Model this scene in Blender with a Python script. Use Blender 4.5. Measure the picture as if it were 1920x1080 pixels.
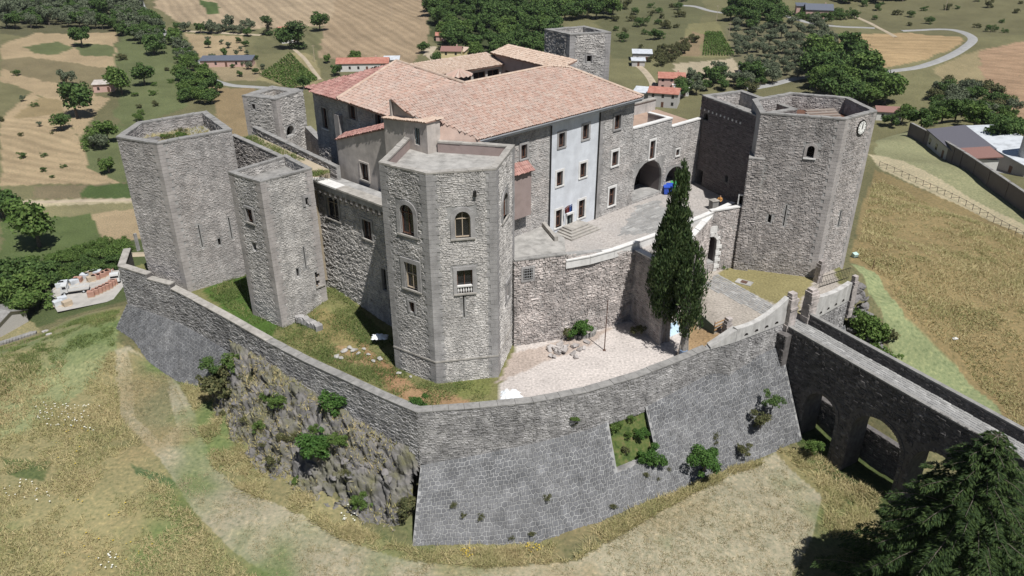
import bpy, math, random
import numpy as np
from mathutils import Vector, Matrix
R = math.radians
for o in list(bpy.data.objects): bpy.data.objects.remove(o)
SC = bpy.context.scene; COL = SC.collection
rnd = random.Random(7); RS = np.random.RandomState(7)

# ---------------------------------------------------------------- camera, sky, sun, exposure
FPX, PITCH, CAMH = 1470.0, R(27.5), 44.0
cam = bpy.data.cameras.new('camera'); cam_o = bpy.data.objects.new('camera', cam); COL.objects.link(cam_o)
cam.sensor_width = 36; cam.lens = FPX / 1920 * 36; cam.clip_start = 0.5; cam.clip_end = 9000
cam_o.location = (0, 0, CAMH); cam_o.rotation_euler = (R(90) - PITCH, 0, 0)
SC.camera = cam_o
SUN_EL, SUN_AZ = R(61), R(30.5)                      # azimuth measured from -Y towards +X
sdir = Vector((math.sin(SUN_AZ) * math.cos(SUN_EL), -math.cos(SUN_AZ) * math.cos(SUN_EL), math.sin(SUN_EL)))
W = bpy.data.worlds.new('World'); SC.world = W; W.use_nodes = True
nt = W.node_tree; sky = nt.nodes.new('ShaderNodeTexSky'); sky.sky_type = 'NISHITA'; sky.sun_disc = False
sky.sun_elevation = SUN_EL; sky.sun_rotation = math.atan2(sdir.x, sdir.y); sky.air_density = 0.75; sky.dust_density = 0.2
nt.links.new(sky.outputs[0], nt.nodes['Background'].inputs[0]); nt.nodes['Background'].inputs[1].default_value = 0.05
sl = bpy.data.lights.new('sun', 'SUN'); sl.energy = 5.0; sl.angle = R(0.5); sl.color = (1, 0.985, 0.96)
so = bpy.data.objects.new('sun', sl); COL.objects.link(so); so.rotation_euler = sdir.to_track_quat('Z', 'Y').to_euler(); so.location = (60, -80, 160)
SC.view_settings.view_transform = 'Standard'; SC.view_settings.look = 'None'; SC.view_settings.gamma = 1
SC.view_settings.exposure = 0.25; SC.view_settings.use_curve_mapping = False
SC.render.engine = 'CYCLES'

# ---------------------------------------------------------------- materials
MATS = {}
def nodes(m): m.use_nodes = True; return m.node_tree.nodes, m.node_tree.links
def ramp(n, cols):
    r = n.new('ShaderNodeValToRGB'); e = r.color_ramp.elements
    while len(e) < len(cols): e.new(0.5)
    for i, c in enumerate(cols): e[i].position = i / (len(cols) - 1); e[i].color = (*c, 1)
    return r
def mat(name, cols, rough=0.9, nscale=3.0, island=0.0, bump=0.3, bscale=20.0, stain=None, sscale=0.25, samt=0.5, spec=0.3, metal=0.0, transl=0.0, attr=None, streak=0.0, blotch=0.0, blscale=0.8):
    """cols: list of base colours mixed by noise and, where island>0, by a random value per loose piece."""
    if name in MATS: return MATS[name]
    m = bpy.data.materials.new(name); n, l = nodes(m); b = n['Principled BSDF']
    tc = n.new('ShaderNodeNewGeometry'); pos = tc.outputs['Position']
    nz = n.new('ShaderNodeTexNoise'); nz.inputs['Scale'].default_value = nscale; nz.inputs['Detail'].default_value = 6
    l.new(pos, nz.inputs['Vector'])
    v = nz.outputs['Fac']
    st = n.new('ShaderNodeMapRange'); st.inputs[1].default_value = 0.28; st.inputs[2].default_value = 0.72; l.new(v, st.inputs[0]); v = st.outputs[0]
    if island > 0:
        mx = n.new('ShaderNodeMix'); mx.data_type = 'FLOAT'; mx.inputs[0].default_value = island
        l.new(v, mx.inputs[2]); l.new(tc.outputs['Random Per Island'], mx.inputs[3]); v = mx.outputs[0]
    r = ramp(n, cols); l.new(v, r.inputs[0]); col = r.outputs[0]
    if attr:
        a = n.new('ShaderNodeAttribute'); a.attribute_name = attr
        mm = n.new('ShaderNodeMix'); mm.data_type = 'RGBA'; mm.blend_type = 'MULTIPLY'; mm.inputs[0].default_value = 1
        l.new(a.outputs['Color'], mm.inputs[6]); l.new(col, mm.inputs[7]); col = mm.outputs[2]
    if stain:
        s = n.new('ShaderNodeTexNoise'); s.inputs['Scale'].default_value = sscale; s.inputs['Detail'].default_value = 5; s.inputs['Roughness'].default_value = 0.65
        if streak:
            mp = n.new('ShaderNodeMapping'); mp.inputs['Scale'].default_value = (1, 1, streak); l.new(pos, mp.inputs[0]); l.new(mp.outputs[0], s.inputs['Vector'])
        else: l.new(pos, s.inputs['Vector'])
        sm = n.new('ShaderNodeMapRange'); sm.inputs[1].default_value = 0.45; sm.inputs[2].default_value = 0.7; sm.inputs[4].default_value = samt; l.new(s.outputs['Fac'], sm.inputs[0])
        mm = n.new('ShaderNodeMix'); mm.data_type = 'RGBA'; l.new(sm.outputs[0], mm.inputs[0]); l.new(col, mm.inputs[6]); mm.inputs[7].default_value = (*stain, 1); col = mm.outputs[2]
    if blotch:
        for sc_, am, zs in ((blscale, blotch, 1.0), (blscale * 1.6, blotch * 0.6, 0.14)):
            mp = n.new('ShaderNodeMapping'); mp.inputs['Scale'].default_value = (1, 1, zs); l.new(pos, mp.inputs[0])
            s2 = n.new('ShaderNodeTexNoise'); s2.inputs['Scale'].default_value = sc_; s2.inputs['Detail'].default_value = 7; s2.inputs['Roughness'].default_value = 0.7; l.new(mp.outputs[0], s2.inputs['Vector'])
            m2 = n.new('ShaderNodeMapRange'); m2.inputs[1].default_value = 0.34; m2.inputs[2].default_value = 0.66; m2.inputs[3].default_value = 1 - am; m2.inputs[4].default_value = 1 + am * 0.5; l.new(s2.outputs['Fac'], m2.inputs[0])
            mm = n.new('ShaderNodeMix'); mm.data_type = 'RGBA'; mm.blend_type = 'MULTIPLY'; mm.inputs[0].default_value = 1; l.new(col, mm.inputs[6]); l.new(m2.outputs[0], mm.inputs[7]); col = mm.outputs[2]
    l.new(col, b.inputs['Base Color'])
    b.inputs['Roughness'].default_value = rough; b.inputs['Specular IOR Level'].default_value = spec; b.inputs['Metallic'].default_value = metal
    if bump > 0:
        bn = n.new('ShaderNodeTexNoise'); bn.inputs['Scale'].default_value = bscale; bn.inputs['Detail'].default_value = 4; l.new(pos, bn.inputs['Vector'])
        bu = n.new('ShaderNodeBump'); bu.inputs['Strength'].default_value = bump; bu.inputs['Distance'].default_value = 0.05
        l.new(bn.outputs['Fac'], bu.inputs['Height']); l.new(bu.outputs[0], b.inputs['Normal'])
    if transl > 0:
        t = n.new('ShaderNodeBsdfTranslucent'); l.new(col, t.inputs[0]); ms = n.new('ShaderNodeMixShader'); ms.inputs[0].default_value = transl
        l.new(b.outputs[0], ms.inputs[1]); l.new(t.outputs[0], ms.inputs[2]); l.new(ms.outputs[0], n['Material Output'].inputs[0])
    MATS[name] = m; return m
def plain(name, c, rough=0.7, spec=0.4, metal=0.0, var=0.12, nscale=4.0, bump=0.1):
    return mat(name, [tuple(x * (1 - var) for x in c), tuple(min(1, x * (1 + var)) for x in c)], rough, nscale, 0.3, bump, 15, spec=spec, metal=metal)

def tones(c, k=(0.62, 0.85, 1.0, 1.12, 1.3)): return [tuple(min(1, x * f) for x in c) for f in k]
M_MORTAR = mat('mortar', tones((0.345, 0.335, 0.32), (0.8, 1.0, 1.12)), 0.95, 1.2, 0, 0.6, 9, stain=(0.24, 0.232, 0.225), sscale=0.3, samt=0.5, blotch=0.30)
FT5 = (0.74, 0.88, 1.0, 1.1, 1.22)
M_TOWER = mat('tower_rubble', tones((0.495, 0.467, 0.435), FT5), 0.92, 0.35, 0.55, 0.5, 16, stain=(0.235, 0.228, 0.222), sscale=0.22, samt=0.7, streak=0.45, blotch=0.34)
M_LEFT = mat('grey_rubble', tones((0.39, 0.362, 0.342), FT5), 0.92, 0.3, 0.5, 0.5, 16, stain=(0.40, 0.355, 0.325), sscale=0.14, samt=0.65, streak=0.5, blotch=0.34)
M_CLOCK = mat('brown_rubble', tones((0.40, 0.362, 0.335), (0.62, 0.85, 1.0, 1.12, 1.3)), 0.92, 0.3, 0.6, 0.5, 16, stain=(0.215, 0.203, 0.20), sscale=0.14, samt=0.6, streak=0.5, blotch=0.36)
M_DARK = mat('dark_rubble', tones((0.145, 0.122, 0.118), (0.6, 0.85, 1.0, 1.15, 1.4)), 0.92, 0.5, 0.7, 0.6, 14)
M_BRIDGE = mat('basalt_rubble', tones((0.12, 0.11, 0.104), (0.5, 0.8, 1.0, 1.3, 2.0)), 0.92, 0.5, 0.75, 0.6, 14, blotch=0.30)
M_PAL = mat('palace_rubble', tones((0.42, 0.40, 0.38), FT5), 0.92, 0.4, 0.45, 0.4, 16, stain=(0.44, 0.385, 0.35), sscale=0.16, samt=0.6, blotch=0.24)
M_PINK = mat('pink_rubble', tones((0.455, 0.405, 0.375), (0.62, 0.85, 1.0, 1.15, 1.3)), 0.92, 0.4, 0.6, 0.6, 14, stain=(0.28, 0.255, 0.24), sscale=0.25, samt=0.65, streak=0.5, blotch=0.40)
M_RAMP = mat('rampart_rubble', tones((0.285, 0.274, 0.266), (0.65, 0.87, 1.0, 1.15, 1.4)), 0.92, 0.4, 0.6, 0.6, 14, stain=(0.35, 0.335, 0.32), sscale=0.2, samt=0.6, blotch=0.40)
M_SCARP = mat('basalt_blocks', tones((0.135, 0.136, 0.14), (0.75, 0.9, 1.0, 1.1, 1.3)), 0.9, 0.3, 0.55, 0.5, 14, stain=(0.21, 0.207, 0.205), sscale=0.25, samt=0.6, blotch=0.32)
M_POINT = mat('pale_pointing', tones((0.285, 0.282, 0.275), (0.75, 1.0, 1.15)), 0.95, 1.5, 0, 0.5, 12, stain=(0.27, 0.265, 0.255), sscale=0.3, samt=0.6, blotch=0.30)
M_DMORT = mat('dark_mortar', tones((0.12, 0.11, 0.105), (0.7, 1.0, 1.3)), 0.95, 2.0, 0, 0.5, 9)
M_ASHLAR = mat('ashlar_blocks', tones((0.315, 0.302, 0.292), (0.78, 0.92, 1.0, 1.08, 1.2)), 0.9, 0.4, 0.5, 0.35, 16, stain=(0.25, 0.235, 0.23), sscale=0.35, samt=0.4, blotch=0.25)
M_ASHLARP = mat('pinkish_ashlar', tones((0.375, 0.345, 0.325), (0.8, 0.92, 1.0, 1.08, 1.15)), 0.9, 0.4, 0.5, 0.3, 16, stain=(0.33, 0.305, 0.29), sscale=0.3, samt=0.5, blotch=0.22)
M_COPING = mat('pale_coping', tones((0.37, 0.345, 0.31), (0.75, 1.0, 1.15)), 0.9, 2.5, 0.3, 0.3, 20, stain=(0.28, 0.265, 0.245), sscale=0.8, samt=0.5, blotch=0.30)
M_GCOPE = mat('grey_coping', tones((0.27, 0.26, 0.245), (0.7, 1.0, 1.2)), 0.9, 2.5, 0.35, 0.4, 20, stain=(0.22, 0.21, 0.195), sscale=0.8, samt=0.5, blotch=0.30)
M_PLAST = mat('grey_plaster', tones((0.45, 0.405, 0.365), (0.85, 1.0, 1.1)), 0.9, 1.2, 0, 0.2, 20, stain=(0.32, 0.29, 0.27), sscale=0.5, samt=0.5, streak=0.35, blotch=0.18)
M_WPLAST = mat('pale_blue_plaster', tones((0.60, 0.62, 0.65), (0.9, 1.0, 1.05)), 0.85, 1.0, 0, 0.15, 25, stain=(0.47, 0.48, 0.50), sscale=0.6, samt=0.5, streak=0.4, blotch=0.10)
M_GPLAST = mat('streaked_lime_plaster', tones((0.47, 0.455, 0.43), (0.8, 1.0, 1.12)), 0.9, 1.5, 0, 0.25, 14, stain=(0.22, 0.205, 0.19), sscale=1.4, samt=0.6, streak=0.18)
M_PPLAST = mat('mauve_plaster', tones((0.30, 0.235, 0.215), (0.85, 1.0, 1.1)), 0.9, 1.2, 0, 0.2, 20, stain=(0.24, 0.19, 0.18), sscale=0.6, samt=0.5)
M_WHITE = mat('white_stone', tones((0.62, 0.605, 0.58), (0.8, 1.0, 1.08)), 0.8, 2.0, 0.2, 0.15, 20, stain=(0.5, 0.48, 0.45), sscale=1.0, samt=0.5, streak=0.4)
M_WOOD = plain('brown_wood', (0.12, 0.06, 0.04), 0.6)
M_PALEWOOD = plain('pale_wood', (0.42, 0.34, 0.25), 0.7)
M_GLASS = mat('dark_window_glass', [(0.012, 0.012, 0.014), (0.03, 0.028, 0.03)], 0.12, 0.8, 0, 0, spec=0.6)
M_VOID = plain('dark_interior', (0.02, 0.017, 0.015), 0.95, 0.1)
M_TILE = mat('clay_tiles', [(0.36, 0.225, 0.172), (0.405, 0.268, 0.212), (0.425, 0.298, 0.24), (0.445, 0.325, 0.267), (0.415, 0.318, 0.265), (0.485, 0.385, 0.318)], 0.85, 0.3, 0.8, 0.2, 20, stain=(0.36, 0.30, 0.27), sscale=0.12, samt=0.3, blotch=0.13)
M_TILERED = mat('red_clay_tiles', [(0.27, 0.135, 0.115), (0.33, 0.17, 0.145), (0.39, 0.225, 0.19), (0.36, 0.21, 0.185)], 0.85, 0.3, 0.7, 0.2, 20, blotch=0.20)
M_TILEBED = plain('tile_bed', (0.25, 0.155, 0.12), 0.95)
M_TILEPALE = mat('pale_clay_tiles', [(0.40, 0.29, 0.22), (0.46, 0.35, 0.275), (0.52, 0.42, 0.34)], 0.85, 0.3, 0.7, 0.2, 20)
M_TERR = mat('terrace_concrete', tones((0.37, 0.355, 0.33), (0.7, 1.0, 1.15)), 0.9, 0.9, 0, 0.2, 10, stain=(0.30, 0.285, 0.265), sscale=0.8, samt=0.55, streak=1.0, blotch=0.30)
M_BROWNFL = mat('brown_terrace', tones((0.33, 0.235, 0.18), (0.85, 1.0, 1.1)), 0.9, 1.0, 0, 0.15, 10)
M_IRON = plain('dark_iron', (0.03, 0.028, 0.027), 0.5, 0.5, 0.6)
M_RUST = plain('rusty_steel', (0.10, 0.055, 0.04), 0.8)

# ---------------------------------------------------------------- mesh helpers
def tag(o, label=None, cat=None, group=None, kind=None):
    if label: o['label'] = label
    if cat: o['category'] = cat
    if group: o['group'] = group
    if kind: o['kind'] = kind
    return o
def thing(name, label, cat, loc=(0, 0, 0), group=None, rz=0.0):
    o = bpy.data.objects.new(name, None); COL.objects.link(o); o.location = loc; o.rotation_euler = (0, 0, rz); o.empty_display_size = 0.5
    return tag(o, label, cat, group)
def link(name, me, m, parent=None, kind=None, loc=None, wc=True):
    """wc: mesh given in world coordinates, so a child is shifted back by its parent's place."""
    if m is not None and len(me.materials) == 0: me.materials.append(m)
    o = bpy.data.objects.new(name, me); COL.objects.link(o)
    if loc is not None: o.location = loc
    if parent is not None:
        o.parent = parent
        if wc:
            pl = Vector(parent.location); q = parent
            while q.parent: q = q.parent; pl = pl + Vector(q.location)
            o.location = Vector(o.location) - pl
    if kind: o['kind'] = kind
    return o
class MB:
    def __init__(s): s.v = []; s.f = []
    def poly(s, pts):
        i = len(s.v); s.v.extend(tuple(p) for p in pts); s.f.append(tuple(range(i, i + len(pts))))
    def hexa(s, c):                      # 8 corners, bottom ring then top ring (ccw from above)
        i = len(s.v); s.v.extend(tuple(p) for p in c)
        for f in ((3, 2, 1, 0), (4, 5, 6, 7), (0, 1, 5, 4), (1, 2, 6, 5), (2, 3, 7, 6), (3, 0, 4, 7)): s.f.append(tuple(i + k for k in f))
    def box(s, c, d, rz=0.0, tilt=None):
        ca, sa = math.cos(rz), math.sin(rz); pts = []
        for z in (-1, 1):
            for x, y in ((-1, -1), (1, -1), (1, 1), (-1, 1)):
                p = Vector((x * d[0] / 2, y * d[1] / 2, z * d[2] / 2))
                if tilt is not None: p = tilt @ p
                pts.append((c[0] + p.x * ca - p.y * sa, c[1] + p.x * sa + p.y * ca, c[2] + p.z))
        s.hexa(pts)
    def prism(s, poly, z0, z1):
        n = len(poly); i = len(s.v)
        z0s = z0 if hasattr(z0, '__len__') else [z0] * n; z1s = z1 if hasattr(z1, '__len__') else [z1] * n
        s.v.extend((p[0], p[1], z) for p, z in zip(poly, z0s)); s.v.extend((p[0], p[1], z) for p, z in zip(poly, z1s))
        s.f.append(tuple(i + k for k in reversed(range(n)))); s.f.append(tuple(i + n + k for k in range(n)))
        for k in range(n): j = (k + 1) % n; s.f.append((i + k, i + j, i + n + j, i + n + k))
    def tube(s, pts, rad, seg=6, cap=True):
        rad = rad if hasattr(rad, '__len__') else [rad] * len(pts); rings = []
        for k, p in enumerate(pts):
            a = Vector(pts[max(0, k - 1)]); b = Vector(pts[min(len(pts) - 1, k + 1)]); d = (b - a).normalized()
            u = d.cross(Vector((0, 0, 1))) if abs(d.z) < 0.95 else d.cross(Vector((1, 0, 0))); u.normalize(); w = d.cross(u)
            i = len(s.v); rings.append(i)
            for q in range(seg):
                t = 2 * math.pi * q / seg; s.v.append(tuple(Vector(p) + (u * math.cos(t) + w * math.sin(t)) * rad[k]))
        for a, b in zip(rings, rings[1:]):
            for q in range(seg): r = (q + 1) % seg; s.f.append((a + q, b + q, b + r, a + r))
        if cap: s.f.append(tuple(rings[0] + q for q in range(seg))); s.f.append(tuple(rings[-1] + q for q in reversed(range(seg))))
    def mesh(s, name='mesh', smooth=False):
        me = bpy.data.meshes.new(name); me.from_pydata(s.v, [], s.f); me.update()
        if smooth: me.polygons.foreach_set('use_smooth', [True] * len(me.polygons))
        return me
    def build(s, name, m, parent=None, kind=None, smooth=False, loc=None, wc=True):
        return link(name, s.mesh(name, smooth), m, parent, kind, loc, wc)
def npmesh(name, V, F, smooth=False):
    """V (n,3) float, F (m,k) int, k = 3 or 4"""
    me = bpy.data.meshes.new(name); V = np.asarray(V, np.float32); F = np.asarray(F, np.int32); k = F.shape[1]
    me.vertices.add(len(V)); me.vertices.foreach_set('co', V.ravel())
    me.loops.add(F.size); me.loops.foreach_set('vertex_index', F.ravel())
    me.polygons.add(len(F)); me.polygons.foreach_set('loop_start', np.arange(0, F.size, k, dtype=np.int32)); me.polygons.foreach_set('loop_total', np.full(len(F), k, np.int32))
    if smooth: me.polygons.foreach_set('use_smooth', np.ones(len(F), bool))
    me.update(calc_edges=True); return me

# ---------------------------------------------------------------- survey: sight lines from the photograph's viewpoint to real points
CP, SP = math.cos(PITCH), math.sin(PITCH)
def ray(x, y):
    u = (x - 960) / FPX; v = (540 - y) / FPX
    return Vector((u, CP + v * SP, -SP + v * CP))
def lev(x, y, z):
    r = ray(x, y); t = (z - CAMH) / r.z; return (r.x * t, r.y * t)
def zat(y, Y): r = ray(960, y); return CAMH + r.z / r.y * Y
class Face:
    """vertical plane from p0 to p1, left to right seen from outside"""
    def __init__(s, p0, p1):
        s.p0 = Vector((p0[0], p0[1])); d = Vector((p1[0] - p0[0], p1[1] - p0[1])); s.L = d.length; s.U = d / s.L; s.N = Vector((s.U.y, -s.U.x))
    def P(s, u, z, o=0.0): q = s.p0 + s.U * u + s.N * o; return (q.x, q.y, z)
    def hit(s, x, y):
        r = ray(x, y); n = s.N; t = s.p0.dot(n) / (r.x * n.x + r.y * n.y); q = Vector((r.x * t, r.y * t)); return (q - s.p0).dot(s.U), CAMH + r.z * t
    def rect(s, x0, y0, x1, y1):
        cx, cy = (x0 + x1) / 2, (y0 + y1) / 2
        ua, _ = s.hit(x0, cy); ub, _ = s.hit(x1, cy); _, za = s.hit(cx, y1); _, zb = s.hit(cx, y0)
        return [min(ua, ub), max(ua, ub), za, zb]
    def box(s, mb, u0, u1, z0, z1, o0, o1):
        mb.hexa([s.P(u0, z0, o1), s.P(u1, z0, o1), s.P(u1, z0, o0), s.P(u0, z0, o0), s.P(u0, z1, o1), s.P(u1, z1, o1), s.P(u1, z1, o0), s.P(u0, z1, o0)])
def inset(poly, d):
    n = len(poly); out = []
    for i in range(n):
        a, b, c = Vector(poly[i - 1]), Vector(poly[i]), Vector(poly[(i + 1) % n])
        d1 = (b - a).normalized(); d2 = (c - b).normalized(); n1 = Vector((-d1.y, d1.x)); n2 = Vector((-d2.y, d2.x))
        m = (n1 + n2); m /= max(0.3, m.length_squared / 2) ; out.append((b.x + m.x * d, b.y + m.y * d))
    return out

# numpy value noise for terrain and boulders
_H = np.random.RandomState(3).rand(256, 256).astype(np.float32)
def vnoise(x, y):
    xi = np.floor(x).astype(int); yi = np.floor(y).astype(int); fx = x - xi; fy = y - yi; fx = fx * fx * (3 - 2 * fx); fy = fy * fy * (3 - 2 * fy)
    g = lambda a, b: _H[a & 255, b & 255]
    return (g(xi, yi) * (1 - fx) + g(xi + 1, yi) * fx) * (1 - fy) + (g(xi, yi + 1) * (1 - fx) + g(xi + 1, yi + 1) * fx) * fy
def fbm(x, y, s, o=4):
    t = 0; a = 0.5
    for k in range(o): t = t + a * (vnoise(x / s + 17 * k, y / s + 31 * k) - 0.5); a *= 0.5; s = s / 2.1
    return t

# ---------------------------------------------------------------- terrain
CTRL = np.array([(32, 65, -11), (33.5, 62.5, -11.5), (35, 60, -11.6), (38, 56, -11.4), (36, 68, -11), (38, 64, -11.2), (40, 61, -11), (43, 57, -10.5), (30.5, 62, -10.6), (33, 57, -10.6), (-9, 52, -10), (2, 52.5, -10), (8, 55, -10), (18, 61, -10), (30, 67.5, -10), (36, 61, -10), (41, 52, -9.5), (48, 48, -8.5), (0, 40, -10), (-30, 45, -10),
    (-60, 60, -10), (30, 40, -10), (0, 0, -11), (-39, 76, -8), (-50, 85, -6), (-25, 62, -9.5), (-60, 80, -8), (-66, 87, -9), (-55, 96, -8), (-42, 70, -8.6), (-52, 72, -8.6),
    (42, 87, 1.2), (44, 82, -0.5), (41, 75, -5), (43, 69, -7.5), (48, 60, -8), (55, 70, -7), (60, 85, -3.5), (50, 95, 0.2), (60, 110, -3), (80, 90, -6), (80, 130, -6),
    (110, 170, -10), (80, 60, -8.5), (38, 106, 0.5), (0, 130, -1), (-30, 132, -2), (-48, 112, -3), (0, 85, -2), (-25, 95, -2), (20, 80, -3), (-20, 70, -3), (10, 72, -3)], float)
PLAT = np.array([(-66, 86), (-55, 94.5), (-47, 99), (-43, 122), (-20, 138), (20, 135), (45, 140), (70, 165), (112, 196), (190, 190), (260, 110), (260, -120), (-220, -120), (-160, 20), (-100, 60)], float)
def seg_dist(x, y, P):
    d = np.full(np.shape(x), 1e9); inside = np.zeros(np.shape(x), bool); n = len(P)
    for i in range(n):
        a, b = P[i], P[(i + 1) % n]; ab = b - a
        t = np.clip(((x - a[0]) * ab[0] + (y - a[1]) * ab[1]) / (ab @ ab), 0, 1)
        d = np.minimum(d, np.hypot(x - a[0] - t * ab[0], y - a[1] - t * ab[1]))
        c = ((a[1] > y) != (b[1] > y)) & (x < (b[0] - a[0]) * (y - a[1]) / (b[1] - a[1] + 1e-12) + a[0]); inside ^= c
    return d, inside
def inpoly(x, y, P): return seg_dist(x, y, np.asarray(P, float))[1]
def hgt(x, y):
    x = np.asarray(x, float); y = np.asarray(y, float)
    num = 0; den = 0
    for cx, cy, cz in CTRL:
        w = 1.0 / ((x - cx) ** 2 + (y - cy) ** 2 + 4) ** 1.8; num = num + w * cz; den = den + w
    hp = num / den + 0.5 * fbm(x, y, 9)
    d, ins = seg_dist(x, y, PLAT); d = np.where(ins, -d, d)
    r = np.hypot(x, y)
    hv = -41 + 0.045 * np.maximum(0, r - 260) + 0.06 * np.maximum(0, r - 800) + 7 * fbm(x, y, 120) + np.maximum(0, x - 130) * 0.03
    t = np.clip((d + 3) / 46, 0, 1); t = t * t * (3 - 2 * t)
    return hp * (1 - t) + hv * t
def G(px, py):
    """where the sight line through a point of the photograph meets the ground"""
    r = ray(px, py); t = np.linspace(20, 1400, 1400); z = CAMH + r.z * t; h = hgt(r.x * t, r.y * t)
    k = int(np.argmax(z < h)); k = max(k, 1); a = z[k - 1] - h[k - 1]; b = z[k] - h[k]; tt = t[k - 1] + (t[k] - t[k - 1]) * a / (a - b + 1e-9)
    return Vector((r.x * tt, r.y * tt, CAMH + r.z * tt))
def GP(pts): return [tuple(G(*p)[:2]) for p in pts]

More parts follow.
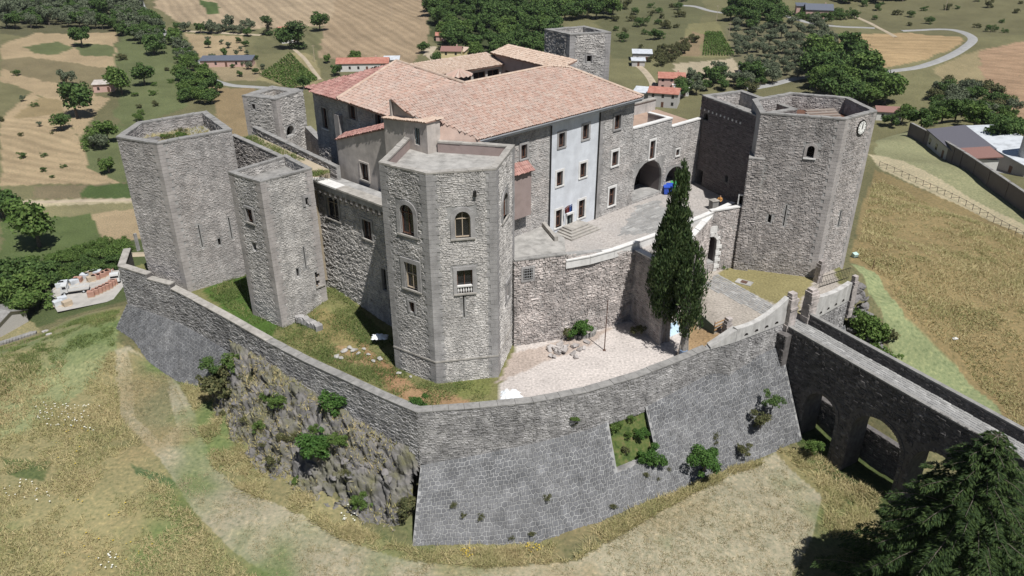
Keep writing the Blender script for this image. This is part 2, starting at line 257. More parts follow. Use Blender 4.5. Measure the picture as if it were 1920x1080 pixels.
# zones of the land: (outline read off the photograph and set down on the ground, base colour, edge wobble in metres)
STRAW = (0.365, 0.275, 0.16); STRAW2 = (0.36, 0.25, 0.15); DRY = (0.27, 0.205, 0.105); OLIV = (0.155, 0.145, 0.07); GREEN = (0.125, 0.145, 0.06); GREEN2 = (0.075, 0.115, 0.035); SOIL = (0.27, 0.19, 0.125)
MOWN = (0.375, 0.338, 0.23); TALL = (0.275, 0.245, 0.115); GRASS = (0.20, 0.235, 0.10); PALE = (0.42, 0.36, 0.23)
ZONES = [
 ([(0, 0), (270, 0), (305, 60), (300, 100), (0, 62)], (0.11, 0.105, 0.055), 3),
 ([(0, 85), (70, 62), (218, 60), (214, 130), (120, 124), (60, 106), (0, 112)], STRAW, 2),
 ([(45, 88), (110, 78), (140, 90), (110, 102), (60, 100)], GREEN, 2), ([(140, 80), (215, 84), (210, 105), (150, 104)], GREEN, 2),
 ([(0, 112), (60, 106), (210, 130), (195, 160), (170, 186), (0, 134)], (0.20, 0.165, 0.09), 2),
 ([(0, 128), (110, 158), (205, 185), (165, 236), (150, 260), (80, 180), (0, 152)], STRAW, 2),
 ([(0, 222), (60, 172), (75, 182), (20, 222)], STRAW, 1), ([(20, 222), (75, 182), (120, 190), (112, 216)], DRY, 2),
 ([(0, 222), (110, 215), (150, 262), (165, 312), (222, 346), (0, 347)], STRAW, 2),
 ([(220, 60), (330, 60), (350, 120), (352, 200), (222, 252), (218, 190)], GREEN, 3), ([(165, 312), (150, 262), (220, 232), (240, 345), (222, 346)], GREEN, 2),
 ([(60, 352), (250, 345), (260, 362), (160, 374), (60, 372)], (0.19, 0.155, 0.09), 2), ([(160, 350), (250, 345), (250, 372), (150, 372)], GREEN2, 2),
 ([(20, 374), (262, 370), (262, 380), (20, 384)], PALE, 1), ([(20, 384), (262, 380), (262, 396), (170, 402), (20, 408)], (0.22, 0.20, 0.10), 2),
 ([(0, 408), (168, 402), (196, 452), (100, 480), (0, 505)], (0.10, 0.135, 0.045), 2), ([(168, 402), (262, 390), (275, 448), (200, 456)], STRAW, 1),
 ([(0, 500), (196, 455), (275, 450), (275, 500), (225, 565), (0, 640)], (0.085, 0.11, 0.04), 3),
 ([(285, 5), (400, -40), (640, -40), (622, 30), (608, 48), (450, 55), (335, 42)], (0.355, 0.27, 0.175), 2),
 ([(640, -40), (806, -40), (802, 80), (772, 124), (600, 108), (608, 48), (622, 30)], (0.315, 0.232, 0.145), 2),
 ([(372, 0), (405, 5), (412, 25), (390, 27)], GREEN2, 2),
 ([(345, 63), (458, 68), (460, 106), (378, 112)], STRAW, 2), ([(375, 112), (470, 105), (500, 150), (420, 152)], (0.28, 0.22, 0.13), 2),
 ([(478, 150), (548, 94), (590, 104), (606, 152), (560, 168)], (0.28, 0.24, 0.12), 1), ([(600, 108), (780, 122), (760, 160), (610, 160)], (0.16, 0.15, 0.075), 3),
 ([(480, 70), (600, 60), (600, 100), (480, 100)], (0.15, 0.145, 0.07), 3),
 ([(395, 165), (480, 165), (480, 270), (400, 240)], (0.26, 0.19, 0.10), 3),
 ([(800, -40), (1035, -40), (1035, 140), (850, 112), (805, 66)], (0.06, 0.075, 0.03), 3),
 ([(1100, -40), (1330, -40), (1310, 60), (1200, 112), (1140, 110)], (0.125, 0.125, 0.06), 4), ([(1290, 45), (1345, 40), (1385, 106), (1312, 108), (1275, 106)], (0.20, 0.185, 0.085), 1),
 ([(1240, 105), (1300, 60), (1322, 64), (1312, 106)], (0.24, 0.175, 0.10), 2), ([(1360, 48), (1560, 45), (1580, 105), (1500, 160), (1370, 130)], (0.145, 0.135, 0.075), 3),
 ([(1552, 66), (1700, 62), (1795, 62), (1808, 78), (1740, 112), (1640, 130), (1592, 112)], (0.38, 0.265, 0.135), 2),
 ([(1835, 92), (1990, 70), (1990, 260), (1850, 160)], (0.33, 0.215, 0.13), 2), ([(1750, 130), (1835, 92), (1850, 160), (1770, 172)], (0.30, 0.245, 0.13), 3),
 ([(1600, -40), (1990, -40), (1990, 60), (1830, 70), (1620, 55)], (0.15, 0.14, 0.07), 4), ([(1260, 120), (1380, 110), (1390, 150), (1270, 150)], (0.42, 0.35, 0.24), 3),
 # castle hill: the right-hand slope
 ([(1628, 246), (1720, 246), (1925, 388), (1925, 445), (1800, 372), (1640, 312)], (0.255, 0.255, 0.135), 0.5), ([(1630, 290), (1690, 300), (1990, 452), (1990, 490), (1800, 385), (1650, 318)], PALE, 0.6),
 ([(1638, 318), (1800, 384), (1990, 490), (1990, 1000), (1895, 830), (1700, 610), (1620, 500), (1590, 490)], (0.25, 0.19, 0.085), 0.5),
 ([(1590, 492), (1640, 510), (1700, 600), (1790, 680), (1870, 760), (1892, 830), (1850, 812), (1700, 720), (1660, 600)], (0.24, 0.275, 0.13), 0.3),
 # castle hill: the near slope
 ([(-300, 640), (220, 575), (215, 640), (330, 720), (700, 1000), (780, 1040), (780, 1300), (-300, 1300)], TALL, 0.5),
 ([(-200, 650), (225, 590), (215, 660), (120, 700), (-200, 860)], GRASS, 0.8), ([(-60, 760), (90, 700), (200, 670), (70, 800), (-100, 860)], (0.25, 0.27, 0.125), 0.8),
 ([(-20, 630), (60, 600), (225, 575), (225, 590), (60, 640), (-20, 660)], (0.27, 0.24, 0.12), 0.5),
 ([(215, 655), (240, 650), (320, 705), (360, 760), (395, 870), (440, 910), (620, 1000), (760, 1048), (900, 1062), (1080, 1050), (1300, 920), (1455, 850), (1545, 930), (1530, 1000), (1480, 1090), (1400, 1300), (800, 1300), (560, 1120), (430, 1030), (360, 960), (330, 915), (300, 860), (230, 790), (215, 720)], MOWN, 0.35),
 ([(237, 660), (300, 690), (330, 800), (300, 830), (250, 780)], (0.225, 0.215, 0.11), 0.7), ([(250, 870), (320, 900), (335, 925), (260, 890)], (0.10, 0.15, 0.06), 0.6),
 ([(160, 800), (230, 800), (275, 835), (190, 845)], (0.115, 0.15, 0.06), 0.8), ([(0, 860), (95, 865), (80, 900), (10, 890)], (0.11, 0.14, 0.05), 0.8), ([(330, 925), (380, 1000), (340, 1010), (300, 940)], (0.16, 0.155, 0.06), 0.8),
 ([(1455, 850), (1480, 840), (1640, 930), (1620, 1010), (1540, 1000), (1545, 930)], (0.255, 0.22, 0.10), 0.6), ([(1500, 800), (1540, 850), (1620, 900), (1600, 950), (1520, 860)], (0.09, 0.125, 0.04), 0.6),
]
def tree_of_radii():
    a = [2.0]
    while a[-1] < 38: a.append(a[-1] + 4)
    while a[-1] < 760: a.append(a[-1] * 1.0058)
    while a[-1] < 5200: a.append(a[-1] * 1.06)
    return np.array(a)
rad = tree_of_radii()
ang = np.concatenate([np.arange(-180, -42, 3.0), np.arange(-42, 42, 0.155), np.arange(42, 180.1, 3.0)]) * math.pi / 180
AA, RR = np.meshgrid(ang, rad); GX = RR * np.sin(AA); GY = RR * np.cos(AA)
GZ = hgt(GX.ravel(), GY.ravel()).reshape(GX.shape)
near = np.clip((150 - RR) / 60, 0, 1)
GZ += near * (0.10 * (vnoise(GX * 1.7, GY * 1.7) - 0.5) + 0.08 * (vnoise(GX * 4.1, GY * 4.1) - 0.5))
nr, na = GX.shape
idx = np.arange(nr * na).reshape(nr, na)
gf = np.stack([idx[:-1, :-1], idx[:-1, 1:], idx[1:, 1:], idx[1:, :-1]], -1).reshape(-1, 4)[:, ::-1]
gme = npmesh('ground', np.stack([GX, GY, GZ], -1).reshape(-1, 3), gf, True)
gx, gy = GX.ravel(), GY.ravel()
tint = np.empty((len(gx), 3), np.float32); tint[:] = (0.165, 0.155, 0.075)
big = fbm(gx, gy, 60); tint *= (1 + 0.5 * big)[:, None]
wob1 = fbm(gx, gy, 10, 2) * 2.2; wob2 = fbm(gx + 300, gy + 90, 10, 2) * 2.2
for pts, c, wb in ZONES:
    P = GP(pts); k = inpoly(gx + wob1 * wb, gy + wob2 * wb, P); tint[k] = c
ZP = {}
for pts, an, per in (([(285, 5), (400, -40), (806, -40), (772, 124), (600, 108), (450, 55), (335, 42)], 0.5, 5.0), ([(0, 222), (110, 215), (165, 312), (222, 346), (0, 347)], 1.2, 4.0), ([(1552, 66), (1795, 62), (1808, 78), (1640, 130)], 1.0, 4.0), ([(1835, 92), (1990, 70), (1990, 260), (1850, 160)], 0.75, 4.0)):
    k = inpoly(gx, gy, GP(pts)); ph = (gx[k] * math.cos(an) + gy[k] * math.sin(an) + 14 * fbm(gx[k], gy[k], 60, 2)) * 2 * math.pi / per; tint[k] *= (1 + 0.11 * np.sin(ph) + 0.07 * np.sin(ph * 0.37 + 1))[:, None]
grey = tint.mean(1, keepdims=True); tint = (tint * 0.88 + grey * 0.12) * 0.78
under = inpoly(gx + wob1 * 0.3, gy + wob2 * 0.3, [(30, 71), (32, 64), (37, 55.5), (44, 48), (48, 52), (42, 62), (38, 71)]); tint[under] = (0.055, 0.07, 0.026)  # dark tint painted into the ground below the bridge, in place of shade
tint *= (1 + 0.4 * fbm(gx, gy, 14) + 0.3 * fbm(gx + 50, gy, 3.5))[:, None]
# patches of greener growth and of bleached straw on the hill top
gp = np.clip(fbm(gx + 500, gy + 20, 9) * 3.6 - 0.05, 0, 0.85) * (np.hypot(gx, gy) < 130) * (gx < 33); tint = tint * (1 - gp[:, None]) + gp[:, None] * np.array((0.10, 0.14, 0.05))
gp = np.clip(fbm(gx + 900, gy + 70, 8) * 3.2 - 0.2, 0, 0.6) * (np.hypot(gx, gy) < 130) * (gx < 33); tint = tint * (1 - gp[:, None]) + gp[:, None] * np.array((0.245, 0.195, 0.105))
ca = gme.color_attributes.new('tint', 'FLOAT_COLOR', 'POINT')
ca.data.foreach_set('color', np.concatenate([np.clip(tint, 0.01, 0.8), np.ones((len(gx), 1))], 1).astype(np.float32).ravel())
M_GROUND = mat('grassland', [(0.62, 0.66, 0.6), (0.95, 0.97, 0.93), (1.12, 1.08, 1.05), (1.5, 1.4, 1.3)], 0.97, 2.6, 0, 1.0, 5.5, attr='tint', spec=0.1)
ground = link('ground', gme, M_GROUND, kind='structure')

def drape(name, pts, width, m, lift=0.12, world=False, step=2.5, edge=0.0):
    """a road or track laid as a strip on the ground"""
    P = [Vector((*q, 0)) for q in (pts if world else GP(pts))]; fine = []
    for i in range(len(P) - 1):                       # Catmull-Rom
        p0, p1, p2, p3 = P[max(0, i - 1)], P[i], P[i + 1], P[min(len(P) - 1, i + 2)]; n = max(2, int((p2 - p1).length / step))
        for k in range(n):
            t = k / n; fine.append(0.5 * ((2 * p1) + (p2 - p0) * t + (2 * p0 - 5 * p1 + 4 * p2 - p3) * t * t + (3 * p1 - p0 - 3 * p2 + p3) * t ** 3))
    fine.append(P[-1]); mb = MB(); prev = None
    for i, p in enumerate(fine):
        d = (fine[min(i + 1, len(fine) - 1)] - fine[max(0, i - 1)]).normalized(); s = Vector((-d.y, d.x, 0)); ring = []
        for k in (-1, -0.5, 0, 0.5, 1):
            q = p + s * k * (width / 2 + edge * rnd.uniform(-1, 1)); ring.append(len(mb.v)); mb.v.append((q.x, q.y, float(hgt(q.x, q.y)) + lift + (0.1 if abs(k) < 1 else -0.25)))
        if prev:
            for a in range(4): mb.f.append((prev[a], prev[a + 1], ring[a + 1], ring[a]))
        prev = ring
    return mb.build(name, m, None, 'structure', True)
M_ASPH = mat('worn_asphalt', tones((0.27, 0.265, 0.255), (0.85, 1.0, 1.1)), 0.9, 0.4, 0, 0.2, 6)
M_DIRT = mat('dirt_track', tones((0.35, 0.29, 0.21), (0.75, 1.0, 1.1)), 0.95, 0.4, 0, 0.3, 6)
M_GRAVELY = mat('yard_gravel', tones((0.36, 0.34, 0.31), (0.8, 1.0, 1.1)), 0.95, 0.5, 0, 0.4, 6)
ROADS = [('road', [(250, -30), (264, 5), (278, 28), (305, 58), (330, 78), (350, 96), (368, 116), (388, 143), (425, 158), (475, 163), (560, 168)], 4.5, M_ASPH),
 ('road', [(1270, 10), (1302, 12), (1330, 20), (1365, 24), (1420, 18), (1480, 32), (1530, 45), (1640, 53)], 5, M_ASPH), ('road', [(1690, 58), (1760, 55), (1800, 59), (1824, 74), (1795, 98), (1730, 124), (1640, 138), (1570, 142), (1500, 146), (1440, 160), (1400, 168)], 5.5, M_ASPH),
 ('track', [(0, 515), (50, 500), (130, 500), (180, 487), (240, 478), (290, 476)], 3.5, M_DIRT), ('track', [(548, 90), (575, 115), (600, 150)], 2.5, M_DIRT), ('track', [(1188, 118), (1205, 130), (1222, 152), (1226, 170)], 4, M_DIRT), ('track', [(800, 105), (812, 88), (800, 98), (825, 120)], 5, M_DIRT),
 ('track', [(330, 58), (420, 62), (490, 66)], 4, M_DIRT), ('track', [(1590, 25), (1640, 48), (1680, 70)], 3, M_DIRT), ('track', [(20, 379), (140, 377), (262, 375)], 2.5, M_DIRT)]
for n_, p_, w_, m_ in ROADS: drape(n_, p_, w_, m_)

# ---------------------------------------------------------------- masonry builders
def facing(mb, F, z0, z1, u0=0.0, u1=None, sw=0.36, sh=0.22, dep=0.07, holes=(), seed=1, top=None, bot=None, gap=0.012):
    """rubble stones standing proud of a wall face, one small block each"""
    q = random.Random(seed); u1 = F.L if u1 is None else u1; z = z0; U = F.U; N = F.N; p = F.p0
    while z < z1 - 0.06:
        h = sh * q.uniform(0.7, 1.4)
        if z + h > z1 - 0.08: h = z1 - z
        u = u0 - sw * q.uniform(0, 0.5)
        while u < u1 - 0.05:
            w = sw * q.uniform(0.5, 1.7); a = max(u, u0); b = min(u + w, u1)
            if b > u1 - 0.1: b = u1
            u = u + w; c = (a + b) / 2
            if b - a < 0.07: continue
            if top and z + h > top(c): continue
            if bot and z < bot(c) - 0.1: continue
            if any(a < H[1] and b > H[0] and z < H[3] and z + h > H[2] for H in holes): continue
            j = lambda k: q.uniform(-k, k)
            jj = min(0.06, h * 0.27); g = gap; bv = min(0.035, h * 0.16)
            cs = [(a + g, z + g), (b - g, z + g), (b - g, z + h - g), (a + g, z + h - g)]; d = dep * q.uniform(0.25, 1.25)
            cs = [(x + j(jj), y + j(jj)) for x, y in cs]; i = len(mb.v)
            for x, y in cs: mb.v.append((p.x + U.x * x - N.x * 0.02, p.y + U.y * x - N.y * 0.02, y))
            mx = sum(x for x, y in cs) / 4; my = sum(y for x, y in cs) / 4
            for x, y in cs:
                x += bv * (1 if x < mx else -1) * q.uniform(0.5, 1.5); y += bv * (1 if y < my else -1) * q.uniform(0.5, 1.5); o = d * q.uniform(0.88, 1.1)
                mb.v.append((p.x + U.x * x + N.x * o, p.y + U.y * x + N.y * o, y))
            mb.f += [(i + 4, i + 5, i + 6, i + 7), (i, i + 1, i + 5, i + 4), (i + 1, i + 2, i + 6, i + 5), (i + 2, i + 3, i + 7, i + 6), (i + 3, i, i + 4, i + 7)]
            if b >= u1: break
        z += h
def wall_grid(mb, F, z0, z1, holes):
    us = sorted({0.0, F.L} | {min(max(h[0], 0), F.L) for h in holes} | {min(max(h[1], 0), F.L) for h in holes}); zs = sorted({z0, z1} | {h[2] for h in holes} | {h[3] for h in holes})
    for a, b in zip(us, us[1:]):
        for c, d in zip(zs, zs[1:]):
            mu, mz = (a + b) / 2, (c + d) / 2
            if b - a < 1e-4 or d - c < 1e-4 or any(h[0] < mu < h[1] and h[2] < mz < h[3] for h in holes): continue
            mb.poly([F.P(a, c), F.P(b, c), F.P(b, d), F.P(a, d)])
def window(parent, F, rc, sp, wmb):
    """one opening: reveals and arch go into the wall, the joinery is a part with pane, surround and sill below it"""
    u0, u1, z0, z1 = rc; k = sp.get('k', 'rect'); D = sp.get('d', 0.38); w = u1 - u0
    for a, b, c, d in ((u0, z0, u0, z1), (u0, z1, u1, z1), (u1, z1, u1, z0), (u1, z0, u0, z0)):
        wmb.poly([F.P(a, b), F.P(c, d), F.P(c, d, -D), F.P(a, b, -D)])
    arc = None
    if k == 'arch':
        rise = sp.get('rise', 0.5) * w; ns = 8; arc = []
        for i in range(ns + 1):
            t = math.pi * (1 - i / ns); arc.append((u0 + w / 2 + w / 2 * math.cos(t), z1 - rise + rise * math.sin(t)))
        for i in range(ns):
            (a, b), (c, d) = arc[i], arc[i + 1]
            wmb.poly([F.P(a, b), F.P(c, d), F.P(c, z1), F.P(a, z1)]); wmb.poly([F.P(a, b), F.P(a, b, -D), F.P(c, d, -D), F.P(c, d)])
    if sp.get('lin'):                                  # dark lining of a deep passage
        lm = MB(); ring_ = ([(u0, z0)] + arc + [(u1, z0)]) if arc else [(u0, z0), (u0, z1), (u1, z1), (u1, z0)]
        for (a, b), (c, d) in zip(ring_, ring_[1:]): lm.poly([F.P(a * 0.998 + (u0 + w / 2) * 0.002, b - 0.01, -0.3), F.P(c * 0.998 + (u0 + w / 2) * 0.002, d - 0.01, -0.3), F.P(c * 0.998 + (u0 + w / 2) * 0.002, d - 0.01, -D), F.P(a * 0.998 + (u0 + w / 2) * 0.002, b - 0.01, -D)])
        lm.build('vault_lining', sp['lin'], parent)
    kind = sp.get('n', 'window'); fm = sp.get('frame', M_WOOD)
    if kind in ('arrow_slit', 'opening', 'putlog_hole'):
        mb = MB(); mb.poly([F.P(u0, z0, -D + 0.01), F.P(u1, z0, -D + 0.01), F.P(u1, z1, -D + 0.01), F.P(u0, z1, -D + 0.01)]); win = mb.build(kind, M_VOID, parent)
    else:
        mb = MB(); t = min(0.09, w * 0.12); o0, o1 = -D * 0.82, -D * 0.55
        F.box(mb, u0, u0 + t, z0, z1, o0, o1); F.box(mb, u1 - t, u1, z0, z1, o0, o1); F.box(mb, u0 + t, u1 - t, z0, z0 + t, o0, o1); F.box(mb, u0 + t, u1 - t, z1 - t, z1, o0, o1)
        um = (u0 + u1) / 2; F.box(mb, um - t * 0.4, um + t * 0.4, z0 + t, z1 - t, o0, o1 - 0.02)
        if sp.get('transom', True): zt = z0 + (z1 - z0) * sp.get('tz', 0.55); F.box(mb, u0 + t, u1 - t, zt - t * 0.45, zt + t * 0.45, o0, o1 - 0.01)
        win = mb.build(kind, fm, parent)
        pm = MB(); pm.poly([F.P(u0, z0, -D * 0.8), F.P(u1, z0, -D * 0.8), F.P(u1, z1, -D * 0.8), F.P(u0, z1, -D * 0.8)]); pm.build('pane', M_GLASS, win)
    if sp.get('sur'):
        s = sp.get('sw', 0.22); mb = MB(); o0, o1 = -0.1, sp.get('so', 0.09); zs = z1 if not arc else arc[0][1]
        F.box(mb, u0 - s, u0, z0, zs, o0, o1); F.box(mb, u1, u1 + s, z0, zs, o0, o1)
        if arc:
            cu, cz = u0 + w / 2, arc[0][1]; rise = z1 - cz
            for i in range(8):
                (a, b), (c, d) = arc[i], arc[i + 1]
                ex = lambda x, y: (cu + (x - cu) * (w / 2 + s) / (w / 2), cz + (y - cz) * (rise + s) / rise)
                (e, f), (g, h) = ex(a, b), ex(c, d); mb.hexa([F.P(a, b, o1), F.P(c, d, o1), F.P(c, d, o0), F.P(a, b, o0), F.P(e, f, o1), F.P(g, h, o1), F.P(g, h, o0), F.P(e, f, o0)])
        else: F.box(mb, u0 - s, u1 + s, z1, z1 + s, o0, o1)
        mb.build('surround', sp['sur'], win)
    if sp.get('sill'):
        s = sp.get('sw', 0.22) if sp.get('sur') else 0.08; mb = MB(); F.box(mb, u0 - s, u1 + s, z0 - 0.16, z0, -0.2, 0.16); mb.build('sill', sp['sill'], win)
    return win
def hole_of(rc, sp, pad=None):
    s = (sp.get('sw', 0.22) if sp.get('sur') else 0.03) if pad is None else pad; return [rc[0] - s, rc[1] + s, rc[2] - (0.16 if sp.get('sill') else s), rc[3] + s]
def faced(parent, F, z0, z1, ops, wmb, fmb, sw=0.36, sh=0.22, dep=0.07, seed=1, ul=0.0, ur=0.0, extra=(), fz0=None, fz1=None):
    """wall face with its openings; returns the list of opening rectangles"""
    rcs = []
    for sp in ops: rcs.append(F.rect(*sp['px']) if 'px' in sp else list(sp['rc']))
    wall_grid(wmb, F, z0, z1, rcs)
    for rc, sp in zip(rcs, ops): window(parent, F, rc, sp, wmb)
    if fmb is not None: facing(fmb, F, fz0 if fz0 is not None else z0, fz1 if fz1 is not None else z1, ul, F.L - ur, sw, sh, dep, [hole_of(r, s) for r, s in zip(rcs, ops)] + list(extra), seed)
    return rcs
def quoins(parent, poly, i, z0, z1, m, h=0.42, l1=1.05, l2=0.62, out=0.045, holes=()):
    n = len(poly); c = Vector(poly[i]); a = (Vector(poly[i - 1]) - c).normalized(); b = (Vector(poly[(i + 1) % n]) - c).normalized()
    na = Vector((-a.y, a.x)) if Vector((-a.y, a.x)).dot(b) < 0 else Vector((a.y, -a.x)); nb = Vector((-b.y, b.x)) if Vector((-b.y, b.x)).dot(a) < 0 else Vector((b.y, -b.x))
    bis = (na + nb); bis = bis / max(0.3, bis.length_squared / 2)
    ms = []
    for x, y in ((l1, l2), (l2, l1), (l1 * 0.85, l2 * 1.2), (l2 * 1.1, l1 * 0.9)):
        o = out * rnd.uniform(0.8, 1.2); P = [c + a * x + na * o, c + bis * o, c + b * y + nb * o, c + b * y - nb * 0.08, c - bis * 0.08, c + a * x - na * 0.08]
        mb = MB(); mb.prism([(p.x, p.y) for p in P], 0.012, h - 0.012); me = mb.mesh('quoin'); me.materials.append(m); ms.append(me)
    z = z0; k = 0
    while z < z1 - 0.05:
        o = link('quoin', ms[(k + (rnd.random() < 0.2) * 2) % 4], None, parent, loc=(0, 0, z))
        if z + h > z1: o.scale.z = (z1 - z) / h
        z += h; k += 1
def parapet(parent, poly, zt, fl, t, cope, wmb, floor_m, edges=None, ch=0.16, inm=None, floor_name='roof_terrace'):
    inn = inset(poly, t); n = len(poly); edges = range(n) if edges is None else edges
    ib = MB()
    for i in edges:
        j = (i + 1) % n; ib.poly([(*inn[j], fl), (*inn[i], fl), (*inn[i], zt), (*inn[j], zt)])
    if ib.f: ib.build('parapet_lining', inm if inm in (M_PPLAST,) else M_MORTAR, parent)
    if inm is not M_PPLAST:
        sb = MB()
        for i in edges: j = (i + 1) % n; facing(sb, Face(inn[j], inn[i]), fl, zt, sw=0.36, sh=0.22, dep=0.06, seed=i + 900)
        sb.build('lining_stones', inm or M_TOWER, parent, 'stuff')
    oo = inset(poly, -0.07); ii = inset(poly, t + 0.05)
    for i in edges:
        j = (i + 1) % n; a, b, c, d = (Vector(q) for q in (oo[i], oo[j], ii[j], ii[i])); k = max(1, round((b - a).length / 1.3))
        for q in range(k):
            s, t = q / k + 0.002, (q + 1) / k - 0.002; jt = rnd.uniform(-0.02, 0.02); nn_ = (a - d).normalized() * jt; mb = MB(); P = [a.lerp(b, s) + nn_, a.lerp(b, t) + nn_, d.lerp(c, t) + nn_, d.lerp(c, s) + nn_]; h0, h1 = ch + rnd.uniform(-0.03, 0.03), ch + rnd.uniform(-0.03, 0.03)
            mb.prism([(p.x, p.y) for p in P], zt - 0.01, [zt + h0, zt + h1, zt + h1, zt + h0]); mb.build('coping', cope, parent)
    mb = MB(); mb.poly([(*p, fl) for p in inset(poly, 0.02)]); return mb.build(floor_name, floor_m, parent)
def tower(name, label, poly, z0, zt, ops, fm, seen, fl=1.2, pt=0.6, cope=M_GCOPE, qm=M_ASHLAR, qv=(), floor_m=M_TERR, sw=0.36, sh=0.22, dep=0.07, mortar=M_MORTAR, qz0=None, ql=0.78, seed=1, edges=None, inm=None):
    root = thing(name, label, 'tower', (sum(p[0] for p in poly) / len(poly), sum(p[1] for p in poly) / len(poly), z0)); n = len(poly); wmb = MB(); fmb = MB()
    for i in range(n):
        F = Face(poly[i], poly[(i + 1) % n])
        if i in seen:
            faced(root, F, z0, zt, ops.get(i, []), wmb, fmb, sw, sh, dep, seed + i, ql if i in qv else 0.0, ql if (i + 1) % n in qv else 0.0)
        else: wall_grid(wmb, F, z0, zt, [])
    for i in qv: quoins(root, poly, i, z0 if qz0 is None else qz0, zt, qm)
    wmb.build('wall', mortar, root); fmb.build('rubble_stones', fm, root, 'stuff')
    parapet(root, poly, zt, zt - fl, pt, cope, wmb, floor_m, edges, inm=inm or fm)
    return root
def tile_roof(parent, pts, eave, m, name='roof', tw=0.27, tl=0.44, bed=M_TILEBED, thick=0.16):
    """planar roof: bed slab and rows of barrel tiles (stuff); eave = two 3-D points along the eave, pts = outline"""
    P = [Vector(p) for p in pts]; e0, e1 = Vector(eave[0]), Vector(eave[1]); U = (e1 - e0).normalized()
    n = Vector((0, 0, 0))
    for i in range(len(P)): n += P[i].cross(P[(i + 1) % len(P)])
    n.normalize(); n = n if n.z > 0 else -n
    if (U.cross(Vector((0, 0, 1)))).z != 0: pass
    V = n.cross(U).normalized(); V = V if V.z > 0 else -V
    O = e0; Q = np.array([((p - O).dot(U), (p - O).dot(V)) for p in P])
    mb = MB(); top = [p - n * 0.02 for p in P]; low = [p - n * thick for p in P]; k = len(P); i = len(mb.v); mb.v += [tuple(p) for p in low] + [tuple(p) for p in top]
    mb.f.append(tuple(i + a for a in range(k))); mb.f.append(tuple(i + k + a for a in reversed(range(k))))
    for a in range(k): b = (a + 1) % k; mb.f.append((i + a, i + b, i + k + b, i + k + a))
    roof = mb.build(name, bed, parent)
    us = np.arange(Q[:, 0].min(), Q[:, 0].max(), tw); vs = np.arange(Q[:, 1].min(), Q[:, 1].max(), tl)
    cu, cv = np.meshgrid(us + tw / 2, vs + tl / 2); cu = cu.ravel(); cv = cv.ravel(); keep = inpoly(cu, cv, Q); cu = cu[keep]; cv = cv[keep]; nn = len(cu)
    jit = RS.uniform(-0.028, 0.028, (nn, 4)) * np.array((1, 1.6, 1, 1)); hw = tw * 0.52; prof = np.array([(-1, 0.0), (-0.62, 0.78), (0, 1.0), (0.62, 0.78), (1, 0.0)])
    Vv = np.zeros((nn, 10, 3)); Un, Vn, Nn, On = (np.array(x) for x in (U, V, n, O))
    for e, (dv, lift, sc) in enumerate(((-tl * 0.6, 0.03, 1.0), (tl * 0.56, 0.012, 0.85))):
        for a, (pu, ph) in enumerate(prof):
            uu = cu + jit[:, 0] + pu * hw * sc; vv = cv + jit[:, 1] + dv; hh = ph * 0.105 * sc + lift + jit[:, 2] * 0.5 + jit[:, 3] * (pu) * 0.8
            Vv[:, e * 5 + a] = On + uu[:, None] * Un + vv[:, None] * Vn + hh[:, None] * Nn
    base = (np.arange(nn) * 10)[:, None, None]; f = np.array([(a, a + 1, a + 6, a + 5) for a in range(4)]); Fc = (base + f[None]).reshape(-1, 4)
    link('tiles', npmesh('tiles', Vv.reshape(-1, 3), Fc), m, roof if parent is not None else None, 'stuff')
    return roof

# ---------------------------------------------------------------- the castle's towers
FT = [(-11.8, 67.0), (-7.4, 64.1), (-1.4, 65.3), (0.2, 72.2), (-7.0, 73.7), (-10.3, 75.4)]
PW = dict(sur=M_ASHLAR, sw=0.42, so=0.1)
ft_ops = {0: [dict(px=(751, 384, 776, 440), k='arch', sill=M_COPING, tz=0.7, **PW), dict(px=(760, 494, 783, 542), sill=M_COPING, frame=M_PALEWOOD, **PW), dict(px=(768, 566, 778, 586), n='window', transom=False, sur=M_ASHLAR, sw=0.2)],
          1: [dict(px=(853, 396, 882, 446), k='arch', sill=M_COPING, frame=M_PALEWOOD, tz=0.7, **PW), dict(px=(857, 506, 886, 549), sill=M_COPING, transom=False, sur=M_ASHLAR, sw=0.35), dict(px=(868.6, 554, 871, 596), n='arrow_slit')],
          2: [dict(px=(942, 362, 951, 410), k='arch', sill=M_COPING, **PW), dict(px=(949, 530, 955, 560), **PW)]}
ft = tower('octagonal_tower', 'tall many-sided grey stone tower with flat terrace and arched windows beside the gravel yard', FT, -0.5, 21.6, ft_ops, M_TOWER, (0, 1, 2), 0.95, 0.5, M_COPING, M_ASHLAR, (0, 1, 2, 3), M_TERR, 0.27, 0.17, 0.05, seed=11, ql=0.86, edges=(0, 1, 2, 3, 5), inm=M_PPLAST)
FTo = inset(FT, -0.09); FTb = inset(FT, 0.1)
for i in (0, 1, 2):                                    # string course above the foot
    mb = MB(); mb.prism([FTo[i], FTo[i + 1], FTb[i + 1], FTb[i]], 2.45, 2.62); mb.build('string_course', M_COPING, ft)
F1 = Face(FT[1], FT[2]); r = F1.rect(857, 506, 886, 549)
for k in range(6):                                     # balusters in the lower window
    u = r[0] + (r[1] - r[0]) * (k + 0.5) / 6; mb = MB(); p = F1.P(u, 0, -0.12)
    mb.tube([(p[0], p[1], r[2]), (p[0], p[1], r[2] + 0.2), (p[0], p[1], r[2] + 0.45), (p[0], p[1], r[2] + 0.62)], [0.06, 0.1, 0.055, 0.08], 6); mb.build('baluster', M_WHITE, ft)
mb = MB(); F1.box(mb, r[0], r[1], r[2] + 0.62, r[2] + 0.76, -0.24, 0.02); mb.build('balustrade_rail', M_WHITE, ft)
for u, z in ((4.2, 19.6),):
    mb = MB(); p = F1.P(u, z, 0.15); mb.box(p, (0.25, 0.3, 0.5), 0.2); mb.build('floodlight', M_IRON, ft)

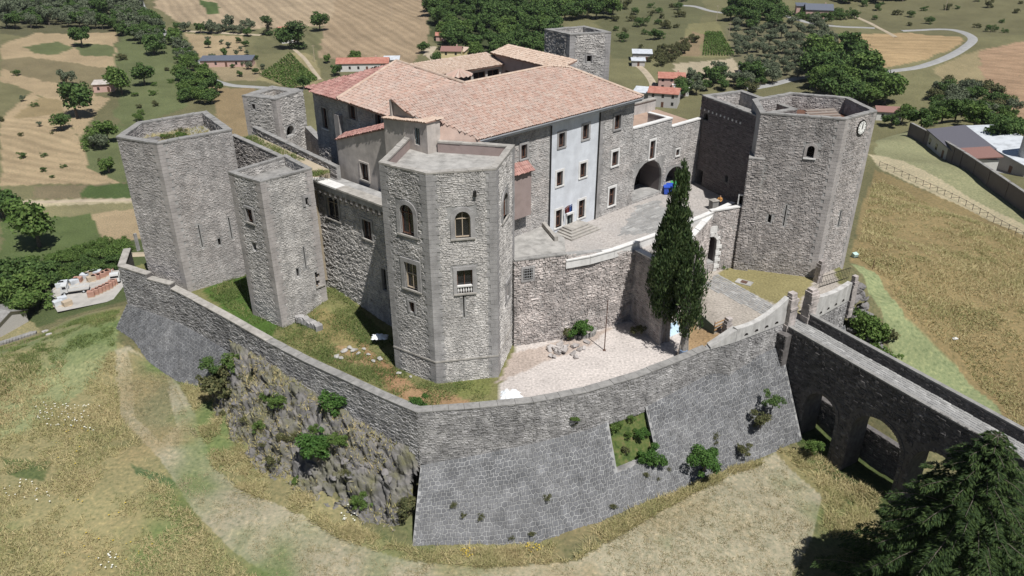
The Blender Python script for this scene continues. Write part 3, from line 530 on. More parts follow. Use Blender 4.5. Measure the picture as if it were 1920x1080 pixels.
ST = [(-29.5, 78.0), (-25.4, 75.0), (-21.2, 79.2), (-25.0, 83.7)]
st_ops = {0: [dict(px=(463, 392, 474, 416), sill=M_COPING, sur=M_ASHLAR, sw=0.25), dict(px=(473, 456, 480, 470), n='opening')],
          1: [dict(px=(572, 370, 578, 386), n='opening', sur=M_ASHLAR, sw=0.3), dict(px=(591, 508, 606, 536), sill=M_COPING, frame=M_PALEWOOD, transom=False, d=0.2), dict(px=(556, 503, 561, 520), n='opening'), dict(px=(570.5, 462, 572.5, 506), n='arrow_slit')]}
tower('square_tower', 'slim square stone tower with flat roof between the two big towers', ST, -1.0, 16.9, st_ops, M_TOWER, (0, 1), 0.9, 0.45, M_GCOPE, M_ASHLARP, (0, 1, 2), M_GCOPE, 0.27, 0.17, 0.048, seed=31)
LT = [(-44.4, 85.9), (-38.9, 83.4), (-32.4, 88.8), (-38.2, 97.0), (-44.6, 92.0)]
lt_ops = {0: [dict(px=(253, 440, 255, 470), n='arrow_slit')], 1: [dict(px=(375, 421, 377, 466), n='arrow_slit'), dict(px=(431, 407, 433, 450), n='arrow_slit'), dict(px=(409, 447, 414, 461), n='opening')]}
lt = tower('corner_tower', 'big pentagonal stone tower with weeds and rubble on its open top', LT, -4.0, 18.3, lt_ops, M_LEFT, (0, 1), 1.5, 0.7, M_GCOPE, M_ASHLARP, (1,), M_MORTAR, 0.27, 0.165, 0.045, seed=51, ql=0.9)
CT = [(27.9, 87.0), (36.4, 84.3), (41.2, 87.8), (40.4, 94.0), (34.2, 96.4), (28.6, 93.0)]
ct_ops = {0: [dict(px=(1513, 273, 1527, 296), k='arch', n='opening', sur=M_ASHLARP, sw=0.3, d=0.6, sill=M_WHITE), dict(px=(1440, 403, 1446, 418), n='opening'), dict(px=(1471, 384, 1473, 424), n='arrow_slit'), dict(px=(1429, 300, 1430.6, 344), n='arrow_slit'), dict(px=(1386, 367, 1398, 384), n='opening', sur=M_WHITE, sw=0.15)],
          1: [dict(px=(1573, 396, 1575, 424), n='arrow_slit')]}
ct = tower('clock_tower', 'big polygonal stone tower carrying a white clock near its top edge', CT, -2.0, 20.75, ct_ops, M_CLOCK, (0, 1), 1.75, 0.55, M_GCOPE, M_ASHLARP, (1, 2), M_WOOD, 0.32, 0.155, 0.055, seed=71, ql=0.9, inm=M_LEFT)
F = Face(CT[1], CT[2]); u, z = F.hit(1614, 239); c = Vector(F.P(u, z, 0.0)); N3 = Vector((F.N.x, F.N.y, 0)); U3 = Vector((F.U.x, F.U.y, 0)); Z3 = Vector((0, 0, 1))
def disc(mb, r, o0, o1, seg=24, cc=c):
    i = len(mb.v)
    for o in (o0, o1):
        for k in range(seg): t = 2 * math.pi * k / seg; mb.v.append(tuple(cc + U3 * r * math.cos(t) + Z3 * r * math.sin(t) + N3 * o))
    mb.f.append(tuple(i + seg + k for k in range(seg)))
    for k in range(seg): j = (k + 1) % seg; mb.f.append((i + k, i + j, i + seg + j, i + seg + k))
mb = MB(); disc(mb, 0.86, -0.1, 0.16); rim = mb.build('clock_rim', M_IRON, ct)
mb = MB(); disc(mb, 0.73, 0.1, 0.175); mb.build('dial', plain('clock_white', (0.75, 0.74, 0.70), 0.5), rim)
for k in range(12):
    t = math.pi / 2 - k * math.pi / 6; d = U3 * math.cos(t) + Z3 * math.sin(t); s = U3 * -math.sin(t) + Z3 * math.cos(t); mb = MB(); p = c + N3 * 0.18
    mb.hexa([tuple(p + d * a + s * b + N3 * e) for e in (0, 0.015) for a, b in ((0.54, -0.04), (0.67, -0.04), (0.67, 0.04), (0.54, 0.04))]); mb.build('hour_mark', M_IRON, rim)
for ln, wd, an in ((0.56, 0.045, 93), (0.38, 0.06, 84)):
    t = R(an); d = U3 * math.cos(t) + Z3 * math.sin(t); s = U3 * -math.sin(t) + Z3 * math.cos(t); mb = MB(); p = c + N3 * 0.205
    mb.hexa([tuple(p + d * a + s * b + N3 * e) for e in (0, 0.02) for a, b in ((-0.12, -wd), (ln, -wd * 0.5), (ln, wd * 0.5), (-0.12, wd))]); mb.build('clock_hand', M_IRON, rim)
for k in range(5):                                     # wooden stage on the roof
    mb = MB(); a = Vector((33.0 + k * 0.35, 93.6 - k * 0.1)); mb.box((36.5, 90.5 + 0.55 * k - 0.6, 19.15 + 0.17 * k), (4.6 - 0.2 * k, 0.55, 0.12), 0.18); mb.build('wooden_step', plain('grey_decking', (0.24, 0.20, 0.17), 0.85), ct)
mb = MB(); mb.box((36.2, 88.3, 19.4), (3.0, 0.5, 0.7), -0.25); mb.build('bench', plain('grey_decking', (0.24, 0.20, 0.17), 0.85), ct)
mb = MB(); Fb = Face((27.3, 86.9), (28.9, 86.4)); Fb.box(mb, 0, 1.7, -2, 15.6, -3.0, 0.25); bt = thing('buttress', 'stone buttress against the left edge of the clock tower', 'buttress', (28.1, 87, 0)); mb.build('core', M_MORTAR, bt)
mb = MB(); fb = Face(Fb.P(0, 0, 0.25)[:2], Fb.P(1.7, 0, 0.25)[:2]); facing(mb, fb, 1, 15.6, sw=0.42, sh=0.2, seed=5); fb2 = Face(Fb.P(0, 0, -3.0)[:2], Fb.P(0, 0, 0.25)[:2]); facing(mb, fb2, 1, 15.6, sw=0.42, sh=0.2, seed=6); mb.build('rubble_stones', M_CLOCK, bt, 'stuff')
mb = MB(); Fb.box(mb, -0.05, 1.75, 15.6, 15.72, -3.0, 0.3); mb.build('coping', M_GCOPE, bt)

DT = [(24.0, 98.9), (28.2, 89.3), (33.8, 92.2), (29.6, 101.5)]
dt_ops = {0: [dict(px=(1359, 328, 1365, 342), k='arch', n='opening'), dict(px=(1306, 318, 1317, 346), n='opening', d=0.8), dict(px=(1319, 212, 1328, 226), k='arch', n='opening')]}
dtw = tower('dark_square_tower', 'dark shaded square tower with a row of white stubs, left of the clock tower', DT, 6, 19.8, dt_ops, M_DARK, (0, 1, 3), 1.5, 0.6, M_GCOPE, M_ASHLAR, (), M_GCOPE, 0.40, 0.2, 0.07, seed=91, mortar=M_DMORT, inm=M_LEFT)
F = Face(DT[0], DT[1])
for k in range(11):
    u, z = F.hit(1315 + k * 7.4, 203 + k * 2.75); mb = MB(); F.box(mb, u - 0.09, u + 0.09, z - 0.13, z + 0.13, -0.05, 0.12); mb.build('corbel_stub', M_WHITE, dtw)

BT = [(4.5, 111.9), (7.7, 107.7), (13.3, 109.6), (10.2, 114.6)]
tower('back_tower', 'plain square stone tower rising behind the tiled palace roof', BT, 0, 25.7, {1: [dict(px=(1100, 104, 1109, 116), n='opening', sur=M_ASHLAR, sw=0.15)]}, M_TOWER, (0, 1), 1.5, 0.7, M_GCOPE, M_ASHLAR, (1, 2), M_MORTAR, 0.36, 0.22, 0.08, seed=111)
BL = [(-39.6, 115.2), (-34.1, 112.9), (-31.5, 118.5), (-36.9, 121.2)]
tower('far_left_tower', 'square stone tower behind the wall walk with a sunken roof pit', BL, 0, 15.8, {0: [dict(px=(473, 195, 479, 205), n='opening', sur=M_ASHLAR, sw=0.15)], 1: [dict(px=(537, 235, 552, 255), k='arch', n='opening', d=0.9)]}, M_TOWER, (0, 1), 1.0, 1.5, M_GCOPE, M_ASHLARP, (0, 1), M_DIRT, 0.36, 0.22, 0.08, seed=131)

# ---------------------------------------------------------------- curtain walls
CW0, CW1 = (-22.4, 83.3), (-12.2, 74.4); F = Face(CW0, CW1)
cw = thing('curtain_wall', 'stone curtain wall with projecting corbelled top between the square and many-sided towers', 'wall', (-17.3, 79, 0)); wmb = MB(); fmb = MB()
faced(cw, F, -1, 14.6, [dict(px=(612, 358, 634, 410), k='arch', sill=M_COPING, sur=M_ASHLAR, sw=0.3, frame=M_PALEWOOD), dict(px=(681, 414, 697, 448), sill=M_COPING, sur=M_ASHLAR, sw=0.25, transom=False), dict(px=(716, 505, 724, 545), n='opening')], wmb, fmb, 0.34, 0.21, 0.08, 141, fz1=13.4)
F.box(wmb, 0, F.L, 13.95, 14.6, -2.0, 0.65); wmb.poly([F.P(F.L, 14.6, -2), F.P(0, 14.6, -2), F.P(0, 0, -2), F.P(F.L, 0, -2)]); wmb.build('wall', M_MORTAR, cw); fmb.build('rubble_stones', M_TOWER, cw, 'stuff')
for k in range(15):
    u = 0.4 + k * (F.L - 0.8) / 14; mb = MB(); F.box(mb, u - 0.17, u + 0.17, 13.0, 13.5, -0.1, 0.3); F.box(mb, u - 0.17, u + 0.17, 13.5, 13.94, -0.1, 0.62); mb.build('corbel', M_ASHLARP, cw)
for k in range(5):
    a, b = F.L * k / 5, F.L * (k + 1) / 5; mb = MB(); F.box(mb, a + 0.01, b - 0.01, 14.6, 14.78, -0.55, 0.78); mb.build('coping', M_WHITE if k < 2 else M_COPING, cw)

def wall_run(name, label, outer, ztop, zbot, th, fm, cope, sw=0.36, sh=0.2, dep=0.07, mortar=M_MORTAR, seed=1, ch=0.14, back=True, cope_len=2.6, cat='wall', face_only=None):
    """wall along a line of points; tops and feet may slope"""
    root = thing(name, label, cat, (outer[0][0], outer[0][1], min(zbot))); wmb = MB(); fmb = MB(); n = len(outer)
    dirs = [(Vector(outer[i + 1]) - Vector(outer[i])).normalized() for i in range(n - 1)]; offs = []
    for i in range(n):
        d1 = dirs[max(0, i - 1)]; d2 = dirs[min(n - 2, i)]; m = Vector((-d1.y, d1.x)) + Vector((-d2.y, d2.x)); m /= max(0.4, m.length_squared / 2); offs.append(m)
    pt = lambda i, o: Vector(outer[i]) + offs[i] * o
    for i in range(n - 1):
        F = Face(outer[i], outer[i + 1]); a, b = pt(i, th), pt(i + 1, th); z = (zbot[i], zbot[i + 1], ztop[i], ztop[i + 1])
        wmb.hexa([(*outer[i], z[0]), (*outer[i + 1], z[1]), (*b, z[1]), (*a, z[0]), (*outer[i], z[2]), (*outer[i + 1], z[3]), (*b, z[3]), (*a, z[2])])
        if face_only is None or i in face_only:
            tp = lambda u, F=F, z=z: z[2] + (z[3] - z[2]) * u / F.L + 0.02; bo = lambda u, F=F, z=z: z[0] + (z[1] - z[0]) * u / F.L
            facing(fmb, F, min(z[0], z[1]), max(z[2], z[3]), 0, F.L, sw, sh, dep, (), seed + i, tp, bo)
        if cope:
            k = max(1, round(F.L / cope_len)); A, B = pt(i, -0.08), pt(i + 1, -0.08); C, D = pt(i + 1, th + 0.05), pt(i, th + 0.05)
            for q in range(k):
                s, t = q / k + 0.003, (q + 1) / k - 0.003; L = lambda p, r, x: p + (r - p) * x; zs, ze = z[2] + (z[3] - z[2]) * s, z[2] + (z[3] - z[2]) * t
                h = ch * rnd.uniform(0.85, 1.15); c4 = [L(A, B, s), L(A, B, t), L(D, C, t), L(D, C, s)]; zz = [zs, ze, ze, zs]
                mb = MB(); mb.hexa([(p.x, p.y, w) for p, w in zip(c4, zz)] + [(p.x, p.y, w + h) for p, w in zip(c4, zz)]); mb.build('coping', cope, root)
    wmb.build('wall', mortar, root)
    if fmb.f: fmb.build('rubble_stones', fm, root, 'stuff')
    return root
ww = wall_run('wall_walk', 'high curtain wall with a grassy walk along its top, leading right from the weedy tower', [(-33.6, 91.6), (-23.4, 82.2)], [16.9, 16.3], [-2, 0], 0.45, M_LEFT, M_GCOPE, mortar=M_DMORT, seed=151)
mb = MB(); mb.prism([(-33.2, 91.9), (-23.0, 82.6), (-20.2, 82.9), (-31.5, 93.8)], 2, [16.3, 15.6, 15.6, 16.3]); mb.build('walk_fill', M_DIRT, ww)
wall_run('walk_parapet', 'low stone parapet along the inner side of the grassy wall walk', [(-31.9, 94.6), (-19.2, 82.2)], [17.0, 16.0], [8, 8], 0.45, M_LEFT, M_GCOPE, seed=161)
wall_run('far_curtain', 'shaded stone wall joining the far left tower to the palace', [(-31.6, 117.6), (-23.6, 103.5)], [10.5, 9.5], [-3, -3], 0.8, M_LEFT, M_GCOPE, seed=171)
wall_run('far_curtain_parapet', 'thin stone wall below the far left tower, in front of its arched hole', [(-34.4, 112.5), (-25.0, 100.5)], [9.2, 8.4], [-3, -3], 0.5, M_LEFT, M_GCOPE, seed=175)
wall_run('inner_yard_wall', 'low stone wall across the small yard below the far left tower', [(-29.6, 103.0), (-22.5, 102.5)], [9.5, 9.5], [-3, -3], 0.6, M_LEFT, M_COPING, seed=177)
mb = MB(); mb.poly([(x, y, 5.0) for x, y in ((-36, 118), (-34, 97), (-20.5, 83.5), (-12.5, 76), (-18, 88), (-22, 100), (-30, 120))]); mb.build('inner_yard', M_DIRT, None, 'structure')

# ---------------------------------------------------------------- the palace
D1 = Vector((0.737, 0.676)); E2 = Vector((-0.676, 0.737))
EV0 = Vector((-3.1, 72.9)); EV1 = Vector((15.0, 89.5))
def rz(p): return 22.0 + (Vector(p) - EV0).dot(E2) * 0.345
PA = thing('palace', 'large stone palace with clay tile roofs and a pale plastered bay', 'building', (3, 85, 8.5))
W0 = EV0 + E2 * 0.9 - D1 * 0.5; W1 = EV1 + E2 * 0.9 - D1 * 0.35; F = Face(W0, W1)
ops = []
for i, (x, y, sur) in enumerate([(982, 284, M_ASHLAR), (1052.5, 262, M_ASHLAR), (1097.5, 247, M_ASHLAR), (1157.5, 228.5, M_ASHLAR), (1048.5, 334.5, M_WHITE), (1092.5, 318.5, M_WHITE), (1152.5, 297, M_WHITE), (1046.5, 409.5, M_WHITE), (1089.5, 391, M_WHITE), (1146.5, 368.5, M_WHITE)]):
    h = 13 if i < 7 else 16; w = 5.5; ops.append(dict(px=(x - w, y - h, x + w, y + h), sur=sur, sill=sur, sw=0.26, so=0.1, transom=i > 6))
ops.append(dict(px=(1061.5, 402, 1072, 431), n='door', sur=M_WHITE, sw=0.22, so=0.14, transom=False, frame=plain('grey_green_door', (0.22, 0.27, 0.27), 0.5)))
uA = F.hit(1030, 350)[0]; uB = F.hit(1117, 330)[0]
wmb, fmb = MB(), MB()
rcs = faced(PA, F, 6.0, 21.6, ops, wmb, None)
hs = [hole_of(r, s) for r, s in zip(rcs, ops)]
facing(fmb, F, 8.3, 21.6, 0, uA - 0.1, 0.30, 0.19, 0.05, hs, 201); facing(fmb, F, 8.3, 21.6, uB + 0.15, F.L, 0.30, 0.19, 0.05, hs, 202)
pm = MB(); us = sorted({uA, uB} | {x for r in rcs for x in r[:2] if uA < x < uB}); zs = sorted({8.3, 21.6} | {z for r in rcs for z in r[2:] if uA < (r[0] + r[1]) / 2 < uB and 8.3 < z < 21.6})
for a, b in zip(us, us[1:]):
    for c_, d_ in zip(zs, zs[1:]):
        if not any(r[0] < (a + b) / 2 < r[1] and r[2] < (c_ + d_) / 2 < r[3] for r in rcs): F.box(pm, a, b, c_, d_, -0.02, 0.06)
pm.build('plastered_bay', M_WPLAST, PA)
for u in (uA - 0.02, uB + 0.08):
    mb = MB(); p = F.P(u, 0, 0.16); mb.tube([(p[0], p[1], 8.4), (p[0], p[1], 21.2)], 0.075, 6); mb.build('downpipe', M_IRON, PA)
for k in range(22):
    z = 8.5 + k * 0.6; mb = MB(); w = 0.9 if k % 2 else 0.6; F.box(mb, uB + 0.2, uB + 0.2 + w, z + 0.01, z + 0.59, -0.02, 0.085); mb.build('quoin', M_ASHLAR, PA)
# other outer walls
Fs = [Face(W1, (7.0, 92.0)), Face((7.0, 92.0), (2.0, 103.0)), Face((-19.2, 87.5), (-11.2, 78.7)), Face((-23.4, 92.2), (-19.2, 87.5)), Face((-11.2, 78.7), (-11.5, 76.9)), Face((-12.0, 97.5), (-23.4, 92.2))]
faced(PA, Fs[0], 6, 21.6, [], wmb, fmb, seed=211, sw=0.3, sh=0.19, dep=0.05)
lops = [dict(px=(655, 198, 667, 224), sur=M_ASHLAR, sw=0.2, transom=False), dict(px=(705, 215, 716, 238), sur=M_ASHLAR, sw=0.2, transom=False)]
faced(PA, Fs[2], 4, 22.3, lops, wmb, fmb, seed=221, sw=0.32, sh=0.2, dep=0.06)
faced(PA, Fs[3], 2, 22.3, [dict(px=(605, 203, 614, 240), sill=M_WHITE, sur=M_COPING, sw=0.2)], wmb, fmb, seed=231, sw=0.32, sh=0.2, dep=0.06)
for q in (Fs[1], Fs[4], Fs[5]): wall_grid(wmb, q, 4, 22.3, [])
wmb.build('wall', M_MORTAR, PA); fmb.build('rubble_stones', M_PAL, PA, 'stuff')
Fq = Fs[3]; mb = MB(); Fq.box(mb, Fq.L - 0.9, Fq.L + 0.1, 2, 20.5, -0.5, 0.55); mb.build('pilaster', M_ASHLARP, PA)
# big right-hand roof plane
rp = [(-3.1, 72.9), (15.0, 89.5), (6.6, 92.3), (4.3, 91.5), (-5.0, 83.0), (-11.9, 76.6), (-10.2, 74.9), (-8.6, 74.2), (-7.0, 74.4)]
r1 = tile_roof(PA, [(*p, rz(p)) for p in rp], ((*EV0, 22.0), (*EV1, 22.0)), M_TILE)
Fe = Face(EV0, EV1); mb = MB(); Fe.box(mb, 0, Fe.L, 21.55, 21.82, -0.95, -0.12); mb.build('cornice', M_WPLAST, r1)
mb = MB(); p0 = Fe.P(0, 21.86, 0.02); p1 = Fe.P(Fe.L, 21.86, 0.02); mb.tube([p0, p1], 0.09, 6); mb.build('gutter', plain('zinc', (0.30, 0.31, 0.32), 0.5, 0.5, 0.4), r1)
# left-hand plane towards the curtain, and the red hipped end
lp = [(-5.0, 83.0, 25.0), (-13.5, 93.4, 25.2), (-19.3, 86.6, 22.45), (-10.9, 77.6, 22.45)]
r2 = tile_roof(PA, lp, (lp[2], lp[3]), M_TILE)
hp_ = [(-13.5, 93.4, 25.2), (-24.2, 92.6, 22.3), (-22.6, 90.0, 22.3), (-19.4, 86.7, 22.4)]
r3 = tile_roof(PA, hp_, (hp_[2], hp_[3]), M_TILERED, tw=0.34, tl=0.5)
bp = [(-13.5, 93.4, 25.2), (-12.0, 98.5, 23.2), (-24.2, 92.6, 22.3)]
tile_roof(PA, bp, (bp[2], bp[1]), M_TILERED)
def ridge(pts, parent, m=M_TILE):
    for a, b in zip(pts, pts[1:]):
        a, b = Vector(a), Vector(b); n = int((b - a).length / 0.42); d = (b - a).normalized(); mb = MB()
        for k in range(n): q = a + (b - a) * (k / n); mb.tube([q + Vector((0, 0, 0.04)), q + d * 0.46 + Vector((0, 0, 0.075))], [0.17, 0.14], 6)
        mb.build('ridge_tiles', m, parent, 'stuff')
ridge([(-13.5, 93.4, 25.25), (-5.0, 83.0, 25.05), (4.3, 91.5, 25.05), (6.6, 92.3, 24.75)], r1, M_TILEPALE); ridge([(-13.5, 93.4, 25.25), (-19.4, 86.7, 22.5)], r2, M_TILEPALE); ridge([(6.6, 92.3, 24.75), (15.0, 89.5, 22.1)], r1, M_TILEPALE)
ap = [(-7.2, 73.72, 21.75), (-2.9, 72.82, 21.75), (-3.1, 72.95, 22.05), (-7.0, 74.45, rz((-7.0, 74.45)) + 0.03)]; mb = MB(); mb.poly(ap); mb.build('roof_apron', M_TILE, PA)
# gable wall of the right-hand range behind the stair hut
g0, g1 = Vector((-11.95, 76.5)), Vector((-8.6, 73.3)); mb = MB(); F = Face(g0, g1); zA, zB = rz(g0) - 0.02, rz(g1) - 0.02
mb.hexa([F.P(0, 10, -0.35), F.P(F.L, 10, -0.35), F.P(F.L, 10, -0.6), F.P(0, 10, -0.6), F.P(0, zA, -0.35), F.P(F.L, zB, -0.35), F.P(F.L, zB, -0.6), F.P(0, zA, -0.6)]); mb.build('gable_wall', M_PLAST, PA)
mb = MB(); Fr = Face((-11.9, 76.6), (-5.0, 83.0)); Fr.box(mb, 0, Fr.L, 21, 24.9, -0.25, 0.0); mb.build('rear_wall', M_PLAST, PA)
# courtyard galleries beyond the ridge
ga = thing('courtyard_gallery', 'low glazed gallery with pale tile roof across the palace courtyard', 'gallery', (-5, 101, 20)); A0, A1 = (-10.6, 96.2), (-1.2, 103.6); F = Face(A0, A1)
wmb = MB(); gops = [dict(rc=(0.5 + k * 2.25, 2.4 + k * 2.25, 20.2, 22.3), transom=False, d=0.3) for k in range(5)]; faced(ga, F, 16, 22.75, gops, wmb, None); wmb.build('wall', M_PLAST, ga)
e0, e1 = F.P(0, 22.85, 0.5), F.P(F.L, 22.85, 0.5); t0, t1 = F.P(0, 23.75, -3.2), F.P(F.L, 23.75, -3.2); tile_roof(ga, [e0, e1, t1, t0], (e0, e1), M_TILEPALE)
gb = thing('courtyard_range', 'mauve plastered range with pale mono-pitch tile roof at the back of the courtyard', 'building', (2, 101, 20)); B0, B1 = (-2.2, 104.6), (5.2, 95.6); F = Face(B0, B1)
wmb = MB(); faced(gb, F, 16, 23.9, [dict(rc=(2.0, 3.1, 19.2, 22.2), n='door', transom=False, d=0.2), dict(rc=(4.6, 5.9, 20.2, 22.2), transom=False, d=0.2)], wmb, None); wmb.build('wall', M_PPLAST, gb)
e0, e1 = F.P(-0.6, 24.0, 0.35), F.P(F.L + 1, 24.0, 0.35); t0, t1 = F.P(-0.6, 24.7, -2.6), F.P(F.L + 1, 24.7, -2.6); tile_roof(gb, [e0, e1, t1, t0], (e0, e1), M_TILEPALE)
mb = MB(); mb.poly([F.P(-0.6, 16, -2.4), F.P(F.L, 16, -2.4), F.P(F.L, 24.5, -2.4), F.P(-0.6, 24.5, -2.4)]); mb.poly([F.P(-0.6, 16, -2.4), F.P(-0.6, 24.5, -2.4), F.P(-0.6, 23.9, 0), F.P(-0.6, 16, 0)]); mb.build('rear_wall', M_PPLAST, gb)
ch = thing('roof_turret', 'small round turret with a conical tile cap in the palace courtyard', 'turret', (-6.2, 90.2, 22)); mb = MB(); mb.tube([(-6.0, 90.4, 18), (-6.0, 90.4, 24.3)], 0.95, 14); mb.build('drum', M_PPLAST, ch)
mb = MB(); seg = 16
for k in range(seg):
    t0_, t1_ = 2 * math.pi * k / seg, 2 * math.pi * (k + 1) / seg; tm = (t0_ + t1_) / 2
    mb.poly([(-6 + 1.5 * math.cos(t0_), 90.4 + 1.5 * math.sin(t0_), 24.25), (-6 + 1.55 * math.cos(tm), 90.4 + 1.55 * math.sin(tm), 24.42), (-6, 90.4, 25.0)]); mb.poly([(-6 + 1.55 * math.cos(tm), 90.4 + 1.55 * math.sin(tm), 24.42), (-6 + 1.5 * math.cos(t1_), 90.4 + 1.5 * math.sin(t1_), 24.25), (-6, 90.4, 25.0)])
mb.build('tile_cap', M_TILE, ch)
mb = MB(); mb.poly([(x, y, 18.0) for x, y in ((-12, 95), (-4.5, 83.5), (5, 92), (-1.5, 104))]); mb.build('palace_courtyard', M_TERR, None, 'structure')

# stair hut on the many-sided tower's terrace, and the plastered lean-to beside it
hut = thing('stair_hut', 'plastered stair hut with a narrow door and tiled top on the tower terrace', 'hut', (-9.5, 75, 20.6)); H = [(-12.75, 76.75), (-8.05, 72.65), (-6.9, 73.8), (-11.4, 78.0)]; wmb = MB(); ht = 23.0
for i in range(4):
    F = Face(H[i], H[(i + 1) % 4])
    if i == 0: faced(hut, F, 12, ht, [dict(px=(777, 240, 787, 272), n='door', transom=False, frame=plain('grey_green_door', (0.22, 0.27, 0.27), 0.5), d=0.25), dict(px=(750, 264, 759, 275), k='arch', n='opening')], wmb, None)
    else: wall_grid(wmb, F, 12, ht, [])
wmb.poly([(*H[0], 23), (*H[1], 23), (*H[1], 23.7)]); wmb.poly([(*H[1], 23), (*H[2], 23), (*H[2], 23.7), (*H[1], 23.7)]); wmb.build('wall', M_PLAST, hut)
ho = inset(H, -0.12); hz = [ht - 0.03, ht + 0.68, ht + 0.68, ht - 0.03]; hp2 = [(*p, z + 0.1) for p, z in zip(ho, hz)]; tile_roof(hut, hp2, (hp2[0], hp2[1]), M_TILEPALE, thick=0.1)
ln = thing('plaster_annex', 'tall grey plastered annex wall with a rising tiled top above the curtain wall', 'annex', (-16, 81, 14)); L0, L1 = Vector((-19.3, 84.1)), Vector((-12.6, 77.8)); F = Face(L0, L1); wmb = MB()
rc = F.rect(677, 307, 691, 337); wall_grid(wmb, F, 9, 18.6, [rc]); wmb.poly([F.P(0, 18.6), F.P(F.L, 18.6), F.P(F.L, 21.6)]); window(ln, F, rc, dict(sur=M_PLAST, sw=0.2, transom=False, sill=M_COPING), wmb)
wmb.poly([F.P(0, 9, -3), F.P(0, 9), F.P(0, 18.6), F.P(0, 18.6, -3)]); wmb.build('wall', M_PLAST, ln)
lr = [F.P(-0.1, 18.62, 0.15), F.P(F.L, 21.75, 0.15), F.P(F.L, 22.2, -1.0), F.P(-0.1, 19.1, -1.0)]; tile_roof(ln, lr, (lr[0], lr[1]), M_TILERED, thick=0.1)
# small closet with tile hood on the palace front beside the tower
cl = thing('closet_bay', 'narrow plastered bay with a red tile hood squeezed between tower and palace front', 'bay', (-0.5, 76.5, 10)); Fp = Face(W0, W1); mb = MB(); u = Fp.hit(984, 320)[0]; Fp.box(mb, u - 3.2, u, 12.5, 17.4, -0.2, 1.0); mb.build('wall', M_PPLAST, cl)
q = [Fp.P(u - 3.3, 17.45, 1.3), Fp.P(u + 0.3, 17.45, 1.3), Fp.P(u + 0.3, 18.3, 0.05), Fp.P(u - 3.3, 18.3, 0.05)]; tile_roof(cl, q, (q[0], q[1]), M_TILERED, thick=0.1)

# ---------------------------------------------------------------- arched wing
WG = thing('arched_wing', 'two-storey stone wing with a large and a small arched passage and a brown roof terrace', 'building', (19.5, 94.5, 8.5)); G0, G1 = W1 + D1 * 0.02, Vector((24.6, 98.9)); F = Face(G0, G1); wmb, fmb = MB(), MB()
um = F.hit(1260, 230)[0]
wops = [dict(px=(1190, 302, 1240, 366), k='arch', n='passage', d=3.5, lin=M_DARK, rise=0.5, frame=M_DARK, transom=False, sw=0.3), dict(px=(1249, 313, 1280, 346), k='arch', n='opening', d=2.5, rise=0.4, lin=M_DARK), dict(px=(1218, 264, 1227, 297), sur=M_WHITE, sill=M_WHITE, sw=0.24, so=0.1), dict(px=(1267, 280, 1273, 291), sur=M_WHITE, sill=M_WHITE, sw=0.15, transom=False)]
for o_ in wops[:2]: o_['n'] = 'opening'
faced(WG, F, 6, 17.0, wops, wmb, fmb, 0.28, 0.18, 0.05, 241, fz0=8.4)
mb_ = MB(); Fl = Face(F.P(0, 0)[:2], F.P(um, 0)[:2]); wall_grid(wmb, Fl, 17.0, 18.1, []); facing(fmb, Fl, 17.0, 18.1, sw=0.28, sh=0.18, dep=0.05, seed=247)
wmb.build('wall', M_MORTAR, WG); fmb.build('rubble_stones', M_PAL, WG, 'stuff')
for a, b, z in ((0, um, 18.1), (um + 0.05, F.L, 17.0)):
    mb = MB(); F.box(mb, a, b, z, z + 0.16, -0.5, 0.1); mb.build('coping', M_WHITE, WG)
mb = MB(); F.box(mb, um - 0.45, um, 16.2, 18.1, -3.5, -0.02); F.box(mb, 0.05, um - 0.45, 16.2, 18.0, -0.4, -0.02); mb.build('terrace_parapet', M_PAL, WG)
mb = MB(); F.box(mb, um - 0.5, um + 0.05, 18.12, 18.25, -3.6, -0.5); mb.build('coping', M_WHITE, WG)
mb = MB(); mb.poly([F.P(0, 16.1, 0), F.P(F.L, 16.1, 0), F.P(F.L + 1.5, 16.1, -9), F.P(0, 16.1, -9)]); mb.build('terrace_floor', M_BROWNFL, WG)
mb = MB(); F.box(mb, 0, F.L * 0.62, 15, 17.3, -9.4, -9.0); facing(mb, Face(F.P(0, 0, -9.0)[:2], F.P(F.L * 0.62, 0, -9.0)[:2]), 16.1, 17.3, seed=251); F.box(mb, F.L * 0.62, F.L + 1, 15, 17.6, -9.4, -8.9); mb.build('rear_parapet', M_PAL, WG)
mb = MB(); F.box(mb, 0, F.L * 0.62, 17.3, 17.44, -9.5, -8.9); F.box(mb, F.L * 0.62, F.L + 1, 17.6, 17.75, -9.5, -8.75); mb.build('rear_coping', M_COPING, WG)
mb = MB(); F.box(mb, -0.3, F.L, 6, 15, -13, -9.6); mb.build('rear_block', M_PAL, WG)
rr = wops[0]; ra = F.rect(*rr['px'])

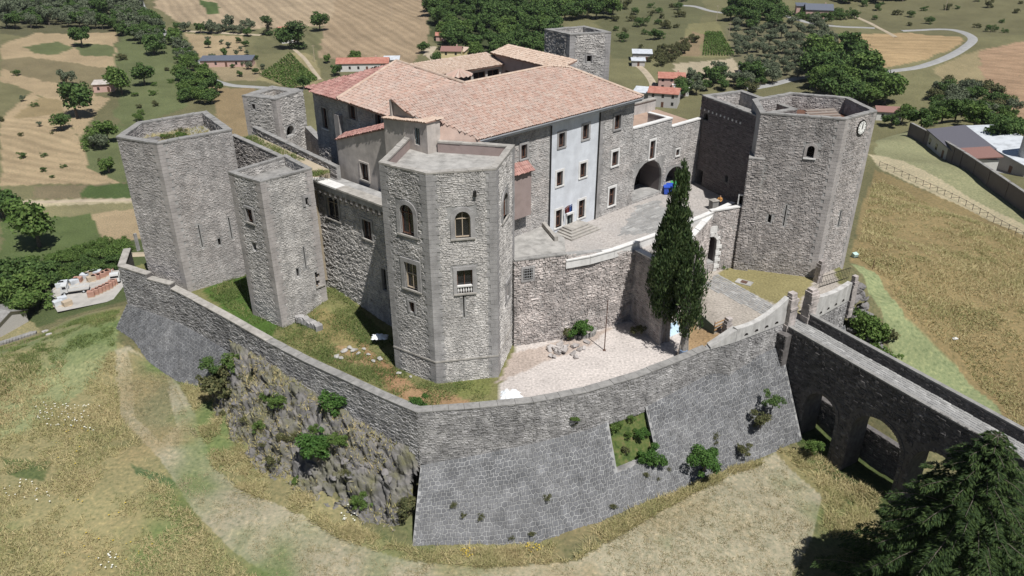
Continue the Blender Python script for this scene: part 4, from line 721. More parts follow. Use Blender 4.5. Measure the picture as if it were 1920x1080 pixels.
# ---------------------------------------------------------------- upper court, retaining wall, entrance gate
CZ = 8.5
M_COBBLE = mat('pinkish_cobbles', tones((0.35, 0.32, 0.295), (0.6, 0.85, 1.0, 1.15, 1.3)), 0.92, 5.0, 0, 0.6, 12, stain=(0.29, 0.275, 0.26), sscale=0.25, samt=0.6)
court = [(0.3, 71.0), (5.6, 72.7), (10.4, 75.0), (13.2, 76.7), (15.7, 71.2), (23.6, 85.8), (28.0, 87.3), (28.6, 93), (24.4, 99.5), (14.2, 91), (3.6, 80.8), (-1, 76.5)]
mb = MB(); mb.poly([(*p, CZ) for p in court]); mb.build('court_pavement', M_COBBLE, None, 'structure')
def cobble_sheet(name, poly, z, m, sw=0.45, sh=0.3, seed=1, dirv=None, h=0.035, kind='structure', zf=None):
    """paving stones as low blocks on a bed"""
    q = random.Random(seed); P = np.array(poly, float); U = Vector(dirv or (1, 0)).normalized(); V = Vector((-U.y, U.x)); c0 = Vector(P.mean(0)); mb = MB()
    uu = [(Vector(p) - c0).dot(U) for p in poly]; vv = [(Vector(p) - c0).dot(V) for p in poly]; v = min(vv)
    while v < max(vv):
        hh = sh * q.uniform(0.8, 1.2); u = min(uu) - q.uniform(0, sw)
        while u < max(uu):
            w = sw * q.uniform(0.6, 1.5); c = c0 + U * (u + w / 2) + V * (v + hh / 2)
            if inpoly(np.array([c.x]), np.array([c.y]), P)[0]:
                zb = z if zf is None else zf(c.x, c.y); t = zb + h * q.uniform(0.4, 1.2); g = 0.02; i = len(mb.v); cs = [c0 + U * a + V * b for a, b in ((u + g, v + g), (u + w - g, v + g), (u + w - g, v + hh - g), (u + g, v + hh - g))]
                for p in cs: mb.v.append((p.x, p.y, zb - 0.02))
                for p in cs: pc = p + (c - p) * 0.12; mb.v.append((pc.x, pc.y, t))
                mb.f += [(i + 4, i + 5, i + 6, i + 7), (i, i + 1, i + 5, i + 4), (i + 1, i + 2, i + 6, i + 5), (i + 2, i + 3, i + 7, i + 6), (i + 3, i, i + 4, i + 7)]
            u += w
        v += hh
    return mb.build(name, m, None, kind)
M_SLAB = mat('grey_slabs', tones((0.27, 0.265, 0.255), (0.7, 0.85, 0.95, 1.05, 1.6)), 0.9, 0.5, 0.8, 0.3, 14)
ramp_poly = [lev(1160, 440, CZ), lev(1195, 385, CZ), lev(1235, 375, CZ), lev(1265, 415, CZ), lev(1225, 440, CZ)]
cobble_sheet('ramp_paving', ramp_poly, CZ + 0.01, M_SLAB, 0.9, 0.3, 5, D1)
rt = wall_run('retaining_wall', 'high pinkish rubble retaining wall at the back of the gravel yard', [(0.2, 71.1), (5.6, 72.7), (10.4, 75.0), (13.3, 76.8)], [10.0, 10.0, 9.35, 8.6], [-1, -1, -1, -1], 0.7, M_PINK, None, 0.34, 0.22, 0.1, seed=261)
F = Face((0.2, 71.1), (5.6, 72.7)); rc = F.rect(981, 503, 998, 523); mb = MB(); F.box(mb, rc[0] - 0.25, rc[1] + 0.25, rc[2] - 0.25, rc[3] + 0.25, -0.1, 0.12); gw = mb.build('window', M_ASHLAR, rt); mb = MB(); F.box(mb, rc[0], rc[1], rc[2], rc[3], 0.0, 0.125); mb.build('pane', M_VOID, gw)
mb = MB()
for k in range(4):
    t = (k + 0.5) / 4; F.box(mb, rc[0] + (rc[1] - rc[0]) * t - 0.02, rc[0] + (rc[1] - rc[0]) * t + 0.02, rc[2], rc[3], 0.13, 0.16); F.box(mb, rc[0], rc[1], rc[2] + (rc[3] - rc[2]) * t - 0.02, rc[2] + (rc[3] - rc[2]) * t + 0.02, 0.16, 0.19)
mb.build('grille', plain('grey_grille', (0.3, 0.3, 0.3), 0.6), gw)
mb = MB(); mb.prism([(0.3, 71.3), (5.5, 72.8), (5.6, 77.0), (3.4, 80.2), (-0.6, 76.4)], 8.4, 10.02); mb.build('side_terrace', M_TERR, rt)
mb = MB(); Fx = Face((5.5, 72.9), (3.3, 80.4)); Fx.box(mb, 3.2, Fx.L - 0.2, 10.02, 10.5, -0.1, 0.3); mb.build('terrace_kerb', M_COPING, rt)
F = Face((0.2, 71.1), (5.6, 72.7)); mb = MB(); F.box(mb, 0.05, F.L, 10.0, 10.14, -0.5, 0.12); mb.build('coping', M_GCOPE, rt)
def swall(name, label, pts, zb, h, th, m, cope, cat='wall', ch=0.12, panel=None):
    root = thing(name, label, cat, (*pts[0], zb[0])); n = len(pts)
    for i in range(n - 1):
        F = Face(pts[i], pts[i + 1]); mb = MB(); mb.hexa([F.P(0, zb[i], th / 2), F.P(F.L, zb[i + 1], th / 2), F.P(F.L, zb[i + 1], -th / 2), F.P(0, zb[i], -th / 2), F.P(0, zb[i] + h, th / 2), F.P(F.L, zb[i + 1] + h, th / 2), F.P(F.L, zb[i + 1] + h, -th / 2), F.P(0, zb[i] + h, -th / 2)]); mb.build('panel', m, root)
        if cope: mb = MB(); t = th / 2 + 0.07; mb.hexa([F.P(0, zb[i] + h, t), F.P(F.L, zb[i + 1] + h, t), F.P(F.L, zb[i + 1] + h, -t), F.P(0, zb[i] + h, -t), F.P(0, zb[i] + h + ch, t), F.P(F.L, zb[i + 1] + h + ch, t), F.P(F.L, zb[i + 1] + h + ch, -t), F.P(0, zb[i] + h + ch, -t)]); mb.build('coping', cope, root)
    return root
par = [lev(1060, 486, 9.5), lev(1105, 478, 9.5), lev(1150, 466, 9.5), lev(1190, 452, 9.5), lev(1235, 436, 9.5), lev(1280, 418, 9.5), lev(1320, 402, 9.5), lev(1352, 388, 9.5), lev(1375, 378, 9.5)]
swall('court_parapet', 'long white stone parapet curving along the edge of the upper court', par, [8.5] * len(par), 0.85, 0.45, M_WHITE, M_WHITE)
bs = wall_run('bastion_wall', 'shaded stone side wall of the entrance bastion beside the tall cypress', [(13.3, 76.8), (15.7, 71.2), (23.6, 85.8)], [8.55, 9.3, 8.9], [-1, -1, 0], 0.6, M_PINK, M_WHITE, seed=271)
gt = thing('gate_wall', 'pinkish stone gate wall with an arched entrance and a white plaque next to the clock tower', 'gate', (26, 86.7, 1.5)); F = Face((23.5, 85.7), (28.3, 87.5)); wmb, fmb = MB(), MB()
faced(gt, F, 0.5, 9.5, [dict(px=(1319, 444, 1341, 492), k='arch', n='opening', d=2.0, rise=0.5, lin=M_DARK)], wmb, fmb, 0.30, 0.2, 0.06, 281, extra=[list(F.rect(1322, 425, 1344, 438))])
wmb.build('wall', M_MORTAR, gt); fmb.build('rubble_stones', M_PINK, gt, 'stuff')
mb = MB(); r = F.rect(1322, 425, 1344, 438); F.box(mb, r[0], r[1], r[2], r[3], -0.05, 0.1); mb.build('plaque', M_WHITE, gt)
ra = F.rect(1319, 444, 1341, 492); cu = (ra[0] + ra[1]) / 2; hw = (ra[1] - ra[0]) / 2; zc = ra[3] - hw
for k in range(11):                                   # rusticated voussoirs
    t0_, t1_ = math.pi * k / 11 + 0.02, math.pi * (k + 1) / 11 - 0.02; mb = MB(); o = 0.16 if k % 2 else 0.1; r0, r1_ = hw + 0.02, hw + (0.55 if k % 2 else 0.42)
    P = lambda r, t, oo: F.P(cu + r * math.cos(t), zc + r * math.sin(t), oo); mb.hexa([P(r0, t0_, o), P(r0, t1_, o), P(r0, t1_, -0.1), P(r0, t0_, -0.1), P(r1_, t0_, o), P(r1_, t1_, o), P(r1_, t1_, -0.1), P(r1_, t0_, -0.1)]); mb.build('voussoir', M_WHITE, gt)
for k in range(9):
    z = 1.5 + k * (zc - 1.5) / 9; h = (zc - 1.5) / 9
    for s in (-1, 1):
        w = 0.75 if k % 2 else 0.5; a = cu + s * (hw + 0.02); b = a + s * w; mb = MB(); F.box(mb, min(a, b), max(a, b), z + 0.015, z + h - 0.015, -0.1, 0.16 if k % 2 else 0.1); mb.build('jamb_block', M_WHITE, gt)
mb = MB(); F.box(mb, -0.2, F.L, 9.5, 9.66, -0.45, 0.12); mb.build('coping', M_WHITE, gt)
# entrance steps in front of the palace door
st = thing('door_steps', 'grey stone steps on three sides in front of the palace door', 'steps', (7, 82, CZ)); Fp = Face(W0, W1); ud = Fp.hit(1067, 425)[0]
for k in range(4):
    mb = MB(); e = 0.35 * (3 - k); Fp.box(mb, ud - 1.3 - e, ud + 1.5 + e, CZ, CZ + 0.17 * (k + 1), 0.08, 1.6 + e); mb.build('step', M_COPING, st)

# ---------------------------------------------------------------- outer rampart
RW = [lev(233, 468, 2.5), lev(222, 500, 2.5), lev(274, 516, 2.5)]
wall_run('rampart_corner', 'raised corner of the outer rampart with pale coping below the weedy tower', RW, [2.5, 2.5, 2.5], [-3, -2.8, -3], 0.75, M_RAMP, M_COPING, seed=301, mortar=M_DMORT)
wall_run('rampart_step', 'first lower step of the outer rampart below the weedy tower', [RW[2], lev(318, 535, 1.95)], [1.95, 1.95], [-3, -3], 0.75, M_RAMP, M_COPING, seed=305, mortar=M_DMORT)
wl = [lev(318, 541, 1.4), lev(361, 563, 1.2), lev(430, 601, 1.0), lev(500, 641, 1.0)]
wall_run('rampart_west', 'dark stone rampart with smooth pale coping left of the rocky slope', wl, [1.4, 1.2, 1.0, 1.0], [-3.2, -3.3, -3.4, -3.8], 0.8, M_RAMP, M_COPING, seed=311, mortar=M_DMORT)
wm = [lev(500, 641, 1.0), lev(570, 677, 1.0), lev(640, 710, 1.0), lev(710, 742, 1.0), lev(782, 774, 1.0)]
wall_run('rampart_middle', 'rough stone rampart above the rocky slope with weathered grey coping', wm, [1.0, 0.95, 1.0, 0.95, 1.0], [-4.2, -5.0, -5.2, -5.4, -5.6], 0.8, M_RAMP, M_GCOPE, seed=321, ch=0.1, cope_len=1.3)
ws = [wm[-1], lev(900, 765, 1.0), lev(1000, 755, 1.0), lev(1100, 736, 1.0), lev(1200, 706, 1.0), lev(1262, 682, 1.0), lev(1328, 655, 1.0)]
south = wall_run('rampart_south', 'curved stone rampart facing the viewer above the sloping basalt scarp', ws, [1.0] * 7, [-5.0, -4.6, -4.2, -3.9, -3.6, -3.3, -3.0], 0.8, M_RAMP, M_GCOPE, seed=331, ch=0.1, cope_len=1.5)
P1 = Vector(ws[-1]); P2 = Vector(lev(1378, 640, 1.6)); P3 = Vector(lev(1470, 604, 1.9))
ge = wall_run('rampart_gate_end', 'rampart rising in a stepped slope up to the bridge gate', [tuple(P1), tuple(P2), tuple(P3)], [1.0, 1.55, 1.8], [-3, -2.5, -1.5], 0.8, M_RAMP, None, seed=341)
mb = MB(); F = Face(P1, P2); mb.hexa([F.P(0.2, 1.0, 0.1), F.P(F.L, 1.55, 0.1), F.P(F.L, 1.55, -0.85), F.P(0.2, 1.0, -0.85), F.P(0.2, 1.25, 0.1), F.P(F.L, 3.0, 0.1), F.P(F.L, 3.0, -0.85), F.P(0.2, 1.25, -0.85)]); mb.build('sloped_coping', M_GPLAST, ge)
def scallop(name, label, A, B, zb0, zb1, zt0, zt1, nh=4, dip=0.7):
    """plastered parapet with a hollow top line and a row of half-round drain holes"""
    root = thing(name, label, 'parapet', (A.x, A.y, zb0)); F = Face(A, B); mb = MB(); n = 16; th = 0.5
    for i in range(n):
        a, b = i / n, (i + 1) / n; zt = lambda t: zt0 + (zt1 - zt0) * t - dip * math.sin(math.pi * t) * (1 if True else 0); zb = lambda t: zb0 + (zb1 - zb0) * t
        mb.hexa([F.P(a * F.L, zb(a), 0.1), F.P(b * F.L, zb(b), 0.1), F.P(b * F.L, zb(b), -th), F.P(a * F.L, zb(a), -th), F.P(a * F.L, zt(a), 0.1), F.P(b * F.L, zt(b), 0.1), F.P(b * F.L, zt(b), -th), F.P(a * F.L, zt(a), -th)])
    mb.build('plaster_wall', M_GPLAST, root)
    for k in range(nh):
        u = F.L * (0.2 + 0.62 * k / (nh - 1)); z = zb0 + (zb1 - zb0) * u / F.L + 0.35; pts = [(u - 0.28, z)] + [(u + 0.28 * math.cos(t), z + 0.3 * math.sin(t)) for t in np.linspace(math.pi, 0, 7)][1:]
        m2 = MB(); m2.poly([F.P(x, y, 0.106) for x, y in reversed(pts)]); m2.build('drain_hole', M_VOID, root)
    return root, F
scallop('gate_parapet_near', 'streaked pale plaster parapet with hollow top and four drain holes, left of the bridge gate', P2, P3, 1.55, 1.8, 3.1, 4.9)
def pier(name, label, c, w, z0, z1, seed, rz_=0.5):
    root = thing(name, label, 'pier', (c[0], c[1], z0)); q = random.Random(seed); z = z0
    while z < z1:
        h = q.uniform(0.28, 0.4); mb = MB(); s = w * q.uniform(0.94, 1.04) * (1 if z < z1 - 0.5 else 0.72); mb.box((c[0] + q.uniform(-.05, .05), c[1] + q.uniform(-.05, .05), z + h / 2), (s, s * 0.9, h - 0.015), rz_ + q.uniform(-.05, .05)); mb.build('block', M_PINK, root); z += h
pier('gate_pier', 'ruined block-built gate pier at the near end of the left plaster parapet', P3 + Vector((0.5, 0.2)), 1.1, -1, 5.1, 3)
Q3 = Vector(lev(1524, 590, 2.0)); Q4 = Vector(lev(1592, 553, 2.0))
pier('gate_pier', 'ruined block-built gate pier on the right of the bridge gateway', Q3 - Vector((0.75, 0.55)), 1.15, -1, 5.4, 4)
scallop('gate_parapet_far', 'streaked pale plaster parapet with four drain holes, right of the bridge gate', Q3, Q4, 1.3, 1.3, 4.1, 3.6, dip=0.35)
pier('wall_stub', 'dark narrow stone stub at the right end of the far plaster parapet', Q4 + Vector((0.45, 0.35)), 0.75, -1, 4.0, 6)
pier('gate_jamb', 'tall narrow dark stone jamb at the foot of the clock tower', Vector(lev(1533, 528, 1.5)), 0.8, 1, 4.2, 8)
pier('wall_post', 'short dark stone post where the stepped rampart meets the left plaster parapet', Vector(lev(1362, 625, 1.5)), 0.8, 0.5, 3.2, 9)
wall_run('rampart_east', 'stone rampart below the right plaster parapet, beyond the bridge', [tuple(Q3 - Vector((0.3, 0.2))), tuple(Q4), (Q4.x + 1.5, Q4.y + 3.0)], [1.3, 1.3, 1.0], [-7, -5.5, -4], 0.8, M_RAMP, None, seed=351)

# sloping scarps of polygonal basalt blocks
def scarp(name, parent, tops, feet, sw=0.47, sh=0.4, keep=300, hole=None, seed=3, m=M_SCARP):
    T = [Vector(p) for p in tops]; B = [Vector(p) for p in feet]; acc = [0.0]
    for i in range(len(T) - 1): acc.append(acc[-1] + ((T[i + 1] - T[i]).length + (B[i + 1] - B[i]).length) / 2)
    def pos(s, t):
        s = min(max(s, 0), acc[-1] - 1e-6); i = max(k for k in range(len(acc) - 1) if acc[k] <= s); a = (s - acc[i]) / (acc[i + 1] - acc[i])
        return (T[i].lerp(T[i + 1], a)).lerp(B[i].lerp(B[i + 1], a), t)
    def nrm(s, t):
        d = (pos(s + 0.2, t) - pos(s - 0.2, t)).cross(pos(s, min(1, t + 0.05)) - pos(s, max(0, t - 0.05))); d.normalize(); return d if d.z > 0 else -d
    Hh = sum((a - b).length for a, b in zip(T, B)) / len(T); nr_ = int(Hh / sh); nc = int(acc[-1] / sw)
    bed = MB(); NS, NT = nc, 8
    if hole: hs0, hs1, ht0, ht1 = hole
    ss = [acc[-1] * i / NS for i in range(NS + 1)]; ts = [j / 24 for j in range(25)]
    for i in range(NS):
        for j in range(24):
            cs, ct_ = (ss[i] + ss[i + 1]) / 2, (ts[j] + ts[j + 1]) / 2
            if hole and hs0 + 0.12 < cs < hs1 - 0.12 and ct_ < ht1 - 0.02: continue
            bed.poly([pos(ss[i], ts[j + 1]), pos(ss[i + 1], ts[j + 1]), pos(ss[i + 1], ts[j]), pos(ss[i], ts[j])])
    root = bed.build(name, M_POINT, parent)
    q = random.Random(seed); J = {}
    def jv(a, r):
        k = (a, r)
        if k not in J: J[k] = (q.uniform(-0.36, 0.36) * 0.5, 0 if r in (0, nr_) else q.uniform(-0.3, 0.3))
        return ((a / 2 + J[k][0]) * sw, (r + J[k][1]) / nr_)
    stones = []
    for r_ in range(nr_):
        off = r_ % 2
        for k in range(nc + 1):
            a = 2 * k - off; ids = [(a, r_), (a + 1, r_), (a + 2, r_), (a + 2, r_ + 1), (a + 1, r_ + 1), (a, r_ + 1)]; st_ = [jv(*x) for x in ids]
            ms, mt = sum(x[0] for x in st_) / 6, sum(x[1] for x in st_) / 6
            if ms < 0.15 or ms > acc[-1] - 0.1: continue
            if hole and hs0 + 0.05 < ms < hs1 - 0.05 and mt < ht1 - 0.01: continue
            c = pos(ms, mt); n = nrm(ms, mt); d = q.uniform(0.03, 0.085); P = [pos(*x) for x in st_]; g = 0.026
            lo = [p + (c - p).normalized() * g - n * 0.02 for p in P]; hi = [p + (c - p) * 0.16 + (c - p).normalized() * g + n * d * q.uniform(0.8, 1.15) for p in P]; stones.append((c, lo + hi))
    stones.sort(key=lambda x: (x[0] - Vector((0, 0, CAMH))).length)
    rest = MB(); fs = [(6, 7, 8, 9, 10, 11)] + [(i, (i + 1) % 6, 6 + (i + 1) % 6, 6 + i) for i in range(6)]
    for k, (c, vs) in enumerate(stones):
        if k < keep:
            mb = MB(); mb.v = [tuple(v) for v in vs]; mb.f = [tuple(f[::-1]) for f in fs]; mb.build('block', m, root)
        else:
            i = len(rest.v); rest.v += [tuple(v) for v in vs]; rest.f += [tuple(i + x for x in f[::-1]) for f in fs]
    if rest.f: rest.build('blocks', m, root, 'stuff')
    return root, pos, nrm, acc
def out(p, d, z):                                    # a rampart point moved down the face
    return (p[0], p[1] - 0.12, z)
tops = [out(ws[0], 0, -5.0), out(ws[1], 0, -4.3), out(ws[2], 0, -3.7), out(ws[3], 0, -3.4), out(ws[4], 0, -3.1), (ws[6][0], ws[6][1] - 0.15, -2.2), (P3.x + 0.1, P3.y - 0.2, -0.9)]
feet = [(*lev(772, 1028, -10), -10.3), (*lev(905, 1026, -10), -10.3), (*lev(1010, 1018, -10), -10.3), (*lev(1125, 984, -10), -10.3), (*lev(1230, 938, -10), -10.3), (*lev(1385, 872, -10), -10.3), (*lev(1505, 822, -10), -10.3)]
TT = [Vector(p) for p in tops]; BB = [Vector(p) for p in feet]
acc_ = [0.0]
for i in range(len(TT) - 1): acc_.append(acc_[-1] + ((TT[i + 1] - TT[i]).length + (BB[i + 1] - BB[i]).length) / 2)
def pxx(p): return 960 + FPX * p.x / (p.y * CP - (p.z - CAMH) * SP)
def s_at(x, t):                                      # distance along the scarp where it lies under a given sight line
    best = min(((abs(pxx((TT[i].lerp(TT[i + 1], a / 60)).lerp(BB[i].lerp(BB[i + 1], a / 60), t)) - x), acc_[i] + (acc_[i + 1] - acc_[i]) * a / 60) for i in range(len(TT) - 1) for a in range(60))); return best[1]
HOLE = (s_at(1146, 0.3), s_at(1226, 0.3), 0.0, 0.55)
sc, pos_, nrm_, acc_ = scarp('scarp', south, tops, feet, hole=HOLE)
# the breach in the scarp: a sunken bank of grass with side walls
bk = thing('scarp_breach', 'rectangular gap in the basalt scarp filled by a grassy bank', 'recess', tuple(pos_(HOLE[0], 0.5))); mb = MB(); fm_ = MB()
for s in (HOLE[0], HOLE[1]):
    a, b = pos_(s, 0), pos_(s, HOLE[3]); n = Vector((nrm_(s, 0.3).x, nrm_(s, 0.3).y, 0)); mb.poly([a, b, b - n * 2.4, a - n * 0.4])
a, b = pos_(HOLE[0], HOLE[3]), pos_(HOLE[1], HOLE[3]); n = Vector((nrm_(HOLE[0], .3).x, nrm_(HOLE[0], .3).y, 0)); mb.poly([a, b, b - n * 2.6, a - n * 2.6]); mb.build('side_wall', M_RAMP, bk)
NB = 14; bv = []
for j in range(NB + 1):
    for i in range(NB + 1):
        s = HOLE[0] + (HOLE[1] - HOLE[0]) * i / NB; t = HOLE[3] * j / NB; p = pos_(s, t) - n * (0.25 + 0.9 * math.sin(math.pi * (0.15 + 0.55 * j / NB))); bv.append((p.x, p.y, p.z + 0.25 * float(vnoise(np.array(i * .7), np.array(j * .7))) - 0.1))
bf = [(j * (NB + 1) + i, j * (NB + 1) + i + NB + 1, j * (NB + 1) + i + NB + 2, j * (NB + 1) + i + 1) for j in range(NB) for i in range(NB)]
M_BANK = mat('bank_grass', [(0.03, 0.05, 0.012), (0.06, 0.09, 0.022), (0.10, 0.115, 0.035), (0.15, 0.12, 0.06)], 0.95, 2.2, 0, 1.0, 6)
link('bank', npmesh('bank', bv, bf, True), M_BANK, bk)
tl = [(RW[1][0] - 0.1, RW[1][1] - 0.15, -2.6), (RW[2][0], RW[2][1] - 0.15, -2.7), (wl[0][0], wl[0][1] - 0.15, -3.0), (wl[1][0], wl[1][1] - 0.15, -3.2), (wl[2][0] - 0.6, wl[2][1] + 0.3, -3.4)]
fl_ = [(*lev(212, 619, -6.2), -6.6), (*lev(262, 662, -7.0), -7.4), (*lev(300, 690, -7.6), -8.0), (*lev(334, 718, -8.1), -8.5), (*lev(372, 728, -8.4), -8.8)]
sw_root = thing('west_scarp', 'sloping scarp of small basalt blocks under the left end of the rampart', 'wall', (-44, 80, -8)); scarp('scarp', sw_root, tl, fl_, 0.46, 0.36, 0, seed=9)
te = [(Q3.x - 0.2, Q3.y - 0.3, -2.5), (Q4.x + 0.2, Q4.y - 0.25, -1.8)]; fe = [(Q3.x + 0.6, Q3.y - 2.4, -8.5), (Q4.x + 1.2, Q4.y - 2.0, -6.5)]
se_root = thing('east_scarp', 'small patch of basalt scarp right of the bridge', 'wall', (39, 78, -8)); scarp('scarp', se_root, te, fe, 0.5, 0.42, 0, seed=12)

# ---------------------------------------------------------------- yard inside the rampart
ring = [RW[0], RW[1], RW[2], wl[0], wl[1], wl[2], wl[3]] + wm[1:] + ws[1:] + [tuple(P2), tuple(P3), tuple(Q3), tuple(Q4), (41, 87.5), (30, 90), (26, 88), (17, 80), (8, 76), (-3, 72), (-13, 78), (-22, 86), (-33, 92), (-44, 95)]
ring = np.array(ring); x0, y0 = ring.min(0); x1, y1 = ring.max(0); gs = 0.4
ring_in = np.array(inset([tuple(p) for p in ring], 0.35))
xs = np.arange(x0, x1, gs); ys = np.arange(y0, y1, gs); YX, YY = np.meshgrid(xs, ys)
def yard_z(x, y):
    x = np.asarray(x, float); y = np.asarray(y, float); t = np.clip((x - 18.5) / 4.5, 0, 1); t = t * t * (3 - 2 * t); b = np.clip((-14 - x) / 8, 0, 1) * np.clip((y - 70) / 8, 0, 1) * np.clip((x + 24) / 3, 0, 1)
    return 1.5 * t + 1.5 * b + 0.12 * fbm(x, y, 3) * (x < 1) + 0.03 * fbm(x, y, 1)
YZ = yard_z(YX, YY); cells = inpoly((YX[:-1, :-1] + gs / 2).ravel(), (YY[:-1, :-1] + gs / 2).ravel(), ring_in).reshape(len(ys) - 1, len(xs) - 1)
yi = np.arange(len(xs) * len(ys)).reshape(len(ys), len(xs)); yf = np.stack([yi[:-1, :-1], yi[:-1, 1:], yi[1:, 1:], yi[1:, :-1]], -1)[cells]
yme = npmesh('yard', np.stack([YX, YY, YZ], -1).reshape(-1, 3), yf, True)
yx, yy = YX.ravel(), YY.ravel(); yt = np.empty((len(yx), 3), np.float32); yt[:] = (0.19, 0.185, 0.08)
w1 = fbm(yx, yy, 2) * 2.0; w2 = fbm(yx + 40, yy, 2) * 2.0
for pts, c, wb in [([(380, 540), (520, 470), (520, 640), (480, 640)], (0.075, 0.13, 0.03), 0.8), ([(650, 620), (742, 690), (742, 740), (690, 700)], (0.30, 0.185, 0.10), 0.8), ([(560, 590), (640, 600), (690, 660), (600, 640)], (0.24, 0.20, 0.09), 1), ([(690, 690), (745, 700), (820, 760), (760, 750)], (0.33, 0.20, 0.115), 0.6), ([(850, 700), (930, 712), (925, 740), (850, 750)], (0.17, 0.18, 0.065), 0.6), ([(600, 640), (660, 655), (700, 690), (640, 680)], (0.34, 0.235, 0.13), 0.8), ([(520, 615), (600, 625), (640, 665), (560, 650)], (0.25, 0.22, 0.10), 0.8), ([(735, 715), (830, 735), (900, 760), (790, 760)], (0.34, 0.22, 0.125), 0.7)]:
    yt[inpoly(yx + w1 * wb, yy + w2 * wb, [lev(*p, 0) for p in pts])] = c
grv = inpoly(yx + w1 * 0.5, yy + w2 * 0.5, [lev(*p, 0) for p in ((935, 770), (950, 690), (965, 640), (1000, 560), (1240, 560), (1300, 640), (1310, 690), (1200, 730), (1100, 760))]); yt[grv] = (0.57, 0.515, 0.485)
pk = inpoly(yx + w1 * 0.5, yy + w2 * 0.5, [lev(*p, 0) for p in ((935, 720), (960, 660), (1100, 630), (1160, 610), (1100, 650), (1010, 680))]); yt[pk] = (0.44, 0.365, 0.32)
lf = inpoly(yx + w1 * 0.5, yy + w2 * 0.5, [lev(*p, 0.6) for p in ((1290, 600), (1400, 610), (1330, 670), (1290, 690), (1270, 660))]); yt[lf] = (0.40, 0.275, 0.155)
pl_ = inpoly(yx + w1 * 0.3, yy + w2 * 0.3, [lev(*p, 1.5) for p in ((1310, 600), (1310, 520), (1400, 480), (1560, 500), (1590, 560), (1470, 640), (1380, 640))]); yt[pl_] = (0.43, 0.385, 0.34)
gl = inpoly(yx + w1 * 0.3, yy + w2 * 0.3, [lev(*p, 1.5) for p in ((1340, 520), (1390, 478), (1540, 505), (1500, 565), (1500, 590), (1430, 560))]); yt[gl] = (0.27, 0.235, 0.115)
yt *= 0.76 * (1 + 0.35 * fbm(yx, yy, 6) + 0.3 * fbm(yx, yy, 1.5))[:, None]
ca = yme.color_attributes.new('tint', 'FLOAT_COLOR', 'POINT'); ca.data.foreach_set('color', np.concatenate([np.clip(yt, 0.01, 0.8), np.ones((len(yx), 1))], 1).astype(np.float32).ravel())
link('yard', yme, mat('yard_ground', [(0.6, 0.6, 0.58), (0.95, 0.95, 0.93), (1.1, 1.1, 1.08), (1.4, 1.38, 1.33)], 0.97, 4.0, 0, 0.8, 9, attr='tint', spec=0.1), kind='structure')
fill = MB(); fill.poly([(*p, -0.9) for p in ring_in]); fill.build('yard_bed', M_DIRT, None, 'structure')
road_poly = [lev(1320, 535, 1.5), lev(1345, 515, 1.5), lev(1470, 585, 1.5), lev(1500, 600, 1.5), lev(1485, 615, 1.5), lev(1450, 600, 1.5)]
cobble_sheet('gate_road', road_poly, 1.5, M_SLAB, 0.6, 0.34, 15, Vector(road_poly[2]) - Vector(road_poly[1]), 0.05)

# ---------------------------------------------------------------- bridge
BR0 = Vector(lev(1474, 611, 1.5)); BRD = (Vector(lev(1862, 832, 1.3)) - BR0).normalized(); BRL = 40.0; BR1 = BR0 + BRD * BRL; Fb = Face(BR0, BR1); BW = 2.7
br = thing('bridge', 'dark stone bridge with arches leading to the castle gate', 'bridge', (*((BR0 + BR1) / 2), -10))
def ztop(u): return 1.5 - 0.012 * u
arches = []
for (x0, y0, x1, y1, yt_) in ((1503, 790, 1563, 850, 735), (1587, 840, 1686, 905, 779), (1700, 895, 1803, 940, 845)):
    ua, _ = Fb.hit(x0, y0); ub, _ = Fb.hit(x1, y0 + (x1 - x0) * 0.25); _, zt_ = Fb.hit((x0 + x1) / 2, yt_); arches.append((ua, ub, zt_))
ua, ub, zt_ = arches[-1]; wd = ub - ua
arches.append((ub + 1.6, ub + 1.6 + wd, zt_ - 0.3)); arches.append((ub + 3.2 + wd, ub + 3.2 + 2 * wd, zt_ - 0.5))
wmb, fmb = MB(), MB(); zb = -13.0
def arch_pts(a, b, zt, n=12):
    c, r = (a + b) / 2, (b - a) / 2; return [(c - r * math.cos(math.pi * i / n), zt - r + r * math.sin(math.pi * i / n)) for i in range(n + 1)]
for side, Fs_ in ((1, Fb), (-1, Face(BR1 - Vector((-BRD.y, BRD.x)) * -BW, BR0 - Vector((-BRD.y, BRD.x)) * -BW))):
    cur = 0.0
    for a, b, zt_ in (arches if side == 1 else [(BRL - b, BRL - a, z) for a, b, z in reversed(arches)]):
        zz = (lambda u: ztop(u)) if side == 1 else (lambda u: ztop(BRL - u)); ap = arch_pts(a, b, zt_)
        wmb.poly([Fs_.P(cur, zb), Fs_.P(a, zb), Fs_.P(a, zz(a)), Fs_.P(cur, zz(cur))])
        for (u0_, z0_), (u1_, z1_) in zip(ap, ap[1:]):
            wmb.poly([Fs_.P(u0_, z0_), Fs_.P(u1_, z1_), Fs_.P(u1_, zz(u1_)), Fs_.P(u0_, zz(u0_))])
            if side == 1: wmb.poly([Fs_.P(u0_, z0_), Fs_.P(u0_, z0_, -BW), Fs_.P(u1_, z1_, -BW), Fs_.P(u1_, z1_)])
        if side == 1:
            for u_ in (a, b): wmb.poly([Fs_.P(u_, zb), Fs_.P(u_, zb, -BW), Fs_.P(u_, ap[0][1], -BW), Fs_.P(u_, ap[0][1])])
        cur = b
    zz = (lambda u: ztop(u)) if side == 1 else (lambda u: ztop(BRL - u)); wmb.poly([Fs_.P(cur, zb), Fs_.P(BRL, zb), Fs_.P(BRL, zz(BRL)), Fs_.P(cur, zz(cur))])
wmb.poly([Fb.P(BRL, zb), Fb.P(BRL, zb, -BW), Fb.P(BRL, ztop(BRL), -BW), Fb.P(BRL, ztop(BRL))])
hb = []
